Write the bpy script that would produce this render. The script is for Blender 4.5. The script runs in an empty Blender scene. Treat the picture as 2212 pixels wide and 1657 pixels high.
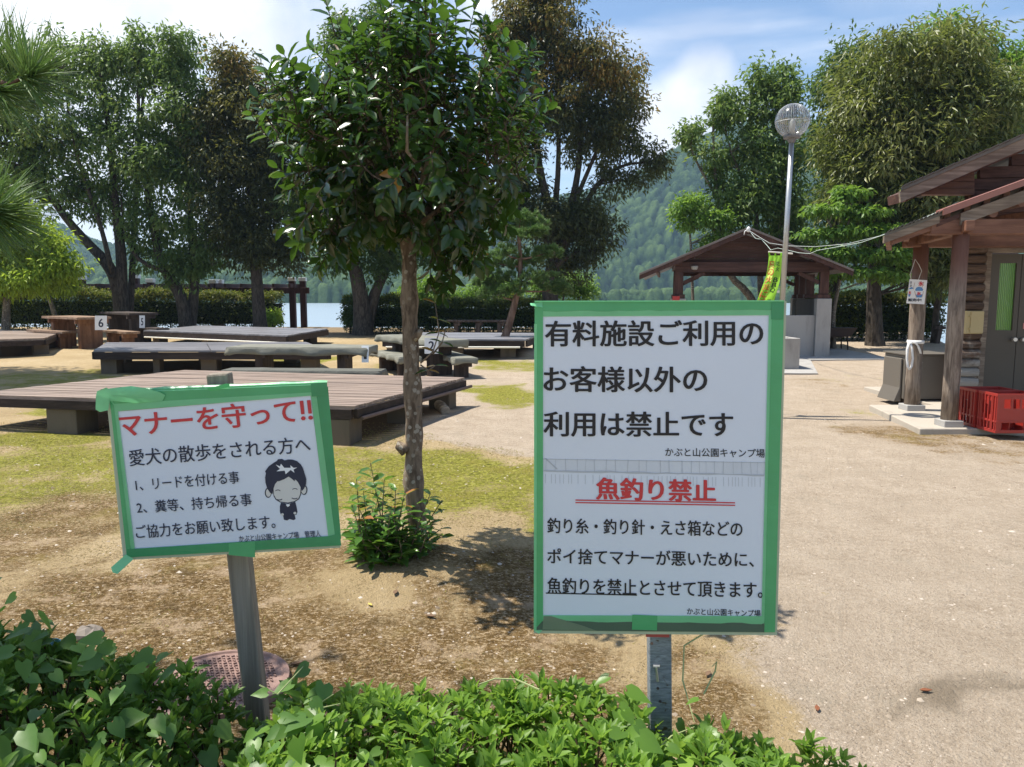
import bpy, math, random
import numpy as np
from mathutils import Vector, Matrix
random.seed(7)
SC = bpy.context.scene
COL = SC.collection

# ------------------------------------------------------------------ camera
PITCH = math.radians(6.5); FP = 1650.0; CAMZ = 1.55
cam_d = bpy.data.cameras.new('camera'); cam = bpy.data.objects.new('camera', cam_d); COL.objects.link(cam)
cam.location = (0, 0, CAMZ); cam.rotation_euler = (math.pi / 2 - PITCH, 0, 0)
cam_d.sensor_width = 36; cam_d.lens = 36 * FP / 2212
cam_d.clip_start = 0.05; cam_d.clip_end = 6000
SC.camera = cam
SC.view_settings.view_transform = 'Standard'; SC.view_settings.look = 'None'
SC.view_settings.gamma = 1; SC.view_settings.exposure = 0.66

# ------------------------------------------------------------------ light
SUN_EL = math.radians(65); SUN_AZ = math.atan2(-0.98, 0.16)      # azimuth from +Y, clockwise: sun at (-x, +y)
sun_dir = Vector((math.sin(SUN_AZ) * math.cos(SUN_EL), math.cos(SUN_AZ) * math.cos(SUN_EL), math.sin(SUN_EL)))
sl = bpy.data.lights.new('sun', 'SUN'); sl.energy = 5.0; sl.angle = math.radians(0.53); sl.color = (1.0, 0.94, 0.84)
so = bpy.data.objects.new('sun', sl); COL.objects.link(so); so.location = (-30, 12, 60)
so.rotation_euler = (-sun_dir).to_track_quat('-Z', 'Y').to_euler()

def new_world():
    w = bpy.data.worlds.new('World'); SC.world = w; w.use_nodes = True
    nt = w.node_tree; N = nt.nodes; L = nt.links
    N.clear()
    out = N.new('ShaderNodeOutputWorld'); bg = N.new('ShaderNodeBackground'); bg.inputs[1].default_value = 0.115
    sky = N.new('ShaderNodeTexSky'); sky.sky_type = 'NISHITA'; sky.sun_disc = False
    sky.sun_elevation = SUN_EL; sky.sun_rotation = SUN_AZ
    sky.air_density = 1.0; sky.dust_density = 0.25; sky.ozone_density = 2.2
    tc = N.new('ShaderNodeTexCoord')
    def math_(op, a, b=None, clamp=False):
        m = N.new('ShaderNodeMath'); m.operation = op; m.use_clamp = clamp
        for i, v in enumerate((a, b)):
            if v is None: continue
            if isinstance(v, (int, float)): m.inputs[i].default_value = v
            else: L.new(v, m.inputs[i])
        return m.outputs[0]
    def noise(vec, scale, detail, rough=0.55):
        n = N.new('ShaderNodeTexNoise'); n.inputs['Scale'].default_value = scale
        n.inputs['Detail'].default_value = detail; n.inputs['Roughness'].default_value = rough
        L.new(vec, n.inputs['Vector']); return n.outputs['Fac']
    def ramp(v, a, b):
        r = N.new('ShaderNodeMapRange'); r.interpolation_type = 'SMOOTHSTEP'
        r.inputs[1].default_value = a; r.inputs[2].default_value = b; L.new(v, r.inputs[0]); return r.outputs[0]
    gen = tc.outputs['Generated']
    warp = N.new('ShaderNodeTexNoise'); warp.inputs['Scale'].default_value = 5; warp.inputs['Detail'].default_value = 5
    L.new(gen, warp.inputs['Vector'])
    def blob(x, y, ang, amp=0.10):
        d = pix_dir(x, y)
        vm = N.new('ShaderNodeVectorMath'); vm.operation = 'MULTIPLY_ADD'
        L.new(warp.outputs['Color'], vm.inputs[0]); vm.inputs[1].default_value = (amp,) * 3
        sb = N.new('ShaderNodeVectorMath'); sb.operation = 'SUBTRACT'; L.new(gen, sb.inputs[0])
        sb.inputs[1].default_value = (amp * .5,) * 3; L.new(sb.outputs[0], vm.inputs[2])
        dt = N.new('ShaderNodeVectorMath'); dt.operation = 'DISTANCE'; L.new(vm.outputs[0], dt.inputs[0]); dt.inputs[1].default_value = d
        return ramp(dt.outputs['Value'], ang, ang * .35)
    # streaky cirrus
    mp = N.new('ShaderNodeMapping'); mp.inputs['Rotation'].default_value = (0.0, math.radians(14), 0)
    mp.inputs['Scale'].default_value = (1.3, 1.2, 9.0); L.new(gen, mp.inputs['Vector'])
    cir = ramp(noise(mp.outputs[0], 1.9, 6, .5), .43, .80)
    puffs = None
    for (x, y, a) in ((330, -30, .16), (150, 90, .20), (520, 30, .14), (640, -10, .12), (-100, 60, .2), (250, 250, .16),
                      (1490, 235, .075), (1430, 275, .08), (1530, 320, .085), (1470, 300, .08), (1080, 10, .07), (60, 420, .16), (420, 330, .14), (1120, 90, .05), (1000, 470, .08), (2000, -400, .2), (700, -500, .3)):
        b = blob(x, y, a)
        puffs = b if puffs is None else math_('MAXIMUM', puffs, b)
    tex = ramp(noise(gen, 7.0, 7, .6), .25, .62)
    cum = math_('MULTIPLY', puffs, math_('ADD', math_('MULTIPLY', tex, .5), .5))
    fac = math_('MAXIMUM', math_('MULTIPLY', cir, .72), cum, True)
    shade = ramp(noise(gen, 3.2, 4), .38, .62)
    cc = N.new('ShaderNodeMix'); cc.data_type = 'RGBA'; L.new(shade, cc.inputs['Factor'])
    cc.inputs['A'].default_value = (4.9, 5.2, 5.9, 1); cc.inputs['B'].default_value = (7.4, 7.5, 7.7, 1)
    mx = N.new('ShaderNodeMix'); mx.data_type = 'RGBA'; L.new(fac, mx.inputs['Factor'])
    L.new(sky.outputs[0], mx.inputs['A']); L.new(cc.outputs['Result'], mx.inputs['B'])
    L.new(mx.outputs['Result'], bg.inputs[0]); L.new(bg.outputs[0], out.inputs[0])

# ------------------------------------------------------------------ photo geometry -> world (pixels of a 2212 x 1657 view)
CP, SP = math.cos(PITCH), math.sin(PITCH)
def pix_dir(x, y):
    u = (x - 1106) / FP; v = (828.5 - y) / FP
    return Vector((u, CP + v * SP, -SP + v * CP)).normalized()
def at(x, y, Y):
    d = pix_dir(x, y); return Vector((0, 0, CAMZ)) + d * (Y / d.y)
def atz(x, y, z):
    d = pix_dir(x, y); return Vector((0, 0, CAMZ)) + d * ((z - CAMZ) / d.z)
def rise(Y): return 0.011 * max(0.0, Y - 12)
def ong(x, y, up=0.0):
    z = 0
    for _ in range(12):
        p = atz(x, y, z + up); z = rise(p.y)
    return Vector((p.x, p.y, z))
new_world()

# ------------------------------------------------------------------ object helpers
def origin(o):
    v = Vector((0, 0, 0))
    while o is not None: v += Vector(o.location); o = o.parent
    return v
def tag(o, label=None, cat=None, group=None, kind=None):
    if label: o['label'] = label
    if cat: o['category'] = cat
    if group: o['group'] = group
    if kind: o['kind'] = kind
    return o
def thing(name, label, cat, loc, group=None):
    o = bpy.data.objects.new(name, None); COL.objects.link(o); o.location = loc; o.empty_display_size = .1
    return tag(o, label, cat, group)
def put(name, me, parent=None, mats=()):
    o = bpy.data.objects.new(name, me); COL.objects.link(o)
    for m in mats: me.materials.append(m)
    if parent is not None: o.parent = parent
    return o
def shift(me, parent):
    if parent is not None:
        v = origin(parent)
        me.transform(Matrix.Translation(-v))
def np_mesh(name, V, F, mat, parent=None, attrs=None, smooth=False):
    """V (n,3), F (m,k) arrays -> one mesh object."""
    V = np.asarray(V, np.float64)
    if parent is not None: V = V - np.array(origin(parent))
    me = bpy.data.meshes.new(name); F = np.asarray(F, np.int32); k = F.shape[1]
    me.vertices.add(len(V)); me.vertices.foreach_set('co', V.astype(np.float32).ravel())
    me.loops.add(F.size); me.loops.foreach_set('vertex_index', F.ravel())
    me.polygons.add(len(F)); me.polygons.foreach_set('loop_start', np.arange(0, F.size, k, dtype=np.int32))
    if smooth: me.polygons.foreach_set('use_smooth', np.ones(len(F), bool))
    for an, arr in (attrs or {}).items():
        a = me.attributes.new(an, 'FLOAT', 'POINT'); a.data.foreach_set('value', np.asarray(arr, np.float32))
    me.update(calc_edges=True); me.validate()
    return put(name, me, parent, [mat] if mat else [])

class MB:
    def __init__(s): s.v = []; s.f = []; s.m = []; s.mi = 0
    def add(s, vs, fs):
        b = len(s.v); s.v += [tuple(v) for v in vs]
        for f in fs: s.f.append(tuple(i + b for i in f)); s.m.append(s.mi)
        return s
    def hexa(s, lo, hi):
        """lo, hi: four corners each (same order, counter-clockwise from above)."""
        return s.add(list(lo) + list(hi), [(3, 2, 1, 0), (4, 5, 6, 7), (0, 1, 5, 4), (1, 2, 6, 5), (2, 3, 7, 6), (3, 0, 4, 7)])
    def box(s, c, size, rz=0.0, tilt=None):
        x, y, z = (q / 2 for q in size); R = Matrix.Rotation(rz, 3, 'Z')
        if tilt is not None: R = tilt @ R
        c = Vector(c); P = [c + R @ Vector(p) for p in ((-x, -y, -z), (x, -y, -z), (x, y, -z), (-x, y, -z), (-x, -y, z), (x, -y, z), (x, y, z), (-x, y, z))]
        return s.hexa(P[:4], P[4:])
    def bar(s, a, b, w, h, up=(0, 0, 1)):
        a, b = Vector(a), Vector(b); d = (b - a).normalized(); up = Vector(up)
        r = d.cross(up)
        if r.length < 1e-4: r = d.cross(Vector((0, 1, 0)))
        r.normalize(); u = r.cross(d)
        q = [(-1, -1), (1, -1), (1, 1), (-1, 1)]
        A = [a + r * (i * w / 2) + u * (j * h / 2) for i, j in q]; B = [b + r * (i * w / 2) + u * (j * h / 2) for i, j in q]
        return s.add(A + B, [(0, 1, 2, 3), (7, 6, 5, 4), (1, 0, 4, 5), (2, 1, 5, 6), (3, 2, 6, 7), (0, 3, 7, 4)])
    def tube(s, pts, rad, n=8, cap=True):
        pts = [Vector(p) for p in pts]
        if isinstance(rad, (int, float)): rad = [rad] * len(pts)
        prev = None; rings = []
        for i, p in enumerate(pts):
            t = (pts[min(i + 1, len(pts) - 1)] - pts[max(i - 1, 0)]).normalized()
            if prev is None:
                prev = t.cross(Vector((0.3, 1, 0.2)));  prev.normalize()
            u = (prev - t * prev.dot(t)); u.normalize(); prev = u; w = t.cross(u)
            rings.append([p + (u * math.cos(2 * math.pi * k / n) + w * math.sin(2 * math.pi * k / n)) * rad[i] for k in range(n)])
        vs = [v for r in rings for v in r]; fs = []
        for i in range(len(rings) - 1):
            for k in range(n):
                a = i * n + k; b = i * n + (k + 1) % n; fs.append((a, b, b + n, a + n))
        if cap: fs.append(tuple(range(n - 1, -1, -1))); fs.append(tuple(range((len(rings) - 1) * n, len(rings) * n)))
        return s.add(vs, fs)
    def lathe(s, c, prof, n=16):
        c = Vector(c); vs = []; fs = []
        for r, z in prof:
            for k in range(n): vs.append(c + Vector((r * math.cos(2 * math.pi * k / n), r * math.sin(2 * math.pi * k / n), z)))
        for i in range(len(prof) - 1):
            for k in range(n):
                a = i * n + k; b = i * n + (k + 1) % n; fs.append((a, b, b + n, a + n))
        fs.append(tuple(range(n - 1, -1, -1))); fs.append(tuple(range((len(prof) - 1) * n, len(prof) * n)))
        return s.add(vs, fs)
    def prism(s, poly, d):
        """closed polygon (list of points) pushed along vector d."""
        n = len(poly); a = [Vector(p) for p in poly]; b = [p + Vector(d) for p in a]
        return s.add(a + b, [tuple(range(n - 1, -1, -1)), tuple(range(n, 2 * n))] + [(i, (i + 1) % n, (i + 1) % n + n, i + n) for i in range(n)])
    def build(s, name, mat, parent=None, bevel=0, smooth=False, sub=0):
        me = bpy.data.meshes.new(name); off = origin(parent) if parent is not None else Vector()
        me.from_pydata([tuple(Vector(v) - off) for v in s.v], [], s.f)
        mats = mat if isinstance(mat, (list, tuple)) else [mat]
        o = put(name, me, parent, mats)
        for p, mi in zip(me.polygons, s.m): p.material_index = mi
        import bmesh
        bm = bmesh.new(); bm.from_mesh(me); bmesh.ops.recalc_face_normals(bm, faces=bm.faces); bm.to_mesh(me); bm.free()
        if smooth:
            for p in me.polygons: p.use_smooth = True
        if bevel:
            b = o.modifiers.new('edge', 'BEVEL'); b.width = bevel; b.segments = 2; b.limit_method = 'ANGLE'
        if sub:
            b = o.modifiers.new('sub', 'SUBSURF'); b.levels = sub; b.render_levels = sub
        return o
def copy_tree(o, parent=None):
    c = o.copy(); COL.objects.link(c)
    if parent is not None: c.parent = parent
    for ch in list(o.children): copy_tree(ch, c)
    return c

# ------------------------------------------------------------------ materials
class Mat:
    def __init__(s, name):
        s.m = bpy.data.materials.new(name); s.m.use_nodes = True; s.nt = s.m.node_tree; s.N = s.nt.nodes; s.L = s.nt.links
        s.p = s.N['Principled BSDF']; s.out = s.N['Material Output']
        s._c = None
    def coord(s):
        if s._c is None: s._c = s.N.new('ShaderNodeTexCoord')
        return s._c.outputs['Object']
    def mapped(s, scale, rot=(0, 0, 0)):
        m = s.N.new('ShaderNodeMapping'); m.inputs['Scale'].default_value = scale; m.inputs['Rotation'].default_value = rot
        s.L.new(s.coord(), m.inputs['Vector']); return m.outputs[0]
    def noise(s, scale, detail=5, rough=.55, vec=None, dist=0):
        n = s.N.new('ShaderNodeTexNoise'); n.inputs['Scale'].default_value = scale; n.inputs['Detail'].default_value = detail
        n.inputs['Roughness'].default_value = rough; n.inputs['Distortion'].default_value = dist
        s.L.new(vec if vec is not None else s.coord(), n.inputs['Vector']); return n.outputs['Fac']
    def voro(s, scale, feat='F1', vec=None, out='Distance'):
        n = s.N.new('ShaderNodeTexVoronoi'); n.feature = feat; n.inputs['Scale'].default_value = scale
        s.L.new(vec if vec is not None else s.coord(), n.inputs['Vector']); return n.outputs[out]
    def attr(s, name):
        n = s.N.new('ShaderNodeAttribute'); n.attribute_name = name; return n.outputs['Fac']
    def math(s, op, a, b=None, clamp=False):
        m = s.N.new('ShaderNodeMath'); m.operation = op; m.use_clamp = clamp
        for i, v in enumerate((a, b)):
            if v is None: continue
            if isinstance(v, (int, float)): m.inputs[i].default_value = v
            else: s.L.new(v, m.inputs[i])
        return m.outputs[0]
    def step(s, v, a, b):
        r = s.N.new('ShaderNodeMapRange'); r.interpolation_type = 'SMOOTHSTEP'
        r.inputs[1].default_value = a; r.inputs[2].default_value = b; s.L.new(v, r.inputs[0]); return r.outputs[0]
    def ramp(s, v, *stops):
        r = s.N.new('ShaderNodeValToRGB'); e = r.color_ramp.elements
        e[0].position, e[0].color = stops[0][0], (*stops[0][1], 1); e[1].position, e[1].color = stops[-1][0], (*stops[-1][1], 1)
        for q, c in stops[1:-1]: k = e.new(q); k.color = (*c, 1)
        s.L.new(v, r.inputs[0]); return r.outputs[0]
    def mix(s, f, a, b, mode='MIX'):
        m = s.N.new('ShaderNodeMix'); m.data_type = 'RGBA'; m.blend_type = mode
        for k, v in (('Factor', f), ('A', a), ('B', b)):
            if isinstance(v, tuple): m.inputs[k].default_value = (*v, 1)
            elif isinstance(v, (int, float)): m.inputs[k].default_value = v
            else: s.L.new(v, m.inputs[k])
        return m.outputs['Result']
    def color(s, c):
        if isinstance(c, tuple): s.p.inputs['Base Color'].default_value = (*c, 1)
        else: s.L.new(c, s.p.inputs['Base Color'])
        return s
    def rough(s, r, spec=.5):
        if isinstance(r, (int, float)): s.p.inputs['Roughness'].default_value = r
        else: s.L.new(r, s.p.inputs['Roughness'])
        s.p.inputs['Specular IOR Level'].default_value = spec; return s
    def bump(s, h, strength=.4, dist=.01):
        b = s.N.new('ShaderNodeBump'); b.inputs['Strength'].default_value = strength; b.inputs['Distance'].default_value = dist
        s.L.new(h, b.inputs['Height']); s.L.new(b.outputs[0], s.p.inputs['Normal']); return s
    def transl(s, col, fac):
        t = s.N.new('ShaderNodeBsdfTranslucent'); mx = s.N.new('ShaderNodeMixShader'); mx.inputs[0].default_value = fac
        if isinstance(col, tuple): t.inputs[0].default_value = (*col, 1)
        else: s.L.new(col, t.inputs[0])
        s.L.new(s.p.outputs[0], mx.inputs[1]); s.L.new(t.outputs[0], mx.inputs[2]); s.L.new(mx.outputs[0], s.out.inputs['Surface']); return s

def wood(name, c1, c2, axis='x', grain=22, rough=.75, stain=None, bump=.35, spec=.3):
    m = Mat(name); k = 1.6
    sc = {'x': (k, grain, grain), 'y': (grain, k, grain), 'z': (grain, grain, k)}[axis]
    v = m.mapped(sc); g = m.noise(1, 7, .62, v, .6); big = m.noise(1.7, 4)
    c = m.mix(m.step(g, .3, .7), c1, c2)
    c = m.mix(m.math('MULTIPLY', m.step(big, .45, .75), .55), c, stain or tuple(q * .55 for q in c1))
    bs = {'x': (.12, 7, 7), 'y': (7, .12, 7), 'z': (7, 7, .12)}[axis]; bd = m.noise(1, 2, .5, m.mapped(bs)); c = m.mix(m.step(bd, .35, .68), m.mix(.42, c, tuple(q * .5 for q in c1)), c)
    m.color(c).rough(rough, spec).bump(g, bump, .006); return m.m
def plain(name, c, rough=.6, spec=.5, var=.15, scale=6, bump=0, metal=0, bscale=60):
    m = Mat(name); n = m.noise(scale, 6, .6)
    m.color(m.mix(n, tuple(q * (1 - var) for q in c), tuple(min(1, q * (1 + var)) for q in c))).rough(rough, spec)
    if bump: m.bump(m.noise(bscale, 4), bump, .004)
    m.p.inputs['Metallic'].default_value = metal; return m.m
def concrete(name, c=(.42, .40, .37), dark=(.2, .19, .17)):
    m = Mat(name); v = m.mapped((3, 3, .7)); st = m.noise(1.2, 6, .65, v); fine = m.noise(45, 5, .7)
    col = m.mix(m.step(st, .48, .8), c, dark); col = m.mix(m.math('MULTIPLY', fine, .35), col, tuple(q * .6 for q in c))
    m.color(col).rough(.9, .25).bump(fine, .35, .006); return m.m
def leafy(name, dark, mid, hi, special, trans=.35, tcol=None, rough=.42, spec=.5):
    m = Mat(name); t = m.attr('tint')
    c = m.ramp(t, (0, dark), (.45, mid), (.78, hi), (1.0, special))
    m.color(c).rough(rough, spec)
    tc = m.mix(.5, c, tcol or tuple(min(1, q * 2.2) for q in hi)); m.transl(tc, trans); return m.m
def bark(name, c1, c2, lichen=None, scale=14):
    m = Mat(name); v = m.mapped((scale, scale, scale * .28)); n = m.noise(1, 7, .65, v, .8)
    c = m.mix(m.step(n, .35, .65), c1, c2)
    if lichen:
        d = m.voro(26); bl = m.step(m.math('ADD', d, m.math('MULTIPLY', m.noise(40, 4), .3)), .50, .42)
        sel = m.step(m.noise(5, 3), .42, .56)
        c = m.mix(m.math('MULTIPLY', bl, m.math('MULTIPLY', sel, .85)), c, lichen)
    m.color(c).rough(.9, .2).bump(n, .7, .012); return m.m

# ------------------------------------------------------------------ foliage helpers
RNG = np.random.default_rng(11)
def unit(a): return a / np.maximum(np.linalg.norm(a, axis=1, keepdims=True), 1e-9)
T_LOW = (np.array([(0, 0, 0), (.42, .5, .10), (1, 0, -.06), (.42, -.5, .10)]), np.array([(0, 1, 2), (0, 2, 3)]))
T_MID = (np.array([(0, 0, 0), (.22, .36, .07), (.22, 0, .0), (.22, -.36, .07), (.58, .46, .06), (.58, 0, -.02), (.58, -.46, .06), (.86, .22, .0), (.86, 0, -.06), (.86, -.22, .0), (1.02, 0, -.12)]),
         np.array([(0, 2, 1), (0, 3, 2), (1, 2, 5), (1, 5, 4), (2, 3, 6), (2, 6, 5), (4, 5, 8), (4, 8, 7), (5, 6, 9), (5, 9, 8), (7, 8, 10), (8, 9, 10)]))
T_HEART = (np.array([(0.06, 0, 0), (-.08, .22, .05), (.10, .46, .09), (.38, .46, .06), (.70, .22, -.01), (1.0, 0, -.10), (.70, -.22, -.01), (.38, -.46, .06), (.10, -.46, .09), (-.08, -.22, .05), (.38, 0, 0), (.70, 0, -.04)]),
           np.array([(0, 1, 2), (0, 2, 10), (10, 2, 3), (10, 3, 4), (10, 4, 11), (11, 4, 5), (0, 8, 9), (0, 10, 8), (10, 7, 8), (10, 6, 7), (10, 11, 6), (11, 5, 6)]))
def leaf_obj(name, P, D, Nn, Ln, Wd, tint, mat, parent=None, T=T_LOW, smooth=True):
    P = np.asarray(P); D = unit(np.asarray(D)); S = unit(np.cross(D, Nn)); U = np.cross(S, D)
    tv, tf = T; n, k = len(P), len(tv)
    Ln = np.broadcast_to(Ln, n)[:, None, None]; Wd = np.broadcast_to(Wd, n)[:, None, None]
    V = P[:, None, :] + D[:, None, :] * Ln * tv[None, :, :1] + S[:, None, :] * Wd * tv[None, :, 1:2] + U[:, None, :] * Ln * tv[None, :, 2:]
    F = (tf[None] + (np.arange(n) * k)[:, None, None]).reshape(-1, 3)
    return np_mesh(name, V.reshape(-1, 3), F, mat, parent, {'tint': np.repeat(np.clip(tint, 0, 1), k)}, smooth)
def rand_dirs(n):
    v = RNG.normal(size=(n, 3)); return unit(v)
# ------------------------------------------------------------------ the setting: ground, lake, hills, haze
def sstep(v, a, b):
    t = np.clip((v - a) / (b - a), 0, 1); return t * t * (3 - 2 * t)
def vnoise(x, y, s, seed=0):
    """smooth value noise on arrays."""
    x = x / s; y = y / s; xi = np.floor(x).astype(int); yi = np.floor(y).astype(int); fx = x - xi; fy = y - yi
    fx = fx * fx * (3 - 2 * fx); fy = fy * fy * (3 - 2 * fy)
    def h(a, b):
        v = np.sin(a * 127.1 + b * 311.7 + seed * 74.7) * 43758.5453; return v - np.floor(v)
    return (h(xi, yi) * (1 - fx) + h(xi + 1, yi) * fx) * (1 - fy) + (h(xi, yi + 1) * (1 - fx) + h(xi + 1, yi + 1) * fx) * fy
TREE = ong(905, 1215); PINE = ong(1090, 768)
def shore(x, y):
    bx = np.where(y > 23.3, 13.3 + (y - 23.3) * .38, 13.3 + (23.3 - y) * 1.5)
    return np.minimum(33.0 + .4 * np.sin(x * .5) - y, (bx - x) * .9)
def gheight(x, y):
    z = 0.011 * np.clip(y - 12, 0, 30)
    near = np.clip((40 - np.hypot(x, y)) / 20, 0, 1)
    z = z + near * ((vnoise(x, y, 1.7) - .5) * .035 + (vnoise(x, y, .45, 3) - .5) * .014)
    z += .10 * np.exp(-((x - TREE.x) ** 2 + ((y - TREE.y) * 1.0) ** 2) / .42)
    z += .22 * np.exp(-(((x - PINE.x - .3) / 1.0) ** 2 + (y - PINE.y) ** 2) / 1.1)
    s = shore(x, y)
    return np.where(s > 0, z, z - np.clip(-s * 1.3, 0, 2.6))
def gz(x, y): return float(gheight(np.array([x]), np.array([y]))[0])
def dense(a, b, st, out, grow=1.25):
    mid = list(np.arange(a, b + st / 2, st)); lo = []; hi = []; d = st; v = a
    while v > out[0]: d *= grow; v -= d; lo.append(v)
    d = st; v = b
    while v < out[1]: d *= grow; v += d; hi.append(v)
    return np.array(lo[::-1] + mid + hi)
def make_ground():
    xs = dense(-16, 17, .13, (-900, 900), 1.22); ys = np.concatenate([dense(1.2, 13, .1, (-300, 13.2), 1.3)[:-1], np.arange(13.2, 37, .3), dense(38, 40, 1, (38, 1500), 1.4)])
    ys = np.unique(ys); X, Y = np.meshgrid(xs, ys); Z = gheight(X, Y)
    xb = np.interp(Y, [0, 2.5, 3.4, 4.5, 6, 7.2, 8.2, 9, 10.5, 12], [.5, .80, 1.16, 1.32, 1.0, .3, -.8, -1.3, -1.8, -2])
    wob = (vnoise(X, Y, .8, 5) - .5) * .9 + (vnoise(X, Y, .25, 6) - .5) * .4
    path = sstep(X - xb + wob * .55, -.22, .38)
    moss = np.zeros_like(X); brown = np.zeros_like(X); SO = np.zeros_like(X); DP = np.zeros_like(X)
    def ell(arr, x0, x1, y0, y1, amp, wobk=.8):
        a = ong(x0, y1); b = ong(x1, y1); c = ong((x0 + x1) / 2, y0); cy = (c.y + a.y) / 2
        k = c.y / a.y; cx = ((a.x + b.x) / 2) * (1 + k) / 2; rx = abs(b.x - a.x) / 2 * (1 + k) / 2; ry = abs(c.y - a.y) / 2
        d = np.sqrt(((X - cx) / rx) ** 2 + ((Y - cy) / ry) ** 2) + wob * wobk
        np.maximum(arr, amp * sstep(d, 1.25, .55), out=arr)
    for e in ((-500, 1350, 948, 1165, .76), (700, 1230, 955, 1125, .95), (-200, 260, 1000, 1120, .72), (985, 1200, 824, 876, .95), (-60, 260, 932, 964, 1.0), (-80, 250, 955, 1120, .75), (40, 230, 872, 902, .9), (1000, 1200, 776, 806, .75),
              (560, 730, 766, 800, .9), (-50, 420, 790, 850, .62), (780, 900, 780, 800, .7), (1880, 1990, 880, 960, .4), (1100, 1300, 1090, 1200, .55), (1690, 1900, 800, 835, .25), (-300, 240, 640, 790, .2)):
        ell(moss, *e)
    for e in ((-300, 1500, 1150, 1760, .95), (960, 1320, 1190, 1330, 1.0), (-80, 320, 1040, 1260, .8), (1850, 2350, 905, 1020, .62), (1380, 1650, 1330, 1600, .95), (1900, 2080, 1440, 1530, .35), (1690, 1760, 1366, 1500, .5),
              (1960, 2212, 755, 800, .3), (1690, 1830, 815, 850, .4)):
        ell(brown, *e)
    for q in PLAT_SOIL_SHADE:
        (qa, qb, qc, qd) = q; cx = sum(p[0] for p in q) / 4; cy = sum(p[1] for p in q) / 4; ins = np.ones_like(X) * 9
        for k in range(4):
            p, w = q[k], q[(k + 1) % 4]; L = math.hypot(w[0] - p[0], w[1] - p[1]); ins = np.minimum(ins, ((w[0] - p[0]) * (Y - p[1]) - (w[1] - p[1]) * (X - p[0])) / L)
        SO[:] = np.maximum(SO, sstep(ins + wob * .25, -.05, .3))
    for e in ((1962, 2075, 1468, 1536, .9), (2000, 2260, 1452, 1496, .7), (1990, 2040, 1545, 1568, .6), (1905, 1960, 1528, 1556, .5), (2050, 2300, 1380, 1410, .35), (1720, 2250, 1210, 1240, .28), (1700, 2212, 1010, 1030, .3), (1690, 2100, 1090, 1110, .22)): ell(DP, *e)
    moss *= 1 - .85 * sstep(path, .5, 1.0) * (Y < 7); back_mask = sstep(Y, 22, 29) * sstep(-np.abs(X), -30, -6)
    bare = ong(820, 1270); brown = brown * (1 - .62 * np.exp(-(((X - bare.x) / .62) ** 2 + ((Y - bare.y) / .42) ** 2) ** 1.2))
    brown = brown * (1 - path * .85 * (X > .5) * (Y < 5))
    n, m = X.shape
    V = np.stack([X, Y, Z], -1).reshape(-1, 3)
    i = np.arange(n - 1)[:, None] * m + np.arange(m - 1)[None]; F = np.stack([i, i + 1, i + m + 1, i + m], -1).reshape(-1, 4)
    M = Mat('ground'); pa, mo, br, du = M.attr('path'), M.attr('moss'), M.attr('brown'), M.attr('back_brown')
    n1 = M.noise(3.2, 8, .66); n2 = M.noise(26, 7, .7); n3 = M.noise(95, 4, .7); big = M.noise(.55, 5, .6)
    stretch = M.mapped((42, 60, 42)); n4 = M.noise(1, 5, .7, stretch); n0 = M.noise(.9, 6, .65)
    peb = M.voro(62, out='Color'); pebd = M.voro(62); 
    def pert(v, k=.9): return M.math('ADD', v, M.math('ADD', M.math('MULTIPLY', M.math('SUBTRACT', n1, .5), k), M.math('ADD', M.math('MULTIPLY', M.math('SUBTRACT', n2, .5), k * 1.1), M.math('MULTIPLY', M.math('SUBTRACT', n0, .5), k * .9))))
    sand = M.ramp(M.math('ADD', M.math('MULTIPLY', big, .5), M.math('MULTIPLY', n2, .5)), (.34, (.35, .265, .15)), (.5, (.47, .37, .22)), (.64, (.57, .47, .32)))
    gravel = M.ramp(M.math('ADD', M.math('MULTIPLY', n1, .45), M.math('MULTIPLY', n2, .55)), (.36, (.37, .305, .235)), (.5, (.47, .395, .315)), (.62, (.55, .475, .39)))
    gravel = M.mix(M.step(M.noise(1.1, 6, .7), .56, .72), gravel, (.40, .345, .275))
    n5 = M.noise(150, 3, .75); sp = M.math('ADD', M.math('MULTIPLY', n3, .6), M.math('MULTIPLY', n5, .4)); gravel = M.mix(M.math('MULTIPLY', M.step(sp, .53, .64), .7), gravel, (.17, .135, .10)); gravel = M.mix(M.math('MULTIPLY', M.step(sp, .46, .36), .6), gravel, (.72, .66, .57)); sand = M.mix(M.math('MULTIPLY', M.step(sp, .54, .66), .5), sand, (.19, .14, .08))
    base = M.mix(M.step(pert(pa, .5), .35, .7), sand, gravel)
    mossc = M.ramp(n2, (.36, (.085, .095, .010)), (.5, (.23, .238, .030)), (.62, (.39, .385, .085)))
    mossc = M.mix(M.math('MULTIPLY', M.step(n4, .54, .66), .8), mossc, (.46, .38, .19)); mossc = M.mix(M.math('MULTIPLY', M.step(n3, .56, .66), .6), mossc, (.055, .05, .010)); mossc = M.mix(M.math('MULTIPLY', M.step(M.noise(2.3, 6, .7), .50, .64), .75), mossc, (.25, .23, .045))
    c = M.mix(M.step(pert(mo, 1.3), .32, .80), base, mossc)
    brc = M.ramp(n2, (.34, (.07, .042, .015)), (.5, (.16, .10, .034)), (.66, (.30, .21, .10)))
    brc = M.mix(M.step(n4, .50, .62), brc, (.50, .39, .25)); brc = M.mix(M.math('MULTIPLY', M.step(sp, .53, .62), .8), brc, (.06, .038, .014)); brc = M.mix(M.math('MULTIPLY', M.step(sp, .45, .37), .7), brc, (.62, .50, .36))
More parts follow.
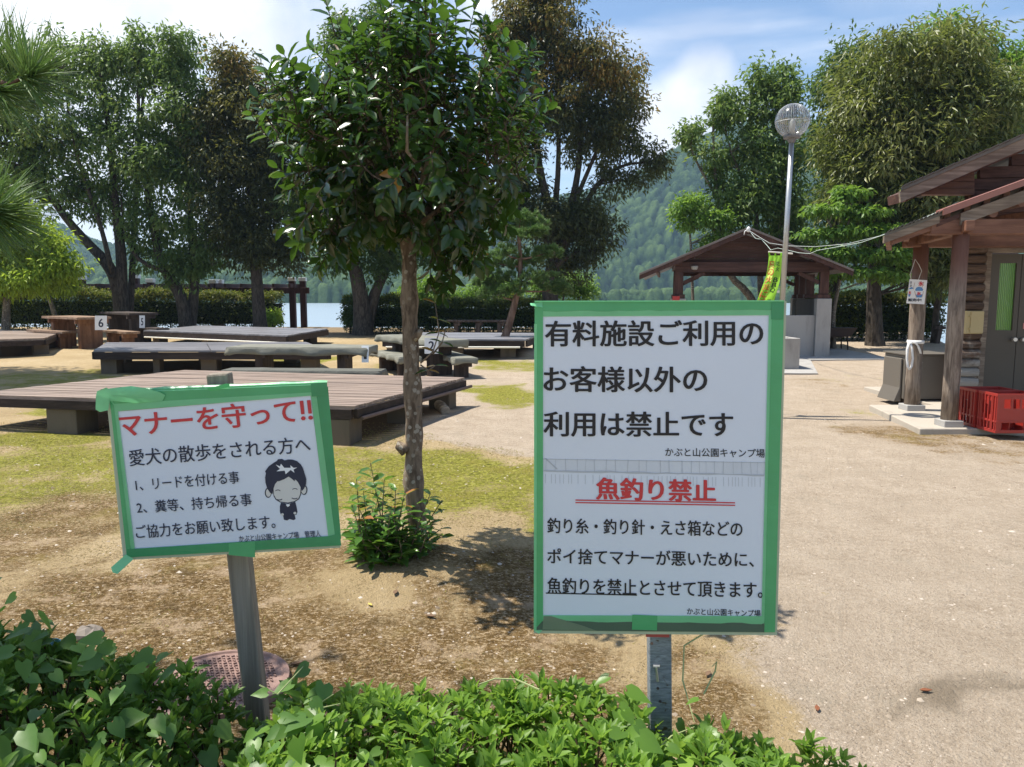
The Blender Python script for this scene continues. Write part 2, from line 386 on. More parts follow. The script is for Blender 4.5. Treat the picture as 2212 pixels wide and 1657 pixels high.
    pn = M.noise(4.2, 7, .68); brc = M.mix(M.math('MULTIPLY', M.step(pn, .54, .66), .75), brc, M.mix(n2, (.36, .26, .17), (.60, .48, .34))); brc = M.mix(M.math('MULTIPLY', M.step(pn, .46, .34), .6), brc, (.085, .055, .018)); brc = M.mix(M.math('MULTIPLY', M.step(M.noise(1.5, 5, .65), .54, .70), .7), brc, (.24, .19, .05))
    c = M.mix(M.step(pert(br, 1.4), .30, .82), c, brc)
    c = M.mix(M.math('MULTIPLY', M.step(pert(du, .8), .4, .8), .8), c, M.ramp(n2, (.3, (.12, .085, .05)), (.7, (.30, .23, .15))))  # ground coloured darker brown towards the back of the lawn
    c = M.mix(M.math('MULTIPLY', M.attr('soil_shade'), .92), c, M.ramp(n2, (.3, (.045, .032, .022)), (.7, (.11, .08, .055))))  # soil under the decks painted darker to stand for their shade
    c = M.mix(M.math('MULTIPLY', M.step(pert(M.attr('damp'), .9), .2, .9), .75), c, (.20, .165, .12))
    M.color(M.mix(1.0, c, (.95, .91, .85), 'MULTIPLY')).rough(.95, .15)
    h = M.math('ADD', M.math('ADD', M.math('MULTIPLY', n2, .7), M.math('MULTIPLY', n3, .6)), M.math('MULTIPLY', n1, 1.3))
    M.bump(h, .9, .04)
    o = np_mesh('ground', V, F, M.m, None, {'path': path.ravel(), 'moss': moss.ravel(), 'brown': brown.ravel(), 'back_brown': back_mask.ravel(), 'soil_shade': SO.ravel(), 'damp': DP.ravel()}, True)
    tag(o, 'sandy park ground with mossy patches and a pale gravel path', kind='structure')
def soil_shade_quads():
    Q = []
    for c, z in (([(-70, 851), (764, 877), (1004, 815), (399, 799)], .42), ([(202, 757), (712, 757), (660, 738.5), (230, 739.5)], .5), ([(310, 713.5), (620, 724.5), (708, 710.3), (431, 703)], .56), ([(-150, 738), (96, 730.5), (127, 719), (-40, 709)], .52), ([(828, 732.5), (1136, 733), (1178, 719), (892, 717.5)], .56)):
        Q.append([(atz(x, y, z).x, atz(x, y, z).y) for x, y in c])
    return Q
PLAT_SOIL_SHADE = soil_shade_quads()
make_ground()

def make_lake():
    M = Mat('water'); v = M.mapped((.35, 1.6, 1)); w = M.noise(1.0, 5, .6, v); v2 = M.mapped((.05, .22, 1)); w2 = M.noise(1, 3, .5, v2)
    M.color((.26, .33, .38)).rough(.3, .6).bump(M.math('ADD', w, M.math('MULTIPLY', w2, 1.5)), .8, .25); M.p.inputs['IOR'].default_value = 1.33
    xs = np.array([-1500, 1500]); V = [(-1500, 24, -1.25), (1500, 24, -1.25), (1500, 1500, -1.25), (-1500, 1500, -1.25)]
    V[0] = (-1500, 18, -1.25); V[1] = (1500, 18, -1.25)
    o = np_mesh('lake', V, [(0, 1, 2, 3)], M.m); tag(o, 'calm pale blue lake behind the park', kind='structure')
make_lake()

def cell_bumps(X, Y, s, seed):
    gx = X / s; gy = Y / s; ix = np.floor(gx); iy = np.floor(gy); best = np.full(X.shape, 9.0); hv = np.zeros(X.shape)
    for dx in (-1, 0, 1):
        for dy in (-1, 0, 1):
            cx, cy = ix + dx, iy + dy
            r1 = np.sin(cx * 12.98 + cy * 78.23 + seed) * 43758.54; r1 -= np.floor(r1)
            r2 = np.sin(cx * 39.34 + cy * 11.13 + seed * 2) * 24634.63; r2 -= np.floor(r2)
            r3 = np.sin(cx * 73.15 + cy * 52.23 + seed * 3) * 13758.11; r3 -= np.floor(r3)
            d = (gx - cx - r1) ** 2 + (gy - cy - r2) ** 2; m = d < best
            best = np.where(m, d, best); hv = np.where(m, r3, hv)
    return np.sqrt(np.maximum(0, 1 - np.minimum(best / .62, 1))), hv
def make_hill(name, label, Y0, Y1, prof, xr, st, cell, amp, zs, seed, cols, toe=0.0):
    """forested slope rising from the shore Y0 to a ridge at Y1; prof: (pixel x, pixel y) of the skyline."""
    px = [p[0] for p in prof]; py = [p[1] for p in prof]
    tx = np.arange(xr[0], xr[1], st / Y1); t = np.arange(0, 1.18, st * .75 / (Y1 - Y0))
    U, Tt = np.meshgrid(tx, t); top = np.interp(U * FP + 1106, px, py)
    Yv = Y0 + (Y1 - Y0) * Tt + toe * np.sin(U * 9); Xv = U * Yv
    ztop = CAMZ + (640 - top) / FP * Y1
    prof_t = np.where(Tt < 1, np.sin(np.clip(Tt, 0, 1) * math.pi / 2) ** .92, 1 - (Tt - 1) * 2.2)
    Z = zs + (ztop - zs) * prof_t - 9 * np.clip(1 - Tt / .03, 0, 1)
    fold = (vnoise(Xv, Yv, 95, seed) - .5) * 30 + (vnoise(Xv, Yv, 40, seed + 1) - .5) * 12
    Z = Z + fold * np.clip(Tt * 3, 0, 1) * np.clip((1.0 - Tt) * 2.2, 0, 1) * np.clip((ztop - zs) / 80, .2, 1)
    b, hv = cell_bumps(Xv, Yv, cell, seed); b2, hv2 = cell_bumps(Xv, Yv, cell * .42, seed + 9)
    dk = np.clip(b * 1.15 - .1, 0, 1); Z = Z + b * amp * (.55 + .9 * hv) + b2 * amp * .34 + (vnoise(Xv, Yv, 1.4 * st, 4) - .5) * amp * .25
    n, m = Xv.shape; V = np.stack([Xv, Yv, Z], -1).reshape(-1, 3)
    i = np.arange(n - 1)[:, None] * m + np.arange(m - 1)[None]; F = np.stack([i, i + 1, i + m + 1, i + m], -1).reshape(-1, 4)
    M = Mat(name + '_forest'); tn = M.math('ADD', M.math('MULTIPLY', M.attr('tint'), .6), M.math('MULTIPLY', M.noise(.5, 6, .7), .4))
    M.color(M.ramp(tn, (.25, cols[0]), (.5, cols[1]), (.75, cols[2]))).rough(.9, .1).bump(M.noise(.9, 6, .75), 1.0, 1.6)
    o = np_mesh(name, V, F, M.m, None, {'tint': np.clip((.12 + hv * .48 + hv2 * .22) * (.35 + .65 * dk) + .22 * b2 * dk, 0, 1).ravel()}, True)  # gaps between crowns tinted darker, standing for the shadow in them
    tag(o, label, kind='structure')
G3 = ((.008, .018, .010), (.034, .066, .022), (.095, .15, .045))
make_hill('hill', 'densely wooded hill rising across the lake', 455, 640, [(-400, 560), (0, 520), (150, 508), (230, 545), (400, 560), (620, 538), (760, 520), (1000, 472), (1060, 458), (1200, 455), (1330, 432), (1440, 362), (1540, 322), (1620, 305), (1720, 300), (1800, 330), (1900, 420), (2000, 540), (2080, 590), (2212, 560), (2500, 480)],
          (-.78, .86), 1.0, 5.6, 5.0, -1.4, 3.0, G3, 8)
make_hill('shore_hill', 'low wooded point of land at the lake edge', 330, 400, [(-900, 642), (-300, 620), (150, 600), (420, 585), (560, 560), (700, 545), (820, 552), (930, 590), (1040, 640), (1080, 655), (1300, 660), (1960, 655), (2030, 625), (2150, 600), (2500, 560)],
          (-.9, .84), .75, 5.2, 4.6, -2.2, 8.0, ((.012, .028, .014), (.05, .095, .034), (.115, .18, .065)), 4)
# ------------------------------------------------------------------ the two notice signs
M_PAPER = plain('sign_paper', (.65, .715, .815), .32, .45, .04, 3, .4, 0, 9)
M_BLACK = plain('black_ink', (.012, .012, .016), .5, .4, .1)
M_RED = plain('red_ink', (.56, .045, .05), .5, .4, .1)
M_NAVY = plain('navy_ink', (.018, .025, .055), .5, .4, .1)
M_SKIN = plain('grey_ink', (.62, .62, .60), .5, .4, .03)
M_WHITEINK = plain('white_ink', (.78, .80, .84), .5, .4, .03)
def tape(name, c, tr, rough=.32):
    m = Mat(name); n = m.noise(7, 4); v = m.mapped((3, 60, 60)); w = m.noise(1, 3, .5, v)
    m.color(m.mix(n, tuple(q * .8 for q in c), tuple(q * 1.25 for q in c))).rough(rough, .5).bump(m.math('ADD', m.noise(16, 3), m.math('MULTIPLY', w, .4)), .35, .006); m.transl(tuple(q * 1.5 for q in c), tr); return m.m
M_TAPE = tape('green_tape', (.085, .40, .165), .12)
M_TAPE_L = tape('pale_green_tape', (.20, .58, .30), .22)
M_TAPE_D = tape('dark_green_tape', (.045, .29, .12), .1)
M_TAPE_W = tape('worn_tape', (.07, .12, .085), .05, .5)
M_CLEAR = plain('clear_tape', (.58, .635, .71), .3, .5, .12, 8, .3, 0, 30)
M_BOARD = plain('sign_board', (.45, .50, .36), .6, .4, .1)
M_POSTWOOD = wood('grey_post_wood', (.22, .185, .145), (.43, .38, .31), 'z', 55, .85, (.16, .135, .10), .6)
M_POSTPAINT = Mat('peeling_grey_paint'); 
def _pp():
    m = M_POSTPAINT; v = m.mapped((25, 25, 160)); n = m.noise(1, 5, .7, v, .5); n2 = m.noise(26, 5, .6, None, .6)
    c = m.mix(m.step(n, .3, .7), (.14, .16, .18), (.29, .32, .35)); c = m.mix(m.step(n2, .60, .66), c, (.10, .075, .05))
    m.color(c).rough(.7, .4).bump(n, .6, .004)
_pp(); M_POSTPAINT = M_POSTPAINT.m
M_STEEL = plain('zinc_steel', (.55, .55, .54), .35, .5, .1, 20, 0, .8)
M_RUST = plain('dark_rust', (.05, .035, .03), .7, .3)

class Plane3:
    """a board face at a real distance: photo pixels meet it where they do."""
    def __init__(s, p, n): s.p = Vector(p); s.n = Vector(n).normalized()
    def __call__(s, x, y, lift=0.0):
        d = pix_dir(x, y); o = Vector((0, 0, CAMZ)); q = s.p + s.n * lift
        return o + d * ((q - o).dot(s.n) / d.dot(s.n))
def poly_sheet(name, pl, polys, lift, mat, parent):
    mb = MB()
    for p in polys: mb.add([pl(x, y, lift) for x, y in p], [tuple(range(len(p)))])
    me = bpy.data.meshes.new(name); off = origin(parent); me.from_pydata([tuple(Vector(v) - off) for v in mb.v], [], mb.f)
    return put(name, me, parent, [mat])
def slab(name, pl, poly, lift0, lift1, mat, parent):
    mb = MB(); a = [pl(x, y, lift0) for x, y in poly]; b = [pl(x, y, lift0) + pl.n * (lift1 - lift0) for x, y in poly]; n = len(poly)
    mb.add(a + b, [tuple(range(n - 1, -1, -1)), tuple(range(n, 2 * n))] + [(i, (i + 1) % n, (i + 1) % n + n, i + n) for i in range(n)])
    return mb.build(name, mat, parent)
def glyphs(text, bold=0.0):
    c = bpy.data.curves.new('t', 'FONT'); c.body = text; c.size = 1; c.offset = bold; c.resolution_u = 4; c.fill_mode = 'FRONT' if False else c.fill_mode
    o = bpy.data.objects.new('t', c); COL.objects.link(o); me = bpy.data.meshes.new_from_object(o)
    V = np.array([v.co[:2] for v in me.vertices]); F = [tuple(p.vertices) for p in me.polygons]
    bpy.data.objects.remove(o); bpy.data.curves.remove(c); bpy.data.meshes.remove(me); return V, F
def lettering(name, pl, lines, lift, mat, parent, rules=()):
    """lines: (text, TL, TR, BL) pixel corners of the inked box, bold; rules: extra polygons."""
    vs = []; fs = []
    for text, TL, TR, BL, bold in lines:
        V, F = glyphs(text, 0.0 if bold > .009 else bold); lo = V.min(0); sz = V.max(0) - lo
        TL, TR, BL = map(np.array, (TL, TR, BL))
        # bold: the same glyphs laid again a hair to each side, each copy a little above the last
        k = max(0, bold - .006); sh = [(0, 0)] if bold <= .009 else [(-k, 0), (k, 0), (0, k * .5), (0, -k * .5), (-k * .7, k * .4), (k * .7, -k * .4), (k * .7, k * .4), (-k * .7, -k * .4)]
        for n_, (sx, sy) in enumerate(sh):
            U = (V - lo + np.array([sx, sy]) + k) / (sz + 2 * k); b = len(vs)
            for u, v in U:
                q = BL + (TR - TL) * u + (TL - BL) * v; vs.append(pl(q[0], q[1], lift + n_ * .00012))
            fs += [tuple(i + b for i in f) for f in F]
    for p in rules:
        b = len(vs); vs += [pl(x, y, lift) for x, y in p]; fs.append(tuple(range(b, b + len(p))))
    off = origin(parent); me = bpy.data.meshes.new(name); me.from_pydata([tuple(v - off) for v in vs], [], fs)
    return put(name, me, parent, [mat])
def wavy(x0, y0, x1, y1, n, amp, seed):
    r = random.Random(seed); return [(x0 + (x1 - x0) * i / n, y0 + (y1 - y0) * i / n + r.uniform(-amp, amp)) for i in range(n + 1)]

def big_sign():
    Y = 2.0; base = at(1423, 1700, Y + .03); base.z = 0
    t = thing('notice_sign', 'large upright white notice with fishing ban in green tape on grey painted post', 'sign', base)
    pl = Plane3((0.35, Y, 1.1), (-.03, -1, 0.0))
    out = [(1155, 652), (1694, 651), (1674, 1366), (1153, 1362)]
    bd = slab('board', pl, out, -.018, 0, M_BOARD, t)
    top = [(1173, 684), (1664, 680), (1655, 1000), (1173, 992)]; low = [(1173, 1019), (1655, 1027), (1645, 1332), (1173, 1330)]
    pa = poly_sheet('paper', pl, [top, low], .0015, M_PAPER, t)
    poly_sheet('clear_tape', pl, [[(1173, 992), (1655, 1000), (1655, 1027), (1173, 1019)]], .0012, M_CLEAR, t)
    # creases of the clear tape join, as thin raised slivers
    r = random.Random(4); cr = []
    x = 1180
    while x < 1650:
        yy = 990 + (x - 1173) * .017; w_ = r.uniform(.5, 1.0); e_ = r.uniform(-2, 2); cr.append([(x, yy), (x + w_, yy), (x + e_ + w_, yy + 27), (x + e_, yy + 27)]); x += r.uniform(14, 30)
    x = 1178
    while x < 1650:
        yy = 1024 + (x - 1173) * .017; cr.append([(x, yy), (x + .8, yy), (x + .8, yy + 20), (x, yy + 20)]); x += r.uniform(6, 17)
    cr.append([(1173, 1016.5)] + [(a, b - 1) for a, b in wavy(1180, 1017, 1650, 1026, 20, 1.3, 3)] + [(a, b + 1.2) for a, b in wavy(1180, 1017.5, 1650, 1027, 20, 1.3, 5)][::-1])
    cr.append([(1176, 990), (1180, 990), (1205, 1013), (1202, 1014)])
    cr.append([(1173, 991), (1655, 999), (1655, 1000.3), (1173, 992.2)])
    poly_sheet('tape_crease', pl, cr, .0026, plain('crease_grey', (.42, .46, .51), .5), pa)
    B = .030
    lettering('black_lettering', pl, [
        ('有料施設ご利用の', (1177, 692), (1649, 690), (1177, 750), B), ('お客様以外の', (1174, 790), (1528, 791), (1174, 848), B), ('利用は禁止です', (1174, 888), (1584, 889), (1174, 944), B),
        ('かぶと山公園キャンプ場', (1437, 967), (1652, 970), (1437, 986), .008),
        ('釣り糸・釣り針・えさ箱などの', (1182, 1118), (1604, 1126), (1182, 1152), .022), ('ポイ捨てマナーが悪いために、', (1182, 1184), (1629, 1192), (1182, 1218), .022),
        ('魚釣りを禁止とさせて頂きます。', (1182, 1247), (1648, 1257), (1182, 1283), .022), ('かぶと山公園キャンプ場', (1484, 1313), (1643, 1318), (1484, 1328), .008)],
        .003, M_BLACK, pa, [[(1179, 1280), (1376, 1284.5), (1376, 1287), (1179, 1282.5)]])
    lettering('red_lettering', pl, [('魚釣り禁止', (1287, 1030), (1547, 1036), (1287, 1080), .042)], .003, M_RED, pa,
              [[(1243, 1079), (1588, 1085), (1588, 1087.6), (1243, 1081.6)], [(1243, 1084.5), (1588, 1090.5), (1588, 1093), (1243, 1087)]])
    # tape: overlapping strips, each lifted a little above the one below
    def st(poly, lift, mat, name='tape_strip'): poly_sheet(name, pl, [poly], lift, mat, t)
    st([(1155, 652), (1694, 651), (1693, 668)] + wavy(1690, 669, 1160, 673, 24, 1.2, 1) + [(1155, 673)], .004, M_TAPE)
    st([(1158, 671), (1690, 668), (1690, 681), (1158, 684)], .0033, M_TAPE_L)
    st([(1155, 652), (1173, 655), (1173, 1340), (1153, 1362)], .0045, M_TAPE)
    st([(1154, 700), (1160, 700), (1159, 1362), (1153, 1362)], .0051, M_TAPE_L)
    st([(1668, 651), (1694, 651), (1674, 1366), (1651, 1366)], .0045, M_TAPE)
    st([(1661, 676), (1668, 676), (1653, 1345), (1645, 1345)], .0038, M_TAPE_L)
    st([(1667, 652), (1694, 652), (1692, 690), (1666, 690)], .0054, M_TAPE_D)
    st([(1158, 1329), (1652, 1331), (1652, 1346)] + wavy(1645, 1347, 1160, 1341, 22, 1.6, 2), .004, M_TAPE_L)
    st([(1158, 1342), (1650, 1346), (1651, 1366), (1154, 1362)], .0036, M_TAPE_W)
    st([(1366, 1328), (1420, 1330), (1419, 1362), (1365, 1360)], .0048, M_TAPE)
    st([(1174, 1331), (1190, 1331), (1260, 1352), (1290, 1363), (1172, 1360)], .0046, tape('wrinkled_tape', (.16, .22, .15), .1))
    # folded corners and the bright top fold
    mb = MB(); a = pl(1150, 655, .004); b = pl(1172, 651, .004); mb.add([a, b, b + Vector((0, -.004, -.016)), a + Vector((-.004, -.006, -.006)), a + Vector((-.006, .01, 0))], [(0, 1, 2, 3), (0, 3, 4)])
    mb.build('tape_corner', M_TAPE_L, t); mb = MB(); c = pl(1153, 1361, .004); d = pl(1172, 1361, .004); e = pl(1164, 1370, .006); mb.add([c, d, e], [(0, 1, 2)]); mb.build('tape_corner', M_TAPE_L, t)
    mb = MB(); q = [pl(1155, 652, .005), pl(1694, 651, .005)]; mb.bar(q[0] + Vector((0, .012, .001)), q[1] + Vector((0, .012, .001)), .03, .003); mb.build('tape_fold', M_TAPE_L, t)
    # post: painted batten behind the board
    mb = MB(); top_ = at(1419, 700, Y + .055); top_.z = 1.45; bot = at(1425, 1560, Y + .055); dirv = (bot - top_).normalized(); end = bot + dirv * (bot.z / -dirv.z + .15)
    mb.bar(top_, end, .062, .045, (0, -1, 0)); post = mb.build('post', M_POSTPAINT, t, .003)
    f = Plane3((0.35, Y + .055 - .0225, .5), (0, -1, 0))
    poly_sheet('red_band', f, [[(1395, 1360), (1446, 1360), (1446, 1377), (1395, 1376)]], .0025, plain('faded_red_tape', (.42, .07, .07), .5), post)
    mb = MB(); mb.tube([f(1417, 1440, .006), f(1421, 1472, .006)], .0035, 8); mb.tube([f(1411, 1439, .004), f(1425, 1439, .004)], .004, 8); mb.build('nail', M_STEEL, post)
    for (x, y) in ((1408, 1390), (1426, 1515), (1421, 1487)): mb = MB(); mb.tube([f(x, y, -.002), f(x, y, .002)], .004, 10); mb.build('screw', M_RUST, post)
big_sign()

def zz(x, y): return (191.1 + x * .3076, 764.5 + y * .3076)
def small_sign():
    Y = 2.1; base = at(566, 1700, Y + .05); base.z = 0
    t = thing('notice_sign', 'smaller tilted white dog walking notice edged in green tape on bare grey post', 'sign', base)
    pl = Plane3((-.72, Y, 1.0), (.05, -1, 0.02))
    Z = lambda *p: [zz(*q) for q in p]
    slab('board', pl, Z((148, 262), (1675, 200), (1775, 1345), (270, 1432)), -.022, 0, M_BOARD, t)
    pa = poly_sheet('paper', pl, [Z((203, 405), (1560, 292), (1685, 1288), (325, 1372))], .0015, M_PAPER, t)
    def line(s, xl, tl, bl, xr, tr, bold):
        lean = .11 * (bl - tl); return (s, zz(xl, tl), zz(xr, tr), zz(xl + lean, bl), bold)
    lettering('red_lettering', pl, [line('マナーを守って‼', 203, 416, 591, 1560, 300, .030)], .003, M_RED, pa)
    lettering('black_lettering', pl, [line('愛犬の散歩をされる方へ', 278, 674, 792, 1550, 574, .014), line('1、リードを付ける事', 325, 878, 965, 1052, 822, .014),
              line('2、糞等、持ち帰る事', 333, 1036, 1124, 1140, 978, .014), line('ご協力をお願い致します。', 326, 1205, 1300, 1305, 1130, .014), line('かぶと山公園キャンプ場　管理人', 1054, 1276, 1322, 1628, 1238, .010)], .003, M_NAVY, pa)
    # the printed boy bowing, a flat picture on the sheet
    il = thing('illustration', None, None, (0, 0, 0)); bpy.data.objects.remove(il)
    hair = [(1240, 825), (1265, 790), (1300, 765), (1325, 750), (1330, 740), (1360, 738), (1378, 748), (1400, 742), (1430, 742), (1462, 752), (1490, 775), (1505, 800), (1521, 850), (1530, 880), (1528, 915), (1515, 945), (1498, 965), (1492, 940), (1470, 900), (1450, 878), (1448, 895), (1425, 875), (1405, 862), (1375, 880), (1345, 892), (1328, 896), (1335, 885), (1310, 915), (1300, 945), (1292, 985), (1275, 975), (1255, 945), (1243, 905), (1240, 870), (1246, 838)]
    face_o = [(1290, 900), (1300, 1000), (1315, 1025), (1345, 1043), (1400, 1050), (1450, 1040), (1480, 1020), (1494, 985), (1500, 900), (1400, 850)]
    face_i = [(1296, 905), (1303, 990), (1320, 1020), (1348, 1037), (1400, 1044), (1446, 1034), (1474, 1016), (1487, 985), (1492, 905), (1400, 856)]
    def ell(cx, cy, rx, ry, n=20, a0=0, a1=2 * math.pi): return [(cx + rx * math.cos(a0 + (a1 - a0) * i / n), cy + ry * math.sin(a0 + (a1 - a0) * i / n)) for i in range(n + (a1 - a0 < 6.2))]
    def arc(cx, cy, rx, ry, a0, a1, w): return ell(cx, cy, rx, ry, 10, a0, a1) + ell(cx, cy, rx - w, ry - w, 10, a0, a1)[::-1]
    body = [(1352, 1045), (1385, 1050), (1400, 1060), (1420, 1048), (1452, 1040), (1462, 1075), (1468, 1110), (1460, 1130), (1448, 1130), (1455, 1160), (1440, 1168), (1412, 1160), (1395, 1170), (1372, 1165), (1368, 1140), (1352, 1130), (1344, 1110), (1344, 1070)]
    P = lambda polys: [Z(*p) for p in polys]
    im = poly_sheet('illustration', pl, P([ell(1262, 975, 24, 36), ell(1514, 955, 24, 36), face_o, body]), .0023, M_NAVY, pa)
    poly_sheet('illustration_skin_print', pl, P([face_i, ell(1264, 975, 18, 29), ell(1512, 955, 18, 29), ell(1362, 1128, 10, 9), ell(1450, 1118, 10, 9)]), .0029, M_SKIN, pa)
    poly_sheet('illustration_hair_print', pl, P([hair, arc(1330, 965, 19, 12, math.pi * 1.05, math.pi * 1.95, 5), arc(1450, 955, 19, 12, math.pi * 1.05, math.pi * 1.95, 5), arc(1340, 1015, 24, 14, .1 * math.pi, .8 * math.pi, 6), arc(1448, 1007, 24, 14, .15 * math.pi, .9 * math.pi, 6),
                                                 [(1398, 1100), (1401, 1100), (1401, 1155), (1398, 1155)]]), .0035, M_NAVY, pa)
    poly_sheet('illustration_highlight_print', pl, P([[(1315, 778), (1345, 790), (1352, 772), (1375, 800), (1420, 800), (1418, 782), (1440, 800), (1466, 798), (1440, 812), (1446, 835), (1420, 815), (1385, 845), (1378, 820), (1320, 825), (1345, 808)],
                                                     [(1390, 1050), (1400, 1058), (1412, 1048), (1414, 1066), (1400, 1075), (1388, 1064)]]), .0041, M_WHITEINK, pa)
    poly_sheet('illustration_bow_tie', pl, P([[(1391, 1046), (1400, 1052), (1411, 1045), (1411, 1056), (1400, 1053), (1391, 1057)]]), .0047, M_NAVY, pa)
    def st(poly, lift, mat): poly_sheet('tape_strip', pl, [Z(*poly)], lift, mat, t)
    st([(150, 262), (1675, 200), (1682, 285), (170, 375)], .004, M_TAPE)
    st([(165, 352), (1600, 268), (1603, 290), (200, 402)], .0046, M_TAPE_L)
    st([(150, 300), (205, 395), (325, 1372), (330, 1400), (270, 1430)], .0044, M_TAPE_L)
    st([(150, 330), (178, 360), (300, 1400), (270, 1430)], .0051, M_TAPE)
    st([(1600, 280), (1682, 230), (1775, 1300), (1735, 1300)], .0044, M_TAPE_D)
    st([(1562, 292), (1612, 285), (1735, 1290), (1685, 1290)], .0038, M_TAPE_L)
    st([(1560, 210), (1675, 200), (1682, 290), (1568, 300)], .0056, M_TAPE_D)
    st([(270, 1372), (1685, 1280), (1765, 1262), (1775, 1345), (270, 1430)], .0060, M_TAPE_D)
    st([(985, 1332), (1170, 1318), (1170, 1430), (985, 1412)], .0066, M_TAPE)
    # bright fold of tape over the top edge, loose flap and hanging tail
    mb = MB(); a = pl(*zz(150, 262), .005); b = pl(*zz(1675, 200), .005); n = 24; r = random.Random(8); vs = []
    for i in range(n + 1):
        p = a.lerp(b, i / n); vs += [p + Vector((0, 0, -.006)), p + Vector((0, .004, .004 + r.uniform(0, .003))), p + Vector((0, .03, .002))]
    mb.add(vs, [(3 * i + j, 3 * i + 3 + j, 3 * i + 4 + j, 3 * i + 1 + j) for i in range(n) for j in (0, 1)]); mb.build('tape_fold', M_TAPE_L, t, smooth=True)
    def flap(pts, lifts, fs, mat):
        mb = MB(); mb.add([pl(*zz(*p), l) for p, l in zip(pts, lifts)], fs); mb.build('tape_flap', mat, t, smooth=True)
    flap([(52, 300), (60, 262), (125, 236), (138, 244), (300, 226), (400, 240), (505, 270), (540, 290), (50, 390), (80, 408), (140, 395), (150, 330), (330, 345), (520, 330), (145, 290), (330, 290)],
         [.03, .032, .028, .02, .012, .018, .012, .007, .025, .022, .012, .014, .008, .007, .022, .022],
         [(0, 1, 2, 3, 14), (0, 14, 11, 10, 9, 8), (3, 4, 15, 14), (4, 5, 15), (5, 6, 13, 15), (6, 7, 13), (14, 15, 12, 11), (15, 13, 12)], M_TAPE_L)
    flap([(262, 1408), (318, 1440), (205, 1545), (170, 1535), (158, 1500)], [.008, .008, .03, .034, .03], [(0, 1, 2, 4), (2, 3, 4)], M_TAPE_L)
    flap([(832, 245), (965, 208), (992, 210), (990, 235), (850, 258)], [.012, .014, .01, .008, .008], [(0, 1, 2, 3, 4)], M_TAPE)
    # bare post behind
    a = at(474, 806, Y + .075); b = at(557, 1550, Y + .075); d = (b - a).normalized(); end = b + d * (b.z / -d.z + .15)
    mb = MB(); mb.bar(a, end, .060, .06, Vector((.10, -1, 0))); po = mb.build('post', M_POSTWOOD, t, .006)
small_sign()
# ------------------------------------------------------------------ timber platforms, tables, benches
M_DECK_BROWN = wood('weathered_brown_deck', (.21, .15, .115), (.42, .32, .255), 'x', 18, .5, (.27, .205, .165), .4, .5)
M_DECK_GREY = wood('dark_grey_deck', (.16, .155, .165), (.31, .305, .325), 'x', 18, .42, (.20, .195, .205), .3, .5)
M_BEAM = wood('dark_brown_beam', (.026, .018, .015), (.062, .044, .036), 'x', 18, .8, (.03, .02, .017))
M_BLOCK = concrete('footing_concrete', (.15, .122, .092), (.07, .058, .045))
M_PVC = plain('white_pipe', (.72, .69, .60), .4)
M_PIPE = plain('brown_pipe', (.07, .045, .04), .5)
M_SLAB = wood('red_brown_timber', (.16, .075, .038), (.33, .17, .09), 'z', 14, .65, (.10, .05, .03))
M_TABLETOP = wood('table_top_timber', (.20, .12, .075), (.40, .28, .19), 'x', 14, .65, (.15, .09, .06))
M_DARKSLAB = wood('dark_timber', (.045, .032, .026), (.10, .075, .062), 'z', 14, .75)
M_CANVAS = Mat('grey_green_canvas'); M_CANVAS.color(M_CANVAS.mix(M_CANVAS.noise(4, 5), (.11, .11, .085), (.29, .285, .235))).rough(.75, .3).bump(M_CANVAS.noise(14, 5, .6, None, 1.0), .5, .02); M_CANVAS = M_CANVAS.m
M_CANVAS_D = Mat('dark_canvas'); M_CANVAS_D.color(M_CANVAS_D.mix(M_CANVAS_D.noise(4, 5), (.075, .075, .06), (.15, .15, .125))).rough(.6, .4).bump(M_CANVAS_D.noise(14, 5, .6, None, 1.0), .5, .02); M_CANVAS_D = M_CANVAS_D.m
M_PLATE = plain('number_card', (.74, .76, .78), .4, .4, .03)

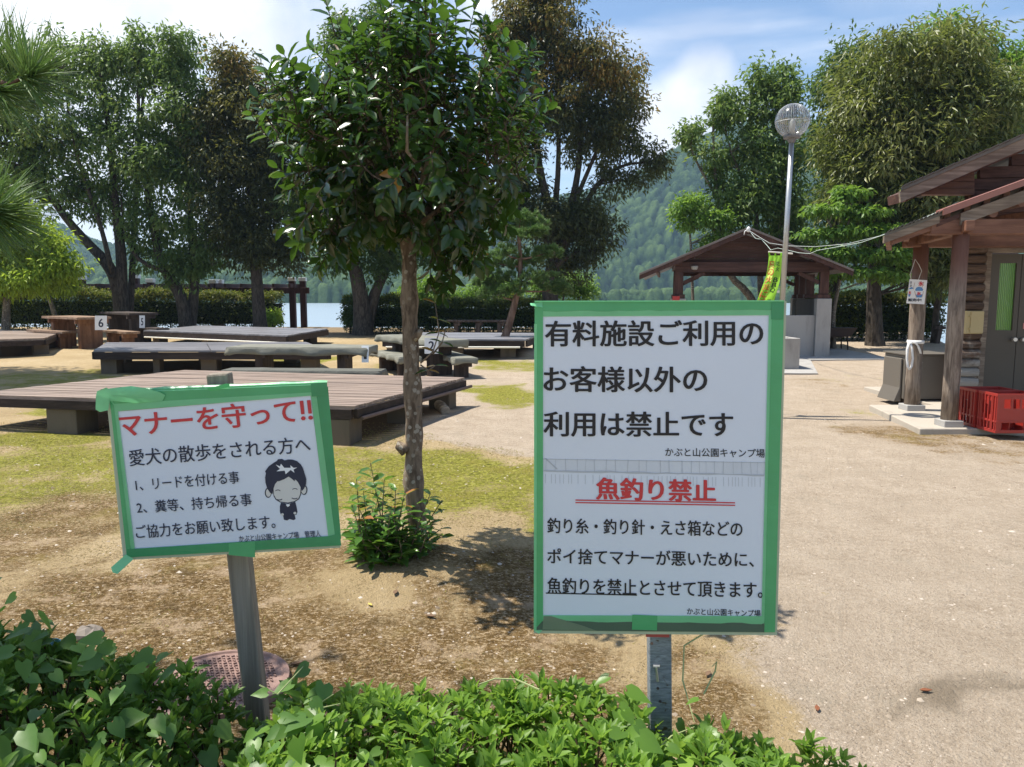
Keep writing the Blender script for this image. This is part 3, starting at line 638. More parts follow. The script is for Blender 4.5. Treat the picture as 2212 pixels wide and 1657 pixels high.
def platform(label, c, mat, blocks, thick=.05, nplank=24, rim=.13, gap=.09, pipe=None, joints=(), pmat=None, group='timber platforms on the lawn'):
    """c: deck top corners FL, FR, BR, BL (world). planks run from left to right."""
    FL, FR, BR, BL = c; ctr = (FL + FR + BR + BL) / 4
    t = thing('wooden_platform', label, 'platform', (ctr.x, ctr.y, gz(ctr.x, ctr.y)), group)
    mb = MB(); r = random.Random(len(label)); dz = Vector((0, 0, thick))
    for i in range(nplank):
        a0 = (i + gap * .5) / nplank; a1 = (i + 1 - gap * .5) / nplank; e = r.uniform(-.006, .006)
        lA, lB = FL.lerp(BL, a0), FL.lerp(BL, a1); rA, rB = FR.lerp(BR, a0), FR.lerp(BR, a1)
        ux = (rA - lA).normalized() * r.uniform(-.012, .012)
        cuts = [0] + [j for j in joints] + [1]
        for k in range(len(cuts) - 1):
            u0, u1 = cuts[k] + (.0015 if k else 0), cuts[k + 1] - (.0015 if k < len(cuts) - 2 else 0)
            p = [lA.lerp(rA, u0), lA.lerp(rA, u1) + ux, lB.lerp(rB, u1) + ux, lB.lerp(rB, u0)]
            p = [q + Vector((0, 0, e * .6)) for q in p]; mb.hexa([q - dz for q in p], p)
    mb.build('deck', mat, t)
    down = Vector((0, 0, -thick - .003 - rim / 2)); inset = -.010
    P = [q.lerp(ctr, inset / max(.5, (q - ctr).length)) for q in c]
    for i in range(4):
        m2 = MB(); a, b = P[i] + down, P[(i + 1) % 4] + down; d = (b - a).normalized() * .03; m2.bar(a + d, b - d, .05, rim); m2.build('rim_beam', M_BEAM, t)
    m3 = MB(); k = max(3, int((FR - FL).length / 1.0))
    for i in range(1, k):
        a = FL.lerp(FR, i / k).lerp(BL.lerp(BR, i / k), .05) + down; b = BL.lerp(BR, i / k).lerp(FL.lerp(FR, i / k), .05) + down
        m3.bar(a, b, .09, rim * .96)
    m3.build('joist_frame', M_BEAM, t)
    for (u, v, sx, sy) in blocks:
        p = FL.lerp(FR, u).lerp(BL.lerp(BR, u), v); g = gz(p.x, p.y) - .05; top = p.z - thick - rim - .008
        m4 = MB(); m4.box((p.x, p.y, (g + top) / 2), (sx, sy, top - g), math.atan2((FR - FL).y, (FR - FL).x)); m4.build('footing', M_BLOCK, t, .012)
    if pipe:
        m5 = MB(); pm, y0, y1, off, dzp = pipe; a, b = (FL.lerp(FR, y0), FL.lerp(FR, y1)) if off[0] == 'F' else (FR.lerp(BR, y0), FR.lerp(BR, y1))
        dv = (b - a).normalized().cross(Vector((0, 0, 1))) * .06; z = Vector((0, 0, -thick - dzp))
        m5.tube([a + dv + z, b + dv + z], .022, 8); n = 6
        for i in range(n): q = a.lerp(b, (i + .5) / n) + z; m5.tube([q + dv, q - dv * .6 + Vector((0, 0, .03))], .012, 6)
        m5.build('pipe', pm, t)
    return t
def pz(x, y, z): return atz(x, y, z)
zb = .42
c1 = [pz(-70, 851, zb), pz(764, 877, zb), pz(1004, 815, zb), pz(399, 799, zb)]
platform('large weathered brown timber platform behind the tilted dog notice', c1, M_DECK_BROWN, [(.955, .05, .30, .34), (.60, .06, .4, .34), (.25, .06, .4, .34), (.95, .92, .30, .34), (.6, .93, .34, .34), (.2, .9, .34, .3), (.95, .5, .26, .26)], .035, 26, .10, .07, (M_PIPE, .02, 1.03, 'R', .10))
def plat_front(xl, yl, xr, yr, xbr, ybr, xbl, ybl, z):
    return [pz(xl, yl, z), pz(xr, yr, z), pz(xbr, ybr, z), pz(xbl, ybl, z)]
z2 = .50
platform('dark grey timber platform with a centre joint behind the covered table', plat_front(202, 757, 712, 757, 660, 738.5, 230, 739.5, z2), M_DECK_GREY, [(.07, .12, .32, .3), (.5, .12, .32, .3), (.93, .12, .32, .3), (.08, .9, .3, .3), (.5, .9, .3, .3), (.92, .9, .3, .3), (.27, .12, .14, .2)], .035, 16, .14, .03, None, (.497,))
z3 = .56
platform('grey timber platform with cream pipe in front of the leafy hedge', plat_front(310, 713.5, 620, 724.5, 708, 710.3, 431, 703, z3), M_DECK_GREY, [(.08, .1, .3, .3), (.45, .1, .3, .3), (.92, .1, .3, .3), (.1, .9, .3, .3), (.9, .9, .3, .3)], .035, 16, .15, .03, (M_PVC, .02, .97, 'F', .16))
platform('brown timber platform in the shade below the yellow green tree', plat_front(-150, 738, 96, 730.5, 127, 719, -40, 709, .52), M_DECK_BROWN, [(.92, .2, .34, .3), (.45, .2, .34, .3), (.1, .2, .3, .3), (.9, .85, .3, .3)], .05, 14, .12, .06)
platform('grey timber platform with white pipe beside the leaning pine', plat_front(828, 732.5, 1136, 733, 1178, 719, 892, 717.5, .56), M_DECK_GREY, [(.05, .1, .3, .3), (.5, .1, .3, .3), (.86, .1, .36, .3), (.96, .9, .3, .3), (.3, .9, .3, .3)], .035, 14, .14, .03, (M_PVC, .02, .96, 'F', .15))

def timber_table(label, a, b, w, h, leg_at, legw, mat_top, mat_leg, group, number=None, kind='table', overhang_blocks=True):
    """a, b: ground points under the two ends of the long axis."""
    a, b = Vector(a), Vector(b); a.z = gz(a.x, a.y); b.z = gz(b.x, b.y); d = (b - a).normalized(); s = Vector((-d.y, d.x, 0)); mid = (a + b) / 2
    name = {'table': 'picnic_table', 'bench': 'wooden_bench'}[kind]
    t = thing(name, label, kind, mid, group); th = .065; ztop = Vector((0, 0, h)); mb = MB(); n = 3 if w > .5 else 2
    for i in range(n):
        o0 = s * (-w / 2 + w * i / n + .004); o1 = s * (-w / 2 + w * (i + 1) / n - .004)
        p = [a + o0 + ztop, b + o0 + ztop, b + o1 + ztop, a + o1 + ztop]; mb.hexa([q - Vector((0, 0, th)) for q in p], p)
    mb.build('table_top' if kind == 'table' else 'seat', mat_top, t, .006)
    for u in leg_at:
        p = a.lerp(b, u); m2 = MB(); R = math.atan2(d.y, d.x); m2.box(p + Vector((0, 0, (h - th) / 2 - .03)), (.14, legw, h - th + .04), R); m2.build('leg', mat_leg, t, .006)
        m3 = MB(); m3.bar(p - s * (w * .48) + Vector((0, 0, h - th - .06)) + d * .11, p + s * (w * .48) + Vector((0, 0, h - th - .06)) + d * .11, .07, .11); m3.build('cross_rail', mat_leg, t, .004)
    if number: card(t, *number)
    return t
def card(parent, text, px, py, w, h, Y, nrm):
    pl = Plane3(at(px, py, Y), nrm); hw, hh = w / 2, h / 2
    c = slab('number_card', pl, [(px - hw, py - hh), (px + hw, py - hh), (px + hw, py + hh), (px - hw, py + hh)], -.004, 0, M_PLATE, parent)
    lettering('numeral', pl, [(text, (px - hw * .42, py - hh * .6), (px + hw * .42, py - hh * .6), (px - hw * .42, py + hh * .62), .03)], .002, M_NAVY, c)
def drape(name, label, cat, a, b, w, h, skirt, mat, group, seed, th=.0):
    """canvas cover over a table or bench top, its skirt hanging in folds."""
    a, b = Vector(a), Vector(b); a.z = gz(a.x, a.y); b.z = gz(b.x, b.y); d = (b - a).normalized(); s = Vector((-d.y, d.x, 0)); L = (b - a).length
    r = random.Random(seed); N = 96; per = 2 * (L + w + .2); rings = []
    def rect(u, grow):
        l2, w2 = L / 2 + .03 + grow, w / 2 + .03 + grow; q = u % 1 * (4 * (l2 + w2)); seg = [(2 * l2, (-l2, -w2), (1, 0)), (2 * w2, (l2, -w2), (0, 1)), (2 * l2, (l2, w2), (-1, 0)), (2 * w2, (-l2, w2), (0, -1))]
        for ln, st, dr in seg:
            if q <= ln: return st[0] + dr[0] * q, st[1] + dr[1] * q
            q -= ln
        return -l2, -w2
    mid = (a + b) / 2; top = mid + Vector((0, 0, h + .012)); ph = [r.uniform(0, 6.28) for _ in range(5)]; V = []; F = []
    for k, (g, dz) in enumerate(((-.05, .0), (0, -.004), (.012, -.03), (.015, -.5), (.02, -1.0))):
        for i in range(N):
            u = i / N; wv = math.sin(u * 6.28 * 9 + ph[0]) * .5 + math.sin(u * 6.28 * 17 + ph[1]) * .35 + math.sin(u * 6.28 * 31 + ph[2]) * .2
            drop = skirt * (1 + .10 * math.sin(u * 6.28 * 3 + ph[3]) + .08 * math.sin(u * 6.28 * 7 + ph[4])); cornerness = 0
            x, y = rect(u, g + (wv * .032 * -dz if dz < -.1 else 0))
            if dz < -.1:
                cx = min(abs(abs(x) - L / 2), 1) + min(abs(abs(y) - w / 2), 1); drop *= 1 + .5 * max(0, 1 - cx / .18)
            z = dz if dz > -.1 else dz * drop - .03
            sag = 0.006 * math.sin(u * 40 + ph[2]) if k == 0 else 0
            V.append(top + d * x + s * y + Vector((0, 0, z + sag)))
    for k in range(4):
        for i in range(N): j = (i + 1) % N; F.append((k * N + i, k * N + j, (k + 1) * N + j, (k + 1) * N + i))
    F.append(tuple(range(N)))
    mb = MB(); mb.add(V, F); o = mb.build(name, mat, None, smooth=True)
    for k, p in enumerate(o.data.polygons):
        if len(p.vertices) > 4 or k < 2 * N: p.use_smooth = False
    m = o.modifiers.new('thick', 'SOLIDIFY'); m.thickness = .004
    return tag(o, label, cat, group)

GT = 'timber picnic tables'; GB = 'timber benches by the tables'; GC = 'canvas covers on tables and benches'
# table 6 and its benches
def gp(x, Y): p = at(x, 700, Y); return Vector((p.x, Y, gz(p.x, Y)))
Y6 = 21.4
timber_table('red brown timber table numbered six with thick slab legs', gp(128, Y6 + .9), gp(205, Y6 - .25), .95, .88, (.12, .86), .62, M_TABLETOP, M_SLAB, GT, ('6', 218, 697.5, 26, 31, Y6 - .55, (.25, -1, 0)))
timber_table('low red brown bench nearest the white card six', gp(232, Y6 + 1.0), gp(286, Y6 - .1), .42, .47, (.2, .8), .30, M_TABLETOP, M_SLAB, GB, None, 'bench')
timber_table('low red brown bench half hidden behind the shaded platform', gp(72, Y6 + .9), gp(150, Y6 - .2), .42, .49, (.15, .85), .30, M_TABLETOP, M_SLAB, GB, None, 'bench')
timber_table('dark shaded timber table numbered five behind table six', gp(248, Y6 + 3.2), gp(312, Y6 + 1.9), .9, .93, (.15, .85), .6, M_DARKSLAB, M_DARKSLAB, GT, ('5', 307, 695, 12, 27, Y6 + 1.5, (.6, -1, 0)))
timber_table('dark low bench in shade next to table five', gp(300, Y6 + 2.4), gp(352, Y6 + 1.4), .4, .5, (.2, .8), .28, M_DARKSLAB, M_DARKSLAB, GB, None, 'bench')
# table 1 (covered) with its bench
Y1 = 13.3
t1a, t1b = gp(512, Y1), gp(800, Y1 - .05)
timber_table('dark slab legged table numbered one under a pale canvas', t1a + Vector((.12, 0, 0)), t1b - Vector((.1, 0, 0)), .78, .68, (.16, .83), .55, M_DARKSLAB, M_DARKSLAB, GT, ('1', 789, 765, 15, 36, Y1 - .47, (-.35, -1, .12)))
drape('table_cover', 'pale grey green canvas pulled over table one', 'table cover', t1a, t1b, .8, .68, .10, M_CANVAS, GC, 3)
b1a, b1b = gp(490, Y1 - 1.05), gp(822, Y1 - 1.12)
timber_table('long low bench close beside the big brown platform', b1a + Vector((.1, 0, 0)), b1b - Vector((.1, 0, 0)), .36, .38, (.15, .85), .26, M_DARKSLAB, M_DARKSLAB, GB, None, 'bench')
drape('bench_cover', 'wrinkled canvas over the long bench in front of table one', 'bench cover', b1a, b1b, .38, .38, .09, M_CANVAS_D, GC, 5)
# table 2 (covered) behind the camellia trunk
Y2 = 15.3
t2a, t2b = gp(850, Y2 + .9), gp(972, Y2 - .75)
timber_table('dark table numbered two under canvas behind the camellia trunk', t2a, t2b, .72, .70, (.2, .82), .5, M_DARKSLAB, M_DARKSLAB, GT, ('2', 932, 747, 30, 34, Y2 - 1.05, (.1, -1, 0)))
drape('table_cover', 'grey canvas draped over table two behind the camellia trunk', 'table cover', t2a, t2b, .74, .70, .09, M_CANVAS, GC, 9)
for lab, lab2, x0, x1, dy in (('short covered bench showing just before the camellia trunk', 'canvas on the short bench before the camellia trunk', 822, 884, .1), ('covered bench standing between table two and the mossy lawn', 'sagging canvas on the bench beside the mossy lawn', 952, 1006, -.1)):
    a, b = gp(x0, Y2 + .55 + dy), gp(x1, Y2 - .95 + dy)
    timber_table(lab, a, b, .36, .39, (.18, .82), .26, M_DARKSLAB, M_DARKSLAB, GB, None, 'bench')
    drape('bench_cover', lab2, 'bench cover', a, b, .38, .39, .07, M_CANVAS, GC, x0)
# dark bench under the hedge, the log under the platform
timber_table('long dark bench standing in deep shade against the hedge', gp(966, 25.5), gp(1100, 25.3), .4, .62, (.15, .5, .85), .3, M_DARKSLAB, M_DARKSLAB, GB, None, 'bench')
def log():
    a = ong(946, 884) + Vector((0, 0, .07)); b = ong(962, 897) + Vector((0, 0, .06)); d = (b - a).normalized()
    mb = MB(); mb.tube([a - d * .14, a, a.lerp(b, .5) + Vector((0, 0, .012)), b, b + d * .02], [.066, .072, .07, .066, .062], 12)
    o = mb.build('log', wood('grey_log_wood', (.20, .16, .12), (.42, .36, .28), 'x', 20), None, .004, True); tag(o, 'short cut log lying under the big platform', 'log')
log()
# ------------------------------------------------------------------ trees, hedges, shrubs
M_BARK_D = bark('dark_bark', (.035, .028, .022), (.09, .075, .06))
M_BARK_G = bark('grey_bark', (.09, .075, .058), (.20, .17, .135), (.40, .38, .32))
M_BARK_P = bark('pine_bark', (.10, .06, .042), (.24, .16, .115), None, 9)
M_BARK_C = bark('camellia_bark', (.085, .062, .044), (.25, .195, .14), (.36, .33, .27), 22)
M_LF_OAK = leafy('oak_leaves', (.022, .045, .012), (.055, .095, .024), (.105, .155, .038), (.19, .21, .05), .38, (.22, .36, .05), .5, .35)
M_LF_OAKG = leafy('grey_green_leaves', (.034, .068, .016), (.080, .145, .034), (.16, .24, .066), (.27, .32, .08), .42, (.28, .42, .08), .48, .4)
M_LF_BROWN = leafy('brown_tipped_leaves', (.018, .030, .010), (.055, .074, .022), (.17, .165, .042), (.34, .215, .055), .34, (.30, .28, .06), .45, .4)
M_LF_LIGHT = leafy('light_leaves', (.05, .11, .018), (.10, .20, .034), (.18, .30, .055), (.27, .38, .09), .45, (.36, .58, .06), .45, .4)
M_LF_WILLOW = leafy('olive_leaves', (.042, .065, .014), (.095, .125, .028), (.175, .195, .055), (.30, .30, .12), .36, (.34, .42, .07), .40, .55)
M_LF_YELLOW = leafy('yellow_green_leaves', (.09, .16, .018), (.19, .30, .03), (.30, .42, .05), (.40, .48, .09), .5, (.55, .72, .07), .5, .3)
M_LF_HEDGE = leafy('hedge_leaves', (.016, .030, .008), (.038, .064, .013), (.13, .155, .022), (.26, .23, .035), .32, (.34, .42, .05), .5, .3)
M_LF_PINE = leafy('pine_needles', (.035, .075, .022), (.075, .145, .042), (.14, .235, .07), (.24, .32, .12), .2, (.20, .36, .07), .5, .4)
M_LF_CAM = leafy('camellia_leaves', (.008, .022, .007), (.022, .060, .014), (.080, .17, .032), (.34, .16, .035), .22, (.22, .44, .04), .24, .55)
M_LF_CAMY = leafy('camellia_shoot_leaves', (.03, .08, .018), (.065, .165, .030), (.14, .27, .05), (.42, .17, .055), .36, (.32, .52, .05), .28, .5)

def px_lobe(x, y, rx, ry, Y, depth=None):
    c = at(x, y, Y); k = Y / FP; return (c.x, c.y, c.z, rx * k, depth if depth else (rx + ry) * .5 * k, ry * k)
def stem(pts, Y, r0, r1, jit=.0, base=None):
    """pixel polyline -> world polyline with tapering radius; (x, y[, dY])."""
    out = [at(p[0], p[1], Y + (p[2] if len(p) > 2 else 0)) for p in pts]; n = len(out)
    if base is not None: out[0].z = base
    rr = [r0 + (r1 - r0) * (i / (n - 1)) ** .8 for i in range(n)]
    # subdivide with a smooth curve
    P = []; R = []
    for i in range(n - 1):
        p0 = out[max(i - 1, 0)]; p1 = out[i]; p2 = out[i + 1]; p3 = out[min(i + 2, n - 1)]
        for t in (0, .34, .67):
            q = .5 * ((2 * p1) + (p2 - p0) * t + (2 * p0 - 5 * p1 + 4 * p2 - p3) * t * t + (3 * p1 - p0 - 3 * p2 + p3) * t ** 3)
            P.append(q); R.append(rr[i] * (1 - t) + rr[i + 1] * t)
    P.append(out[-1]); R.append(rr[-1]); return P, R
def tree(name, label, base, stems, lobes, nclump, nleaf, csize, L, W, mats, tints=None, droop=.5, group='trees around the lawn', twig=.022, T=T_LOW, top_special=None, cat='tree', edge=.55, flat=.75, up=0.0):
    """stems: (points, radii); lobes: ellipsoids (cx,cy,cz,rx,ry,rz)."""
    bk, lf = mats; rg = RNG; t = thing(name, label, cat, base, group)
    mb = MB(); SP_ = []
    for k, (P, R) in enumerate(stems):
        if k == 0 or abs(P[0].z - base[2]) < .25:
            d = (P[1] - P[0]).normalized(); R = list(R); P = [P[0] - d * .25] + list(P); R = [R[0] * 1.35] + R; R[1] *= 1.12
        mb.tube(P, R, 10)
        SP_ += [(p, r) for p, r in zip(P[2:], R[2:])]
    sp = np.array([tuple(p) for p, r in SP_]); sr = np.array([r for p, r in SP_])
    lob = np.array(lobes); vol = (lob[:, 3] * lob[:, 5]) ; pr = vol / vol.sum()
    which = rg.choice(len(lob), nclump, p=pr); d = rand_dirs(nclump); rad = rg.random(nclump) ** edge
    C = lob[which, :3] + d * rad[:, None] * lob[which, 3:]
    # limbs
    for c in C:
        dist = np.linalg.norm(sp - c, axis=1) + np.maximum(0, sp[:, 2] - c[2] + .1) * 1.5
        i = int(np.argmin(dist)); a = Vector(sp[i]); e = Vector(c); ln = (e - a).length
        if ln < .15: continue
        m1 = a.lerp(e, .45) + Vector(rg.normal(size=3) * .06 * ln) + Vector((0, 0, .08 * ln))
        r0 = min(sr[i] * .6, twig * (.6 + .35 * ln)); mb.tube([a, m1, e], [r0, r0 * .6, r0 * .18], 5, False)
    mb.build('trunk', bk, t, smooth=True)
    # leaves
    n = nclump * nleaf; ci = np.repeat(np.arange(nclump), nleaf)
    cs = csize * (.6 + .8 * rg.random(nclump))[ci]
    off = np.clip(rg.normal(size=(n, 3)), -1.7, 1.7) * cs[:, None] * np.array([1, 1, flat]) * .62
    P = C[ci] + off
    D = unit(off) * .7 + rand_dirs(n) * .8 + np.array([0, 0, -droop + up]); Nn = rand_dirs(n) * .7 + np.array([0, 0, 1.0])
    lo, hi = tints or (.1, .75); cl = rg.random(nclump)[ci]
    tint = lo + (hi - lo) * (.6 * cl + .4 * rg.random(n))
    if top_special is not None:
        z0, z1, amt = top_special; f = np.clip((P[:, 2] - z0) / (z1 - z0), 0, 1) * (cl > .38); tint = tint + f * amt * (.4 + .6 * rg.random(n))
    Ls = L * (.7 + .6 * rg.random(n)); Ws = W * (.75 + .5 * rg.random(n))
    leaf_obj('crown', P, D, Nn, Ls, Ws, tint, lf, t, T)
    return t
def G(x, Y): p = at(x, 700, Y); return Vector((p.x, Y, gz(p.x, Y)))

# the row of tall multi stemmed evergreens along the shore
Y = 28.4; b = G(262, Y)
tree('evergreen_tree', 'tall airy evergreen leaning over the yellow green tree', b,
     [stem([(262, 700), (258, 640), (235, 575), (180, 515), (120, 440), (60, 330), (20, 240)], Y, .30, .05, base=b.z), stem([(262, 690), (262, 560), (250, 450), (240, 330), (225, 200), (205, 100)], Y, .24, .04, base=b.z),
      stem([(275, 690), (285, 600), (290, 480), (300, 330), (310, 200), (318, 120)], Y + .5, .15, .03, base=b.z), stem([(243, 590), (215, 480), (180, 380), (150, 260), (140, 150)], Y - .4, .10, .02), stem([(240, 600), (225, 580), (200, 545)], Y - .3, .05, .03)],
     [px_lobe(50, 190, 105, 100, Y), px_lobe(175, 150, 100, 90, Y), px_lobe(235, 120, 70, 60, Y), px_lobe(90, 310, 110, 110, Y), px_lobe(235, 290, 95, 120, Y), px_lobe(250, 440, 70, 60, Y), px_lobe(150, 420, 90, 60, Y), px_lobe(20, 400, 70, 60, Y), px_lobe(330, 560, 50, 40, Y + .5), px_lobe(-60, 280, 90, 140, Y)],
     430, 62, .36, .20, .08, (M_BARK_D, M_LF_OAKG), (.1, 1.0), .7)
b = G(402, Y)
tree('evergreen_tree', 'tall evergreen with trunk forking low beside the pergola', b,
     [stem([(402, 700), (390, 640), (350, 570), (330, 480), (315, 380), (300, 260), (300, 150)], Y, .26, .04, base=b.z), stem([(408, 700), (420, 620), (415, 520), (405, 400), (385, 260), (370, 130)], Y + .3, .22, .03, base=b.z), stem([(365, 590), (300, 560), (270, 500), (262, 430)], Y - .2, .1, .03), stem([(415, 560), (450, 470), (455, 380)], Y, .09, .03)],
     [px_lobe(380, 130, 60, 70, Y), px_lobe(300, 130, 60, 70, Y), px_lobe(390, 250, 75, 90, Y), px_lobe(330, 350, 80, 100, Y), px_lobe(420, 400, 65, 80, Y), px_lobe(340, 500, 75, 60, Y), px_lobe(440, 520, 65, 60, Y), px_lobe(400, 580, 60, 40, Y)],
     350, 64, .36, .20, .08, (M_BARK_D, M_LF_OAKG), (.08, .97), .7)
Y = 28.0; b = G(562, Y)
tree('evergreen_tree', 'dense dark evergreen with a golden tip above the notice board', b,
     [stem([(562, 700), (556, 620), (548, 520), (540, 400), (520, 260), (500, 150)], Y, .27, .04, base=b.z), stem([(548, 540), (590, 450), (610, 350), (600, 230)], Y + .3, .13, .03), stem([(552, 560), (500, 470), (470, 380), (455, 300)], Y - .2, .11, .03)],
     [px_lobe(500, 160, 58, 62, Y), px_lobe(480, 240, 65, 60, Y), px_lobe(570, 250, 80, 80, Y), px_lobe(530, 350, 95, 70, Y), px_lobe(600, 400, 80, 90, Y), px_lobe(500, 450, 70, 60, Y), px_lobe(535, 525, 95, 56, Y), px_lobe(622, 540, 44, 40, Y), px_lobe(440, 330, 40, 50, Y)],
     400, 105, .42, .18, .075, (M_BARK_D, M_LF_BROWN), (.0, .62), .6, top_special=(6.5, 9.5, .6))
Y = 27.5; b = G(785, Y)
tree('evergreen_tree', 'broad evergreen behind the camellia with two thick stems in a fork', b,
     [stem([(783, 716), (780, 650), (765, 570), (740, 470), (720, 350), (735, 200), (740, 80)], Y, .36, .05, base=b.z), stem([(788, 700), (808, 640), (835, 580), (870, 490), (900, 360), (910, 200)], Y + .3, .26, .05, base=b.z), stem([(745, 480), (690, 400), (660, 320)], Y, .12, .03)],
     [px_lobe(745, 90, 50, 62, Y), px_lobe(820, 130, 110, 100, Y), px_lobe(700, 270, 90, 110, Y), px_lobe(850, 300, 130, 120, Y), px_lobe(720, 460, 110, 90, Y), px_lobe(900, 480, 130, 90, Y), px_lobe(800, 560, 90, 36, Y)],
     420, 95, .45, .19, .08, (M_BARK_D, M_LF_OAK), (.0, .75), .6)
Y = 28.5; b = G(1190, Y)
tree('evergreen_tree', 'tallest broad evergreen with bronze new leaves in its top', b,
     [stem([(1186, 700), (1190, 600), (1200, 560), (1190, 470), (1165, 360), (1150, 200), (1140, 60)], Y, .36, .05, base=b.z), stem([(1196, 590), (1225, 480), (1250, 360), (1255, 220), (1250, 80)], Y + .2, .2, .04), stem([(1205, 560), (1250, 470), (1290, 400), (1340, 360), (1400, 350)], Y - .2, .16, .03),
      stem([(1190, 520), (1205, 380), (1205, 220), (1190, 60)], Y + .3, .15, .03), stem([(1200, 575), (1240, 548), (1300, 540)], Y - .3, .12, .05), stem([(1190, 540), (1130, 440), (1090, 380)], Y, .1, .03), stem([(1240, 440), (1300, 300), (1340, 200)], Y, .1, .02)],
     [px_lobe(1100, 80, 62, 70, Y), px_lobe(1170, 30, 90, 80, Y), px_lobe(1120, 180, 100, 90, Y), px_lobe(1235, 130, 95, 85, Y), px_lobe(1310, 160, 75, 62, Y), px_lobe(1200, 240, 120, 70, Y), px_lobe(1335, 240, 68, 60, Y), px_lobe(1290, 300, 80, 60, Y), px_lobe(1400, 340, 50, 42, Y), px_lobe(1340, 390, 60, 36, Y), px_lobe(1120, 420, 90, 52, Y), px_lobe(1180, 480, 110, 62, Y), px_lobe(1270, 480, 70, 70, Y), px_lobe(1230, 560, 75, 36, Y), px_lobe(1070, 260, 70, 90, Y), px_lobe(1120, 320, 60, 40, Y)],
     620, 105, .40, .18, .07, (M_BARK_D, M_LF_BROWN), (.0, .60), .7, top_special=(5.6, 9.0, .62))
# right hand trees
Y = 25.5; b = G(1640, Y)
tree('young_tree', 'open crowned young tree rising behind the barbecue shelter', b,
     [stem([(1655, 715), (1620, 640), (1575, 590), (1560, 500), (1545, 380), (1540, 260)], Y, .16, .03, base=b.z), stem([(1650, 700), (1640, 560), (1630, 420), (1625, 300), (1620, 180)], Y + .3, .13, .02, base=b.z), stem([(1655, 690), (1680, 560), (1690, 400), (1695, 220), (1700, 140)], Y, .11, .015, base=b.z), stem([(1562, 520), (1510, 460), (1480, 450)], Y, .05, .02), stem([(1625, 430), (1580, 330), (1560, 240)], Y, .05, .015), stem([(1545, 420), (1500, 340), (1485, 280)], Y, .05, .015)],
     [px_lobe(1500, 300, 34, 36, Y), px_lobe(1575, 240, 48, 42, Y), px_lobe(1640, 200, 50, 62, Y), px_lobe(1695, 210, 42, 60, Y), px_lobe(1700, 145, 14, 26, Y), px_lobe(1645, 160, 16, 30, Y), px_lobe(1555, 340, 62, 46, Y), px_lobe(1650, 320, 75, 60, Y), px_lobe(1600, 430, 85, 62, Y), px_lobe(1700, 420, 55, 75, Y), px_lobe(1580, 520, 60, 36, Y), px_lobe(1690, 520, 62, 52, Y)],
     360, 55, .32, .18, .075, (M_BARK_G, M_LF_OAKG), (.2, 1.0), .6, edge=.45)
tree('round_shrub', 'bright green lower lobe of the young tree by the shelter, built as its own shrub', G(1490, 24.5),  # bright lower lobe of the tree above, added as a separate plant
     [stem([(1500, 720), (1495, 600), (1490, 500), (1480, 460)], 24.5, .06, .02, base=G(1490, 24.5).z)], [px_lobe(1470, 452, 30, 18, 24.5), px_lobe(1500, 435, 30, 18, 24.5), px_lobe(1525, 470, 34, 16, 24.5), px_lobe(1495, 480, 34, 14, 24.5), px_lobe(1545, 520, 30, 20, 24.5), px_lobe(1520, 550, 26, 18, 24.5), px_lobe(1560, 470, 24, 16, 24.5)], 84, 42, .2, .15, .075, (M_BARK_G, M_LF_LIGHT), (.25, .85), .5, 'shrubs behind the hedges', .012, cat='shrub')
Y = 22.3; b = G(1890, Y)
tree('weeping_oak', 'great olive leaved tree with drooping narrow leaves beside the house', b,
     [stem([(1890, 745), (1888, 640), (1892, 520), (1920, 380), (1960, 250), (1980, 120)], Y, .26, .04, base=b.z), stem([(1890, 560), (1860, 440), (1840, 320), (1840, 220)], Y, .13, .03), stem([(1895, 500), (1990, 400), (2060, 300), (2110, 200)], Y + .3, .14, .03), stem([(1905, 440), (1930, 300), (1900, 180)], Y - .4, .1, .02)],
     [px_lobe(1900, 170, 95, 80, Y, 1.8), px_lobe(2010, 160, 105, 85, Y, 2), px_lobe(2110, 230, 105, 90, Y, 2), px_lobe(1860, 290, 85, 90, Y, 1.6), px_lobe(1970, 300, 120, 110, Y, 2), px_lobe(1900, 400, 105, 85, Y, 1.6), px_lobe(2010, 430, 105, 80, Y, 1.8), px_lobe(2100, 360, 90, 85, Y, 1.8), px_lobe(1960, 520, 90, 62, Y, 1.4), px_lobe(2040, 560, 80, 60, Y, 1.4)],
     620, 105, .42, .23, .055, (M_BARK_D, M_LF_WILLOW), (.15, 1.0), .7, edge=.42)
Y = 27.5; b = G(1800, Y)
tree('evergreen_tree', 'dark evergreen peeping out behind the great olive leaved tree', b, [stem([(1800, 715), (1800, 560), (1805, 380), (1815, 220), (1830, 120)], Y, .22, .04, base=b.z)],
     [px_lobe(1800, 200, 52, 62, Y), px_lobe(1840, 130, 52, 42, Y), px_lobe(1790, 310, 42, 60, Y), px_lobe(1830, 420, 80, 80, Y), px_lobe(1770, 560, 50, 40, Y)], 170, 80, .55, .18, .075, (M_BARK_D, M_LF_OAK), (.1, .8), .6)
Y = 26; b = G(2110, Y)
tree('evergreen_tree', 'bright topped tree showing above the upper house roof', b, [stem([(2110, 700), (2100, 500), (2110, 320), (2120, 150), (2125, 60)], Y, .2, .03, base=b.z), stem([(2105, 420), (2160, 280), (2190, 180)], Y, .1, .02), stem([(2108, 380), (2050, 200), (2030, 70)], Y, .1, .02)],
     [px_lobe(2035, 70, 22, 34, Y), px_lobe(2000, 90, 40, 36, Y), px_lobe(2120, 110, 24, 40, Y), px_lobe(2080, 150, 62, 52, Y), px_lobe(2170, 170, 60, 60, Y), px_lobe(2200, 260, 60, 80, Y), px_lobe(2210, 130, 40, 40, Y), px_lobe(2140, 310, 70, 60, Y)], 190, 70, .5, .2, .075, (M_BARK_G, M_LF_LIGHT), (.0, .7), .6, edge=.45)
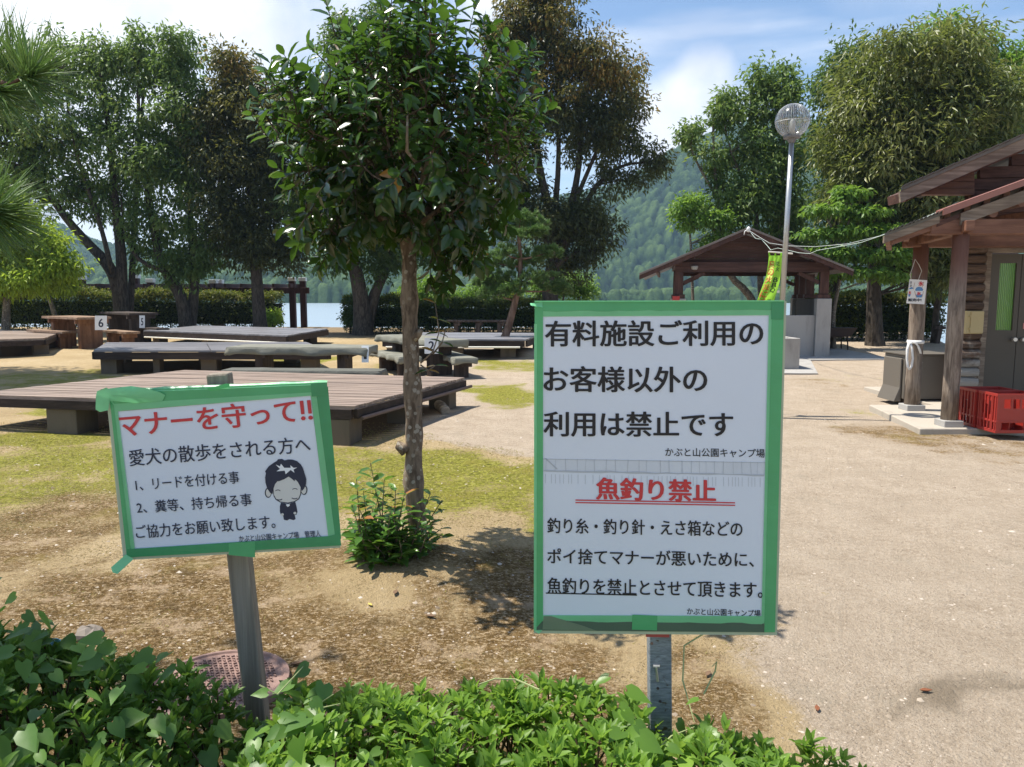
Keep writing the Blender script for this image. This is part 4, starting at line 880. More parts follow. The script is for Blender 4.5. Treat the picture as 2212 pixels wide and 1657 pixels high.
Y = 21.0; b = G(1800, Y)
tree('young_tree', 'fresh green small tree arching over the end of the shelter roof', b, [stem([(1800, 755), (1800, 680), (1815, 600), (1830, 500), (1840, 430)], Y, .08, .02, base=b.z), stem([(1812, 610), (1860, 560), (1900, 540)], Y, .04, .015), stem([(1822, 540), (1790, 480), (1770, 450)], Y, .04, .012)],
     [px_lobe(1835, 418, 34, 16, Y), px_lobe(1785, 452, 40, 14, Y), px_lobe(1862, 455, 48, 16, Y), px_lobe(1765, 500, 32, 12, Y), px_lobe(1825, 500, 50, 14, Y), px_lobe(1900, 500, 50, 18, Y), px_lobe(1795, 545, 46, 14, Y), px_lobe(1870, 548, 60, 18, Y), px_lobe(1940, 545, 36, 20, Y), px_lobe(1840, 588, 60, 14, Y), px_lobe(1915, 590, 40, 16, Y)], 210, 40, .22, .17, .085, (M_BARK_G, M_LF_LIGHT), (.2, .95), .7, twig=.012, flat=.3)
Y = 23.6; b = G(2022, Y)
tree('slender_tree', 'slender dark trunked tree at the water side by the house', b, [stem([(2018, 748), (2022, 680), (2032, 600), (2030, 500), (2010, 400)], Y, .12, .05, base=b.z), stem([(2030, 600), (2060, 540), (2100, 500)], Y, .05, .02)],
     [px_lobe(2030, 560, 70, 34, Y), px_lobe(2080, 520, 60, 50, Y), px_lobe(1980, 590, 60, 26, Y), px_lobe(2040, 600, 40, 22, Y)], 90, 80, .4, .22, .05, (M_BARK_D, M_LF_WILLOW), (.0, .6), 1.1)
# the yellow green tree and its neighbour
Y = 24.2; b = G(12, Y)
tree('young_tree', 'luminous yellow green tree with a pale trunk near the shaded platform', b, [stem([(12, 737), (14, 670), (16, 620), (30, 560), (40, 500)], Y, .15, .03, base=b.z), stem([(15, 640), (70, 590), (110, 570)], Y, .07, .02), stem([(14, 650), (-30, 580), (-60, 540)], Y, .07, .02)],
     [px_lobe(-20, 530, 90, 50, Y), px_lobe(70, 520, 70, 42, Y), px_lobe(105, 570, 55, 28, Y), px_lobe(60, 600, 80, 30, Y), px_lobe(150, 572, 24, 14, Y), px_lobe(-30, 600, 70, 36, Y), px_lobe(30, 470, 60, 34, Y)], 260, 70, .34, .19, .06, (M_BARK_G, M_LF_YELLOW), (.15, .95), .8, twig=.014, edge=.5)
b = G(118, 27.5)
tree('young_tree', 'leaning bare stemmed tree half lost in the long hedge', b, [stem([(124, 706), (118, 680), (105, 640), (90, 600)], 27.5, .11, .05, base=b.z)], [px_lobe(95, 590, 60, 26, 27.5), px_lobe(130, 615, 40, 18, 27.5)], 60, 60, .32, .16, .06, (M_BARK_G, M_LF_YELLOW), (.0, .6), .7, twig=.012)
mb = MB(); a = ong(34, 706); mb.bar(a - Vector((0, 0, .1)), at(26, 668, a.y + .1), .06, .06); mb.bar(at(6, 664, a.y), at(34, 665, a.y), .05, .05); mb.bar(ong(4, 704), at(10, 662, ong(4, 704).y), .05, .05)
tag(mb.build('tree_stake', plain('pale_stake', (.36, .31, .24), .8)), 'pale wooden tree stake frame propping the yellow green tree', 'tree stake')

P_, R_ = [Vector((-12.6, 14.4, 0)), Vector((-12.5, 14.5, 2.5)), Vector((-12.3, 14.6, 5.5)), Vector((-12.4, 14.6, 8.6))], [.2, .17, .13, .05]
tree('evergreen_tree', 'tall evergreen beyond the frame edge that shades the lawn by the shaded platform', Vector((-12.6, 14.4, 0)), [(P_, R_)], [(-12.4, 14.6, 8.4, 2.0, 2.0, 1.7), (-11.8, 14.0, 7.2, 1.3, 1.5, 1.0), (-13.2, 15.2, 7.2, 1.4, 1.5, 1.2)], 120, 80, .42, .2, .09, (M_BARK_D, M_LF_OAK))
# clipped hedges
def hedge(label, x0, x1, Y0, Y1, ytop0, ytop1, depth, n, seed, lf=M_LF_HEDGE, tints=(.0, .62), topb=.42, L=.10, W=.05, name='clipped_hedge', nst=26):
    a, b = G(x0, Y0), G(x1, Y1); za, zb_ = at(x0, ytop0, Y0).z, at(x1, ytop1, Y1).z; mid = (a + b) / 2
    t = thing(name, label, 'hedge', mid, 'clipped hedges along the shore'); d = (b - a); d.z = 0; ln = d.length; dn = d / ln; s = Vector((-dn.y, dn.x, 0)); rg = np.random.default_rng(seed)
    u = rg.random(n); face = rg.random(n); w = rg.random(n); top = za + (zb_ - za) * u; gr = a.z + (b.z - a.z) * u
    X = a.x + d.x * u; Yv = a.y + d.y * u; lump = vnoise(u * ln, u * 0, .9, seed) * .34 - .17 + (vnoise(u * ln, u * 0, .33, seed + 1) - .5) * .16
    hgt = (top + lump - gr) * np.where(face < .55, w ** .75, .86 + .14 * w); vv = np.where(face < .55, -1, rg.uniform(-1, 1, n)) * depth / 2
    vv = np.where((face >= .45) & (face < .55), depth / 2, vv); vv = vv + rg.normal(size=n) * .08
    P = np.stack([X + s.x * vv, Yv + s.y * vv, gr + np.maximum(hgt, .12) + rg.normal(size=n) * .05], 1)
    D = rand_dirs(n) + np.array([0, -.35, .3]); Nn = rand_dirs(n) * .8 + np.array([0, -.3, 1]); tp = (hgt / np.maximum(top - gr, .1)) > .78
    tint = tints[0] + (tints[1] - tints[0]) * rg.random(n) + tp * topb * rg.random(n)
    leaf_obj('leaves', P, D, Nn, L * (.7 + .6 * rg.random(n)), W * (.7 + .6 * rg.random(n)), tint, lf, t)
    mb = MB(); r = random.Random(seed)
    for i in range(nst):
        q = a.lerp(b, (i + r.random()) / nst); q.z = gz(q.x, q.y) - .05; h = (za - a.z) * r.uniform(.6, .85)
        mb.tube([q, q + Vector((r.uniform(-.15, .15), r.uniform(-.15, .15), h * .5)), q + Vector((r.uniform(-.3, .3), r.uniform(-.3, .3), h))], [.025, .018, .008], 5, False)
    mb.build('stems', M_BARK_D, t)
    # inner body so that little light leaks through
    mb = MB(); k = 14
    for i in range(k):
        c = a.lerp(b, (i + .5) / k); zt = (za + (zb_ - za) * (i + .5) / k); g = gz(c.x, c.y)
        e1 = a.lerp(b, i / k); e2 = a.lerp(b, (i + 1.0) / k); q = [e1 - s * depth * .28, e2 - s * depth * .28, e2 + s * depth * .28, e1 + s * depth * .28]
        mb.hexa([Vector((p.x, p.y, g + .25)) for p in q], [Vector((p.x, p.y, g + (zt - g) * .72)) for p in q])
    mb.build('twig_core', plain('dark_twigs', (.016, .017, .008), .95, .1, .4, 12), t)
    return t
hedge('long clipped hedge with golden tips running before the pergola', -220, 604, 31.2, 31.2, 622, 634, 1.4, 56000, 1, topb=.7)
hedge('dark clipped hedge between the forked tree and the large notice', 752, 1170, 28.9, 28.9, 642, 650, 1.5, 30000, 2)
hedge('dark hedge with sunlit tips between the shelter and the house', 1745, 2006, 25.0, 25.4, 630, 640, 1.5, 22000, 3, topb=.6)
for (x0, x1, yt, Yh, lab, sd) in ((850, 1010, 606, 31.0, 'light green shrub glowing behind the hedge by the camellia trunk', 21), (1010, 1130, 600, 31.3, 'fresh green shrub behind the hedge beside the leaning pine', 22), (1150, 1290, 588, 30.8, 'airy light shrub between the leaning pine and the large notice', 23)):
    b = G((x0 + x1) / 2, Yh); w = (x1 - x0) / 2; cx = (x0 + x1) / 2
    tree('round_shrub', lab, b, [stem([(cx, 706), (cx - 5, 660), (cx + 6, yt + 8)], Yh, .08, .02, base=b.z), stem([(cx, 690), (cx + w * .4, 650), (cx + w * .6, yt + 22)], Yh, .05, .02)],
         [px_lobe(cx, yt + 22, w * .55, 22, Yh), px_lobe(cx - w * .5, yt + 36, w * .5, 24, Yh), px_lobe(cx + w * .5, yt + 38, w * .5, 22, Yh)], 70, 90, .34, .14, .06, (M_BARK_G, M_LF_LIGHT), (.2, .95), .4, 'shrubs behind the hedges', .012, cat='shrub')
b = G(755, 28.2); tree('round_shrub', 'small dark leafy bush at the foot of the forked tree by the water', b, [stem([(757, 716), (756, 690), (760, 650)], 28.2, .04, .015, base=b.z)], [px_lobe(757, 680, 14, 30, 28.2, .5), px_lobe(766, 650, 14, 16, 28.2, .4)], 26, 70, .22, .12, .06, (M_BARK_D, M_LF_OAK), (.2, .9), .3, 'shrubs behind the hedges', .01, cat='shrub')
b = G(590, 29.0); tree('round_shrub', 'yellow green bush spilling out beneath the notice board', b, [stem([(590, 708), (588, 690), (585, 675)], 29.0, .04, .015, base=b.z)], [px_lobe(588, 690, 20, 14, 29.0, .5), px_lobe(575, 682, 16, 14, 29, .4)], 26, 60, .2, .13, .06, (M_BARK_D, M_LF_YELLOW), (.2, .9), .3, 'shrubs behind the hedges', .01, cat='shrub')

# ------------------------------------------------------------------ pines
def needle_tufts(name, tips, axes, n, ln, wd, mat, parent, spread=.75, tints=(.2, .8), back=.35, rg=RNG, narrow=True, droop=.10):
    tips = np.asarray(tips); axes = unit(np.asarray(axes)); k = len(tips); N = k * n; ti = np.repeat(np.arange(k), n)
    D = axes[ti] + rand_dirs(N) * spread; D = unit(D); tpos = rg.random(N)
    P = tips[ti] - axes[ti] * (back * ln * tpos)[:, None]
    T = (np.array([(0, .5, 0), (0, -.5, 0), (.55, .5, -droop * .35), (.55, -.5, -droop * .35), (1, 0, -droop)]), np.array([(0, 1, 3), (0, 3, 2), (2, 3, 4)]))
    tint = tints[0] + (tints[1] - tints[0]) * (.5 * rg.random(k)[ti] + .5 * rg.random(N))
    return leaf_obj(name, P, D, rand_dirs(N) * .6 + np.array([0, 0, 1.0]), ln * (.7 + .5 * rg.random(N)), wd, tint, mat, parent, T)
def shaped_pine():
    Yp = PINE.y; b = Vector((PINE.x, PINE.y, gz(PINE.x, PINE.y)))
    t = thing('pine_tree', 'leaning garden pine with tufted layers beyond the camellia', 'tree', b, 'pine trees')
    P, R = stem([(1078, 766), (1092, 725), (1108, 670), (1122, 610), (1124, 560), (1120, 505)], Yp, .13, .04, base=b.z); mb = MB(); mb.tube([P[0] - Vector((0, 0, .2))] + P, [.17] + R, 10)
    pads = [(1125, 465, 38, 14), (1105, 485, 40, 13), (1150, 480, 34, 14), (1162, 500, 24, 10), (1118, 505, 46, 10), (1085, 545, 40, 18), (1060, 565, 34, 18), (1150, 555, 36, 18), (1185, 545, 30, 16), (1110, 570, 42, 14), (1075, 600, 40, 16), (1045, 610, 28, 10), (1150, 600, 46, 20), (1190, 610, 36, 18), (1210, 625, 26, 12), (1065, 632, 40, 12), (1110, 625, 30, 14)]
    tips = []; axes = []; rg = np.random.default_rng(5)
    for (x, y, rx, ry) in pads:
        c = at(x, y, Yp + rg.uniform(-.25, .25)); k = Yp / FP; i = min(range(len(P)), key=lambda q: (P[q] - c).length + max(0, P[q].z - c.z) * 2)
        mb.tube([P[i], P[i].lerp(c, .5) + Vector((0, 0, -.03)), c], [.03, .02, .008], 6)
        for _ in range(48):
            v = rg.normal(size=3); v /= np.linalg.norm(v); q = np.array(c) + v * np.array([rx, (rx + ry) / 2, ry]) * k * rg.random() ** .4
            tips.append(q); axes.append(v * np.array([1, 1, .5]) + np.array([0, 0, .8]))
    mb.build('trunk', M_BARK_P, t, smooth=True); needle_tufts('needles', tips, axes, 44, .13, .015, M_LF_PINE, t, .8, (.3, 1.0))
shaped_pine()
def near_pine():
    b = Vector((-2.55, 2.35, 0)); t = thing('pine_tree', 'near pine reaching long needle tufts in beside the dog notice', 'tree', b, 'pine trees')
    mb = MB(); rg = np.random.default_rng(17); tr = [b + Vector((0, 0, -.2)), b + Vector((.02, .05, .8)), b + Vector((-.06, .12, 1.7)), b + Vector((.04, .1, 2.6)), b + Vector((.1, .15, 3.6)), b + Vector((.12, .2, 4.4))]
    mb.tube(tr, [.13, .11, .095, .08, .05, .02], 12); tips = []; axes = []
    def bough(a, e, n, r=.022):
        a, e = Vector(a), Vector(e); m = a.lerp(e, .5) + Vector((0, 0, .08)); mb.tube([a, m, e], [r, r * .7, r * .3], 8)
        d = (e - a).normalized(); tips.append(tuple(e)); axes.append(tuple(d + Vector((0, 0, .35))))
        for k in range(n):
            u = rg.uniform(.35, 1.0); p = (a.lerp(m, u * 2) if u < .5 else m.lerp(e, u * 2 - 1)); q = p + Vector(rg.normal(size=3)) * .14 + d * .1 + Vector((0, 0, .05))
            mb.tube([p, p.lerp(q, .6), q], [.008, .007, .005], 6); tips.append(tuple(q)); axes.append(tuple((q - p).normalized() + Vector((0, 0, .4))))
    # the two boughs the photo shows
    e1 = at(66, 158, 2.0); a1 = tr[3].lerp(tr[4], .0); m1 = at(20, 185, 2.05)
    mb.tube([tr[3], Vector((-1.9, 2.2, 2.35)), m1, e1], [.02, .012, .006, .004], 8)
    T1 = [(e1, (.25, -.1, 1.0)), (e1 + Vector((-.005, 0, -.01)), (.9, -.2, -.1)), (at(22, 150, 2.1), (-.3, .1, 1)), (at(5, 200, 2.05), (.7, 0, -.2)), (at(-20, 130, 2.1), (.2, 0, 1)), (at(-30, 215, 2.1), (.7, 0, .1))]
    e2 = at(-8, 458, 1.95); mb.tube([tr[2], Vector((-2.0, 2.15, 1.75)), at(-70, 470, 2.0), e2], [.02, .012, .007, .004], 8)
    T2 = [(e2, (1, -.1, .45)), (e2, (.9, .1, .1)), (e2 + Vector((-.02, 0, 0)), (.8, 0, -.5)), (at(-40, 430, 2.05), (.7, 0, .6)), (at(-45, 480, 2.05), (.7, .1, -.7)), (at(-90, 440, 2.05), (.5, 0, 1)), (at(-80, 520, 2.0), (.6, 0, -.5))]
    for (p, ax) in T1 + T2: tips.append(tuple(p)); axes.append(ax)
    k1 = len(tips)
    # boughs of the crown outside the frame, which shade the hedge
    n0 = len(tips)
    for k in range(26):
        z = rg.uniform(1.9, 4.3); aa = rg.uniform(0, 6.28); L = rg.uniform(.5, 1.15) * (1.15 - (z - 1.9) / 4.5); s = b + Vector((.05, .12, z)); e = s + Vector((math.cos(aa) * L, math.sin(aa) * L, rg.uniform(-.05, .25)))
        lim = -.64 * e.y - .12                                   # keep clear of the camera's view
        if e.x > lim and e.z < 3.1: e.x = lim - .1
        bough(s, e, 8)
    mb.build('trunk', M_BARK_P, t, smooth=True)
    needle_tufts('needles', tips[:n0], axes[:n0], 100, .165, .0034, M_LF_PINE, t, .72, (.25, .85), .22, rg)
    needle_tufts('needles', tips[n0:], axes[n0:], 60, .14, .0035, M_LF_PINE, t, .8, (.2, .8), .3, rg)
near_pine()

# ------------------------------------------------------------------ the camellia
def camellia():
    Yc = TREE.y; b = Vector((TREE.x, TREE.y, gz(TREE.x, TREE.y))); rg = np.random.default_rng(23)
    t = thing('camellia_tree', 'glossy round crowned camellia on one lichen spotted trunk', 'tree', b, 'trees around the lawn')
    P, R = stem([(905, 1216), (902, 1130), (893, 1040), (895, 940), (891, 830), (886, 720), (884, 620), (884, 560), (880, 500)], Yc, .060, .040, base=b.z - .05)
    R = [r * (1 + .10 * math.sin(i * 2.3) + .08 * math.cos(i * 1.1)) for i, r in enumerate(R)]; R[0] *= 1.35; R[1] *= 1.15
    mb = MB(); mb.tube(P, R, 16)
    # knots and stubs
    for (x, y, dx, dy, r) in ((862, 962, 10, -4, .028), (905, 720, 14, -8, .02), (872, 640, -8, 4, .012), (905, 880, 10, 2, .018)):
        mb.tube([at(x + (886 - x) * .6, y + 12, Yc - .02), at(x, y, Yc - .03), at(x + dx * .3, y + dy, Yc - .035)], [r * 1.3, r, r * .75], 10)
    fork = P[-1]; sp = [(p, .04) for p in P[-4:]]
    ends = [at(640, 190, Yc), at(720, 90, Yc + .2), at(800, 120, Yc - .25), at(870, 30, Yc), at(960, 60, Yc + .2), at(1050, 110, Yc - .2), at(1120, 200, Yc), at(700, 300, Yc - .3), at(1080, 320, Yc + .3), at(760, 420, Yc + .3), at(1010, 430, Yc - .3), at(880, 250, Yc - .5), at(900, 250, Yc + .5), at(680, 420, Yc - .1), at(1080, 430, Yc)]
    for e in ends:
        m = fork.lerp(e, .5) + Vector(rg.normal(size=3)) * .05 + Vector((0, 0, .03)); Q = [fork - Vector((0, 0, .04)), fork.lerp(m, .5), m, m.lerp(e, .5) + Vector(rg.normal(size=3)) * .03, e]; mb.tube(Q, [.024, .018, .013, .009, .005], 7); sp += [(q, .01) for q in Q[1:]]
    # shoots over the crown
    lobes = [(720, 240, 125, 85), (815, 155, 112, 88), (905, 88, 78, 102), (990, 150, 95, 88), (1085, 245, 92, 90), (700, 320, 98, 95), (860, 260, 190, 130), (1060, 330, 110, 110), (750, 440, 90, 90), (900, 420, 170, 100), (1020, 440, 85, 70), (715, 520, 52, 42), (720, 490, 70, 40), (880, 495, 80, 28), (980, 520, 70, 52), (960, 590, 36, 46), (1010, 540, 50, 40), (632, 185, 40, 36)]
    lob = np.array([px_lobe(x, y, rx, ry, Yc, .78 * min(rx, 105) / 105 + .05) for x, y, rx, ry in lobes]); pr = lob[:, 3] * lob[:, 5]; pr /= pr.sum(); ns = 760
    wh = rg.choice(len(lob), ns, p=pr); d = rand_dirs(ns); C = lob[wh, :3] + d * (rg.random(ns) ** .34)[:, None] * lob[wh, 3:]
    ctr = np.array(at(880, 330, Yc)); out = unit(C - ctr); spp = np.array([tuple(p) for p, r in sp])
    LP = []; LD = []; LN = []; LL = []; LT = []
    order = np.argsort(np.linalg.norm((C - np.array(at(880, 400, Yc))) * [1, 1, .8], axis=1)); nodes = [tuple(p) for p, r in sp]; mt = MB()
    for c, o in zip(C[order], out[order]):
        spp = np.array(nodes); low = c[2] < ctr[2] - .15; ax = o * .7 + np.array([0, 0, .75 if not low else -.35]) + rg.normal(size=3) * .25; ax /= np.linalg.norm(ax); ln = rg.uniform(.11, .20); base = c - ax * ln * .5
        i = int(np.argmin(np.linalg.norm(spp - base, axis=1) + np.maximum(0, np.linalg.norm(spp - ctr, axis=1) - np.linalg.norm(base - ctr)) * 1.0)); r0 = .0045
        mt.tube([Vector(spp[i]), Vector(spp[i]).lerp(Vector(base), .55) + Vector(rg.normal(size=3) * .022), Vector(base), Vector(base + ax * ln)], [r0, .004, .003, .0018], 5, False); nodes.append(tuple(base)); ctint = rg.random()
        nl = rg.integers(6, 10); ph = rg.uniform(0, 6.28); e1 = np.cross(ax, [.3, .2, .9]); e1 /= np.linalg.norm(e1); e2 = np.cross(ax, e1)
        for k in range(nl):
            u = (k + .5) / nl; an = ph + k * 2.4; rad = e1 * math.cos(an) + e2 * math.sin(an); dd = rad + ax * (.25 + .7 * u) + np.array([0, 0, -.18 if not low else -.55])
            LP.append(base + ax * ln * u); LD.append(dd); LN.append(ax + np.array([0, 0, .5]) + rg.normal(size=3) * .25); LL.append(rg.uniform(.066, .112) * (1 - .25 * (k == nl - 1)))
            tt = .02 + .55 * ctint + .12 * rg.random() + .25 * u * (not low); r_ = rg.random(); tt -= .12 * low; LT.append(1.0 if r_ > (.997 if not low else .993) else min(tt, .78))
    mb.build('trunk', M_BARK_C, t, smooth=True); mt.build('twig_leaves_stalk', bark('camellia_twig_bark', (.035, .026, .018), (.09, .07, .05)), t); LL = np.array(LL)
    leaf_obj('crown', LP, LD, LN, LL, LL * .50, np.array(LT), M_LF_CAM, t, T_MID)
    # side shoot part way up the trunk
    mb = MB(); LP = []; LD = []; LN = []; LL = []; LT = []
    for pts in ([(908, 785), (935, 760), (948, 720), (945, 690), (940, 655)], [(935, 765), (955, 740), (962, 715)], [(908, 788), (925, 800), (940, 790)]):
        Q = [at(x, y, Yc - .05) for x, y in pts]; mb.tube(Q, [.005, .004, .003, .003, .002][:len(Q)], 6)
        for k in range(1, len(Q)):
            for s in (-1, 1):
                LP.append(tuple(Q[k])); LD.append((s * .9 + rg.normal() * .2, rg.normal() * .4, rg.uniform(-.3, .5))); LN.append((rg.normal() * .3, -.3, 1)); LL.append(rg.uniform(.06, .085)); LT.append(.35 if rg.random() < .75 else 1.0)
    mb.build('side_shoot', M_BARK_C, t, smooth=True); LL = np.array(LL); leaf_obj('shoot_leaves', LP, LD, LN, LL, LL * .45, np.array(LT), M_LF_CAM, t, T_MID)
camellia()
def camellia_suckers():
    Yc = TREE.y - .10; rg = np.random.default_rng(31); c0 = at(835, 1215, Yc); b = Vector((c0.x, Yc, gz(c0.x, Yc)))
    t = thing('camellia_bush', 'leafy camellia suckers with coppery tips around the trunk foot', 'shrub', b); mb = MB(); LP = []; LD = []; LN = []; LL = []; LT = []
    tops = [(800, 1000), (770, 1035), (830, 1035), (855, 1050), (785, 1060), (875, 1060), (760, 1090), (815, 1080), (845, 1100), (780, 1120), (870, 1120), (765, 1150), (800, 1140), (830, 1150), (860, 1150), (790, 1180), (845, 1185), (815, 1195), (770, 1190), (875, 1190), (800, 1205), (830, 1210), (860, 1205), (760, 1130), (930, 1065), (955, 1080), (940, 1120), (920, 1130), (955, 1140), (935, 1165), (805, 1100), (850, 1170), (780, 1200), (885, 1165),
            (795, 1165), (822, 1172), (840, 1130), (775, 1165), (865, 1180), (810, 1185), (835, 1198), (790, 1148), (856, 1198), (812, 1160)]
    tops += [(x + rg.uniform(-14, 14), y + rg.uniform(-6, 34)) for x, y in tops if y > 1085] + [(rg.uniform(765, 885), rg.uniform(1110, 1205)) for _ in range(46)]
    tops = [(x, min(y, 1212)) for x, y in tops]
    for (x, y) in tops:
        Yo = Yc + rg.uniform(-.24, .12); e = at(x, y, Yo); f = Vector((b.x + (e.x - b.x) * .55 + rg.normal() * .03, Yo * .5 + Yc * .5, gz(e.x, Yo) - .02)); h = e.z - f.z
        Q = [f, f.lerp(e, .4) + Vector((rg.normal() * .012, 0, .02)), e]; mb.tube(Q, [.005, .004, .002], 6, False); nl = max(6, int(h / .026)); young = rg.random() < .35 and h > .3
        for k in range(nl):
            u = .25 + .75 * (k + .5) / nl; p = Q[0].lerp(Q[2], u); an = k * 2.4 + rg.uniform(0, .6); LP.append(tuple(p)); LD.append((math.cos(an), math.sin(an), rg.uniform(-.15, .55))); LN.append((rg.normal() * .25, rg.normal() * .25, 1)); LL.append(rg.uniform(.055, .098)); LT.append(1.0 if young and u > .7 and rg.random() < .5 else rg.uniform(.15, .78))
    mb.build('stems', M_BARK_C, t); LL = np.array(LL); leaf_obj('leaves', LP, LD, LN, LL, LL * .48, np.array(LT), M_LF_CAMY, t, T_MID)
camellia_suckers()
# ------------------------------------------------------------------ pergola, notice board
M_PERG = wood('red_brown_pergola_wood', (.055, .022, .020), (.10, .042, .038), 'z', 16, .65)
M_LAMPCAP = plain('white_lamp_cap', (.80, .82, .84), .3, .5, .03)
def pergola():
    Y = 32.3; t = thing('pergola', 'long red brown pergola with white capped posts at the water edge', 'pergola', G(500, Y)); k = Y / FP
    zb1 = at(640, 628, Y).z; zb0 = at(200, 622, Y).z
    def zof(x): return zb1
    for (x, yt, dY) in ((634, 607, -.25), (657, 607, .55), (465, 612, -.25), (478, 612, .55), (330, 610, -.25), (299, 601, .55), (183, 604, -.25)):
        p = at(x, 700, Y + dY); g = gz(p.x, p.y) - .3; top = at(x, yt, Y + dY).z; mb = MB(); mb.box((p.x, p.y, (g + top) / 2), (.24, .22, top - g)); po = mb.build('post', M_PERG, t, .01)
        m2 = MB(); m2.box((p.x, p.y, top + .07), (.30, .28, .15)); m2.build('lamp_cap', M_LAMPCAP, po, .012)
    for dY, dz in ((-.25, 0), (.55, .02)):
        a = at(178, 628, Y + dY); b = at(668, 628, Y + dY); a.z = b.z = zb1 + dz; mb = MB(); mb.bar(a, b, .12, .24); mb.build('beam', M_PERG, t, .008)
    x = 195
    while x < 660:
        p = at(x, 618, Y); mb = MB(); mb.bar((p.x, Y - .8, zb1 + .20), (p.x, Y + 1.1, zb1 + .20), .10, .16); mb.build('rafter', M_PERG, t, .006); x += 34
pergola()
def notice_board():
    Y = 30.9; pl = Plane3(at(578, 660, Y), (.2, -1, 0)); g = G(578, Y); t = thing('notice_board', 'weathered cream notice board between the dark trunk and the lake', 'notice board', g)
    b = slab('panel', pl, [(566, 640), (593, 641), (593, 681), (566, 681)], -.05, 0, plain('cream_board', (.42, .38, .29), .7, .3, .2, 3), t)
    r = random.Random(2)
    for k, (mat, yy, h) in enumerate(((plain('faded_red_ink', (.34, .12, .09), .7), 645, 3.0), (plain('faded_ink', (.22, .20, .16), .7), 655, 1.6))):
        po = []
        for row in range(1 if k == 0 else 4):
            x = 568.5
            while x < 590: w = r.uniform(1.2, 2.2); po.append([(x, yy + row * 6), (x + w, yy + row * 6), (x + w, yy + row * 6 + h), (x, yy + row * 6 + h)]); x += w + r.uniform(.4, .9)
        poly_sheet('lettering', pl, po, .004, mat, b)
    for x in (568, 591): mb = MB(); p = pl(x, 690, -.03); mb.box((p.x, p.y + .03, p.z - .5), (.08, .06, 1.6)); mb.build('leg', M_BEAM, t)
notice_board()

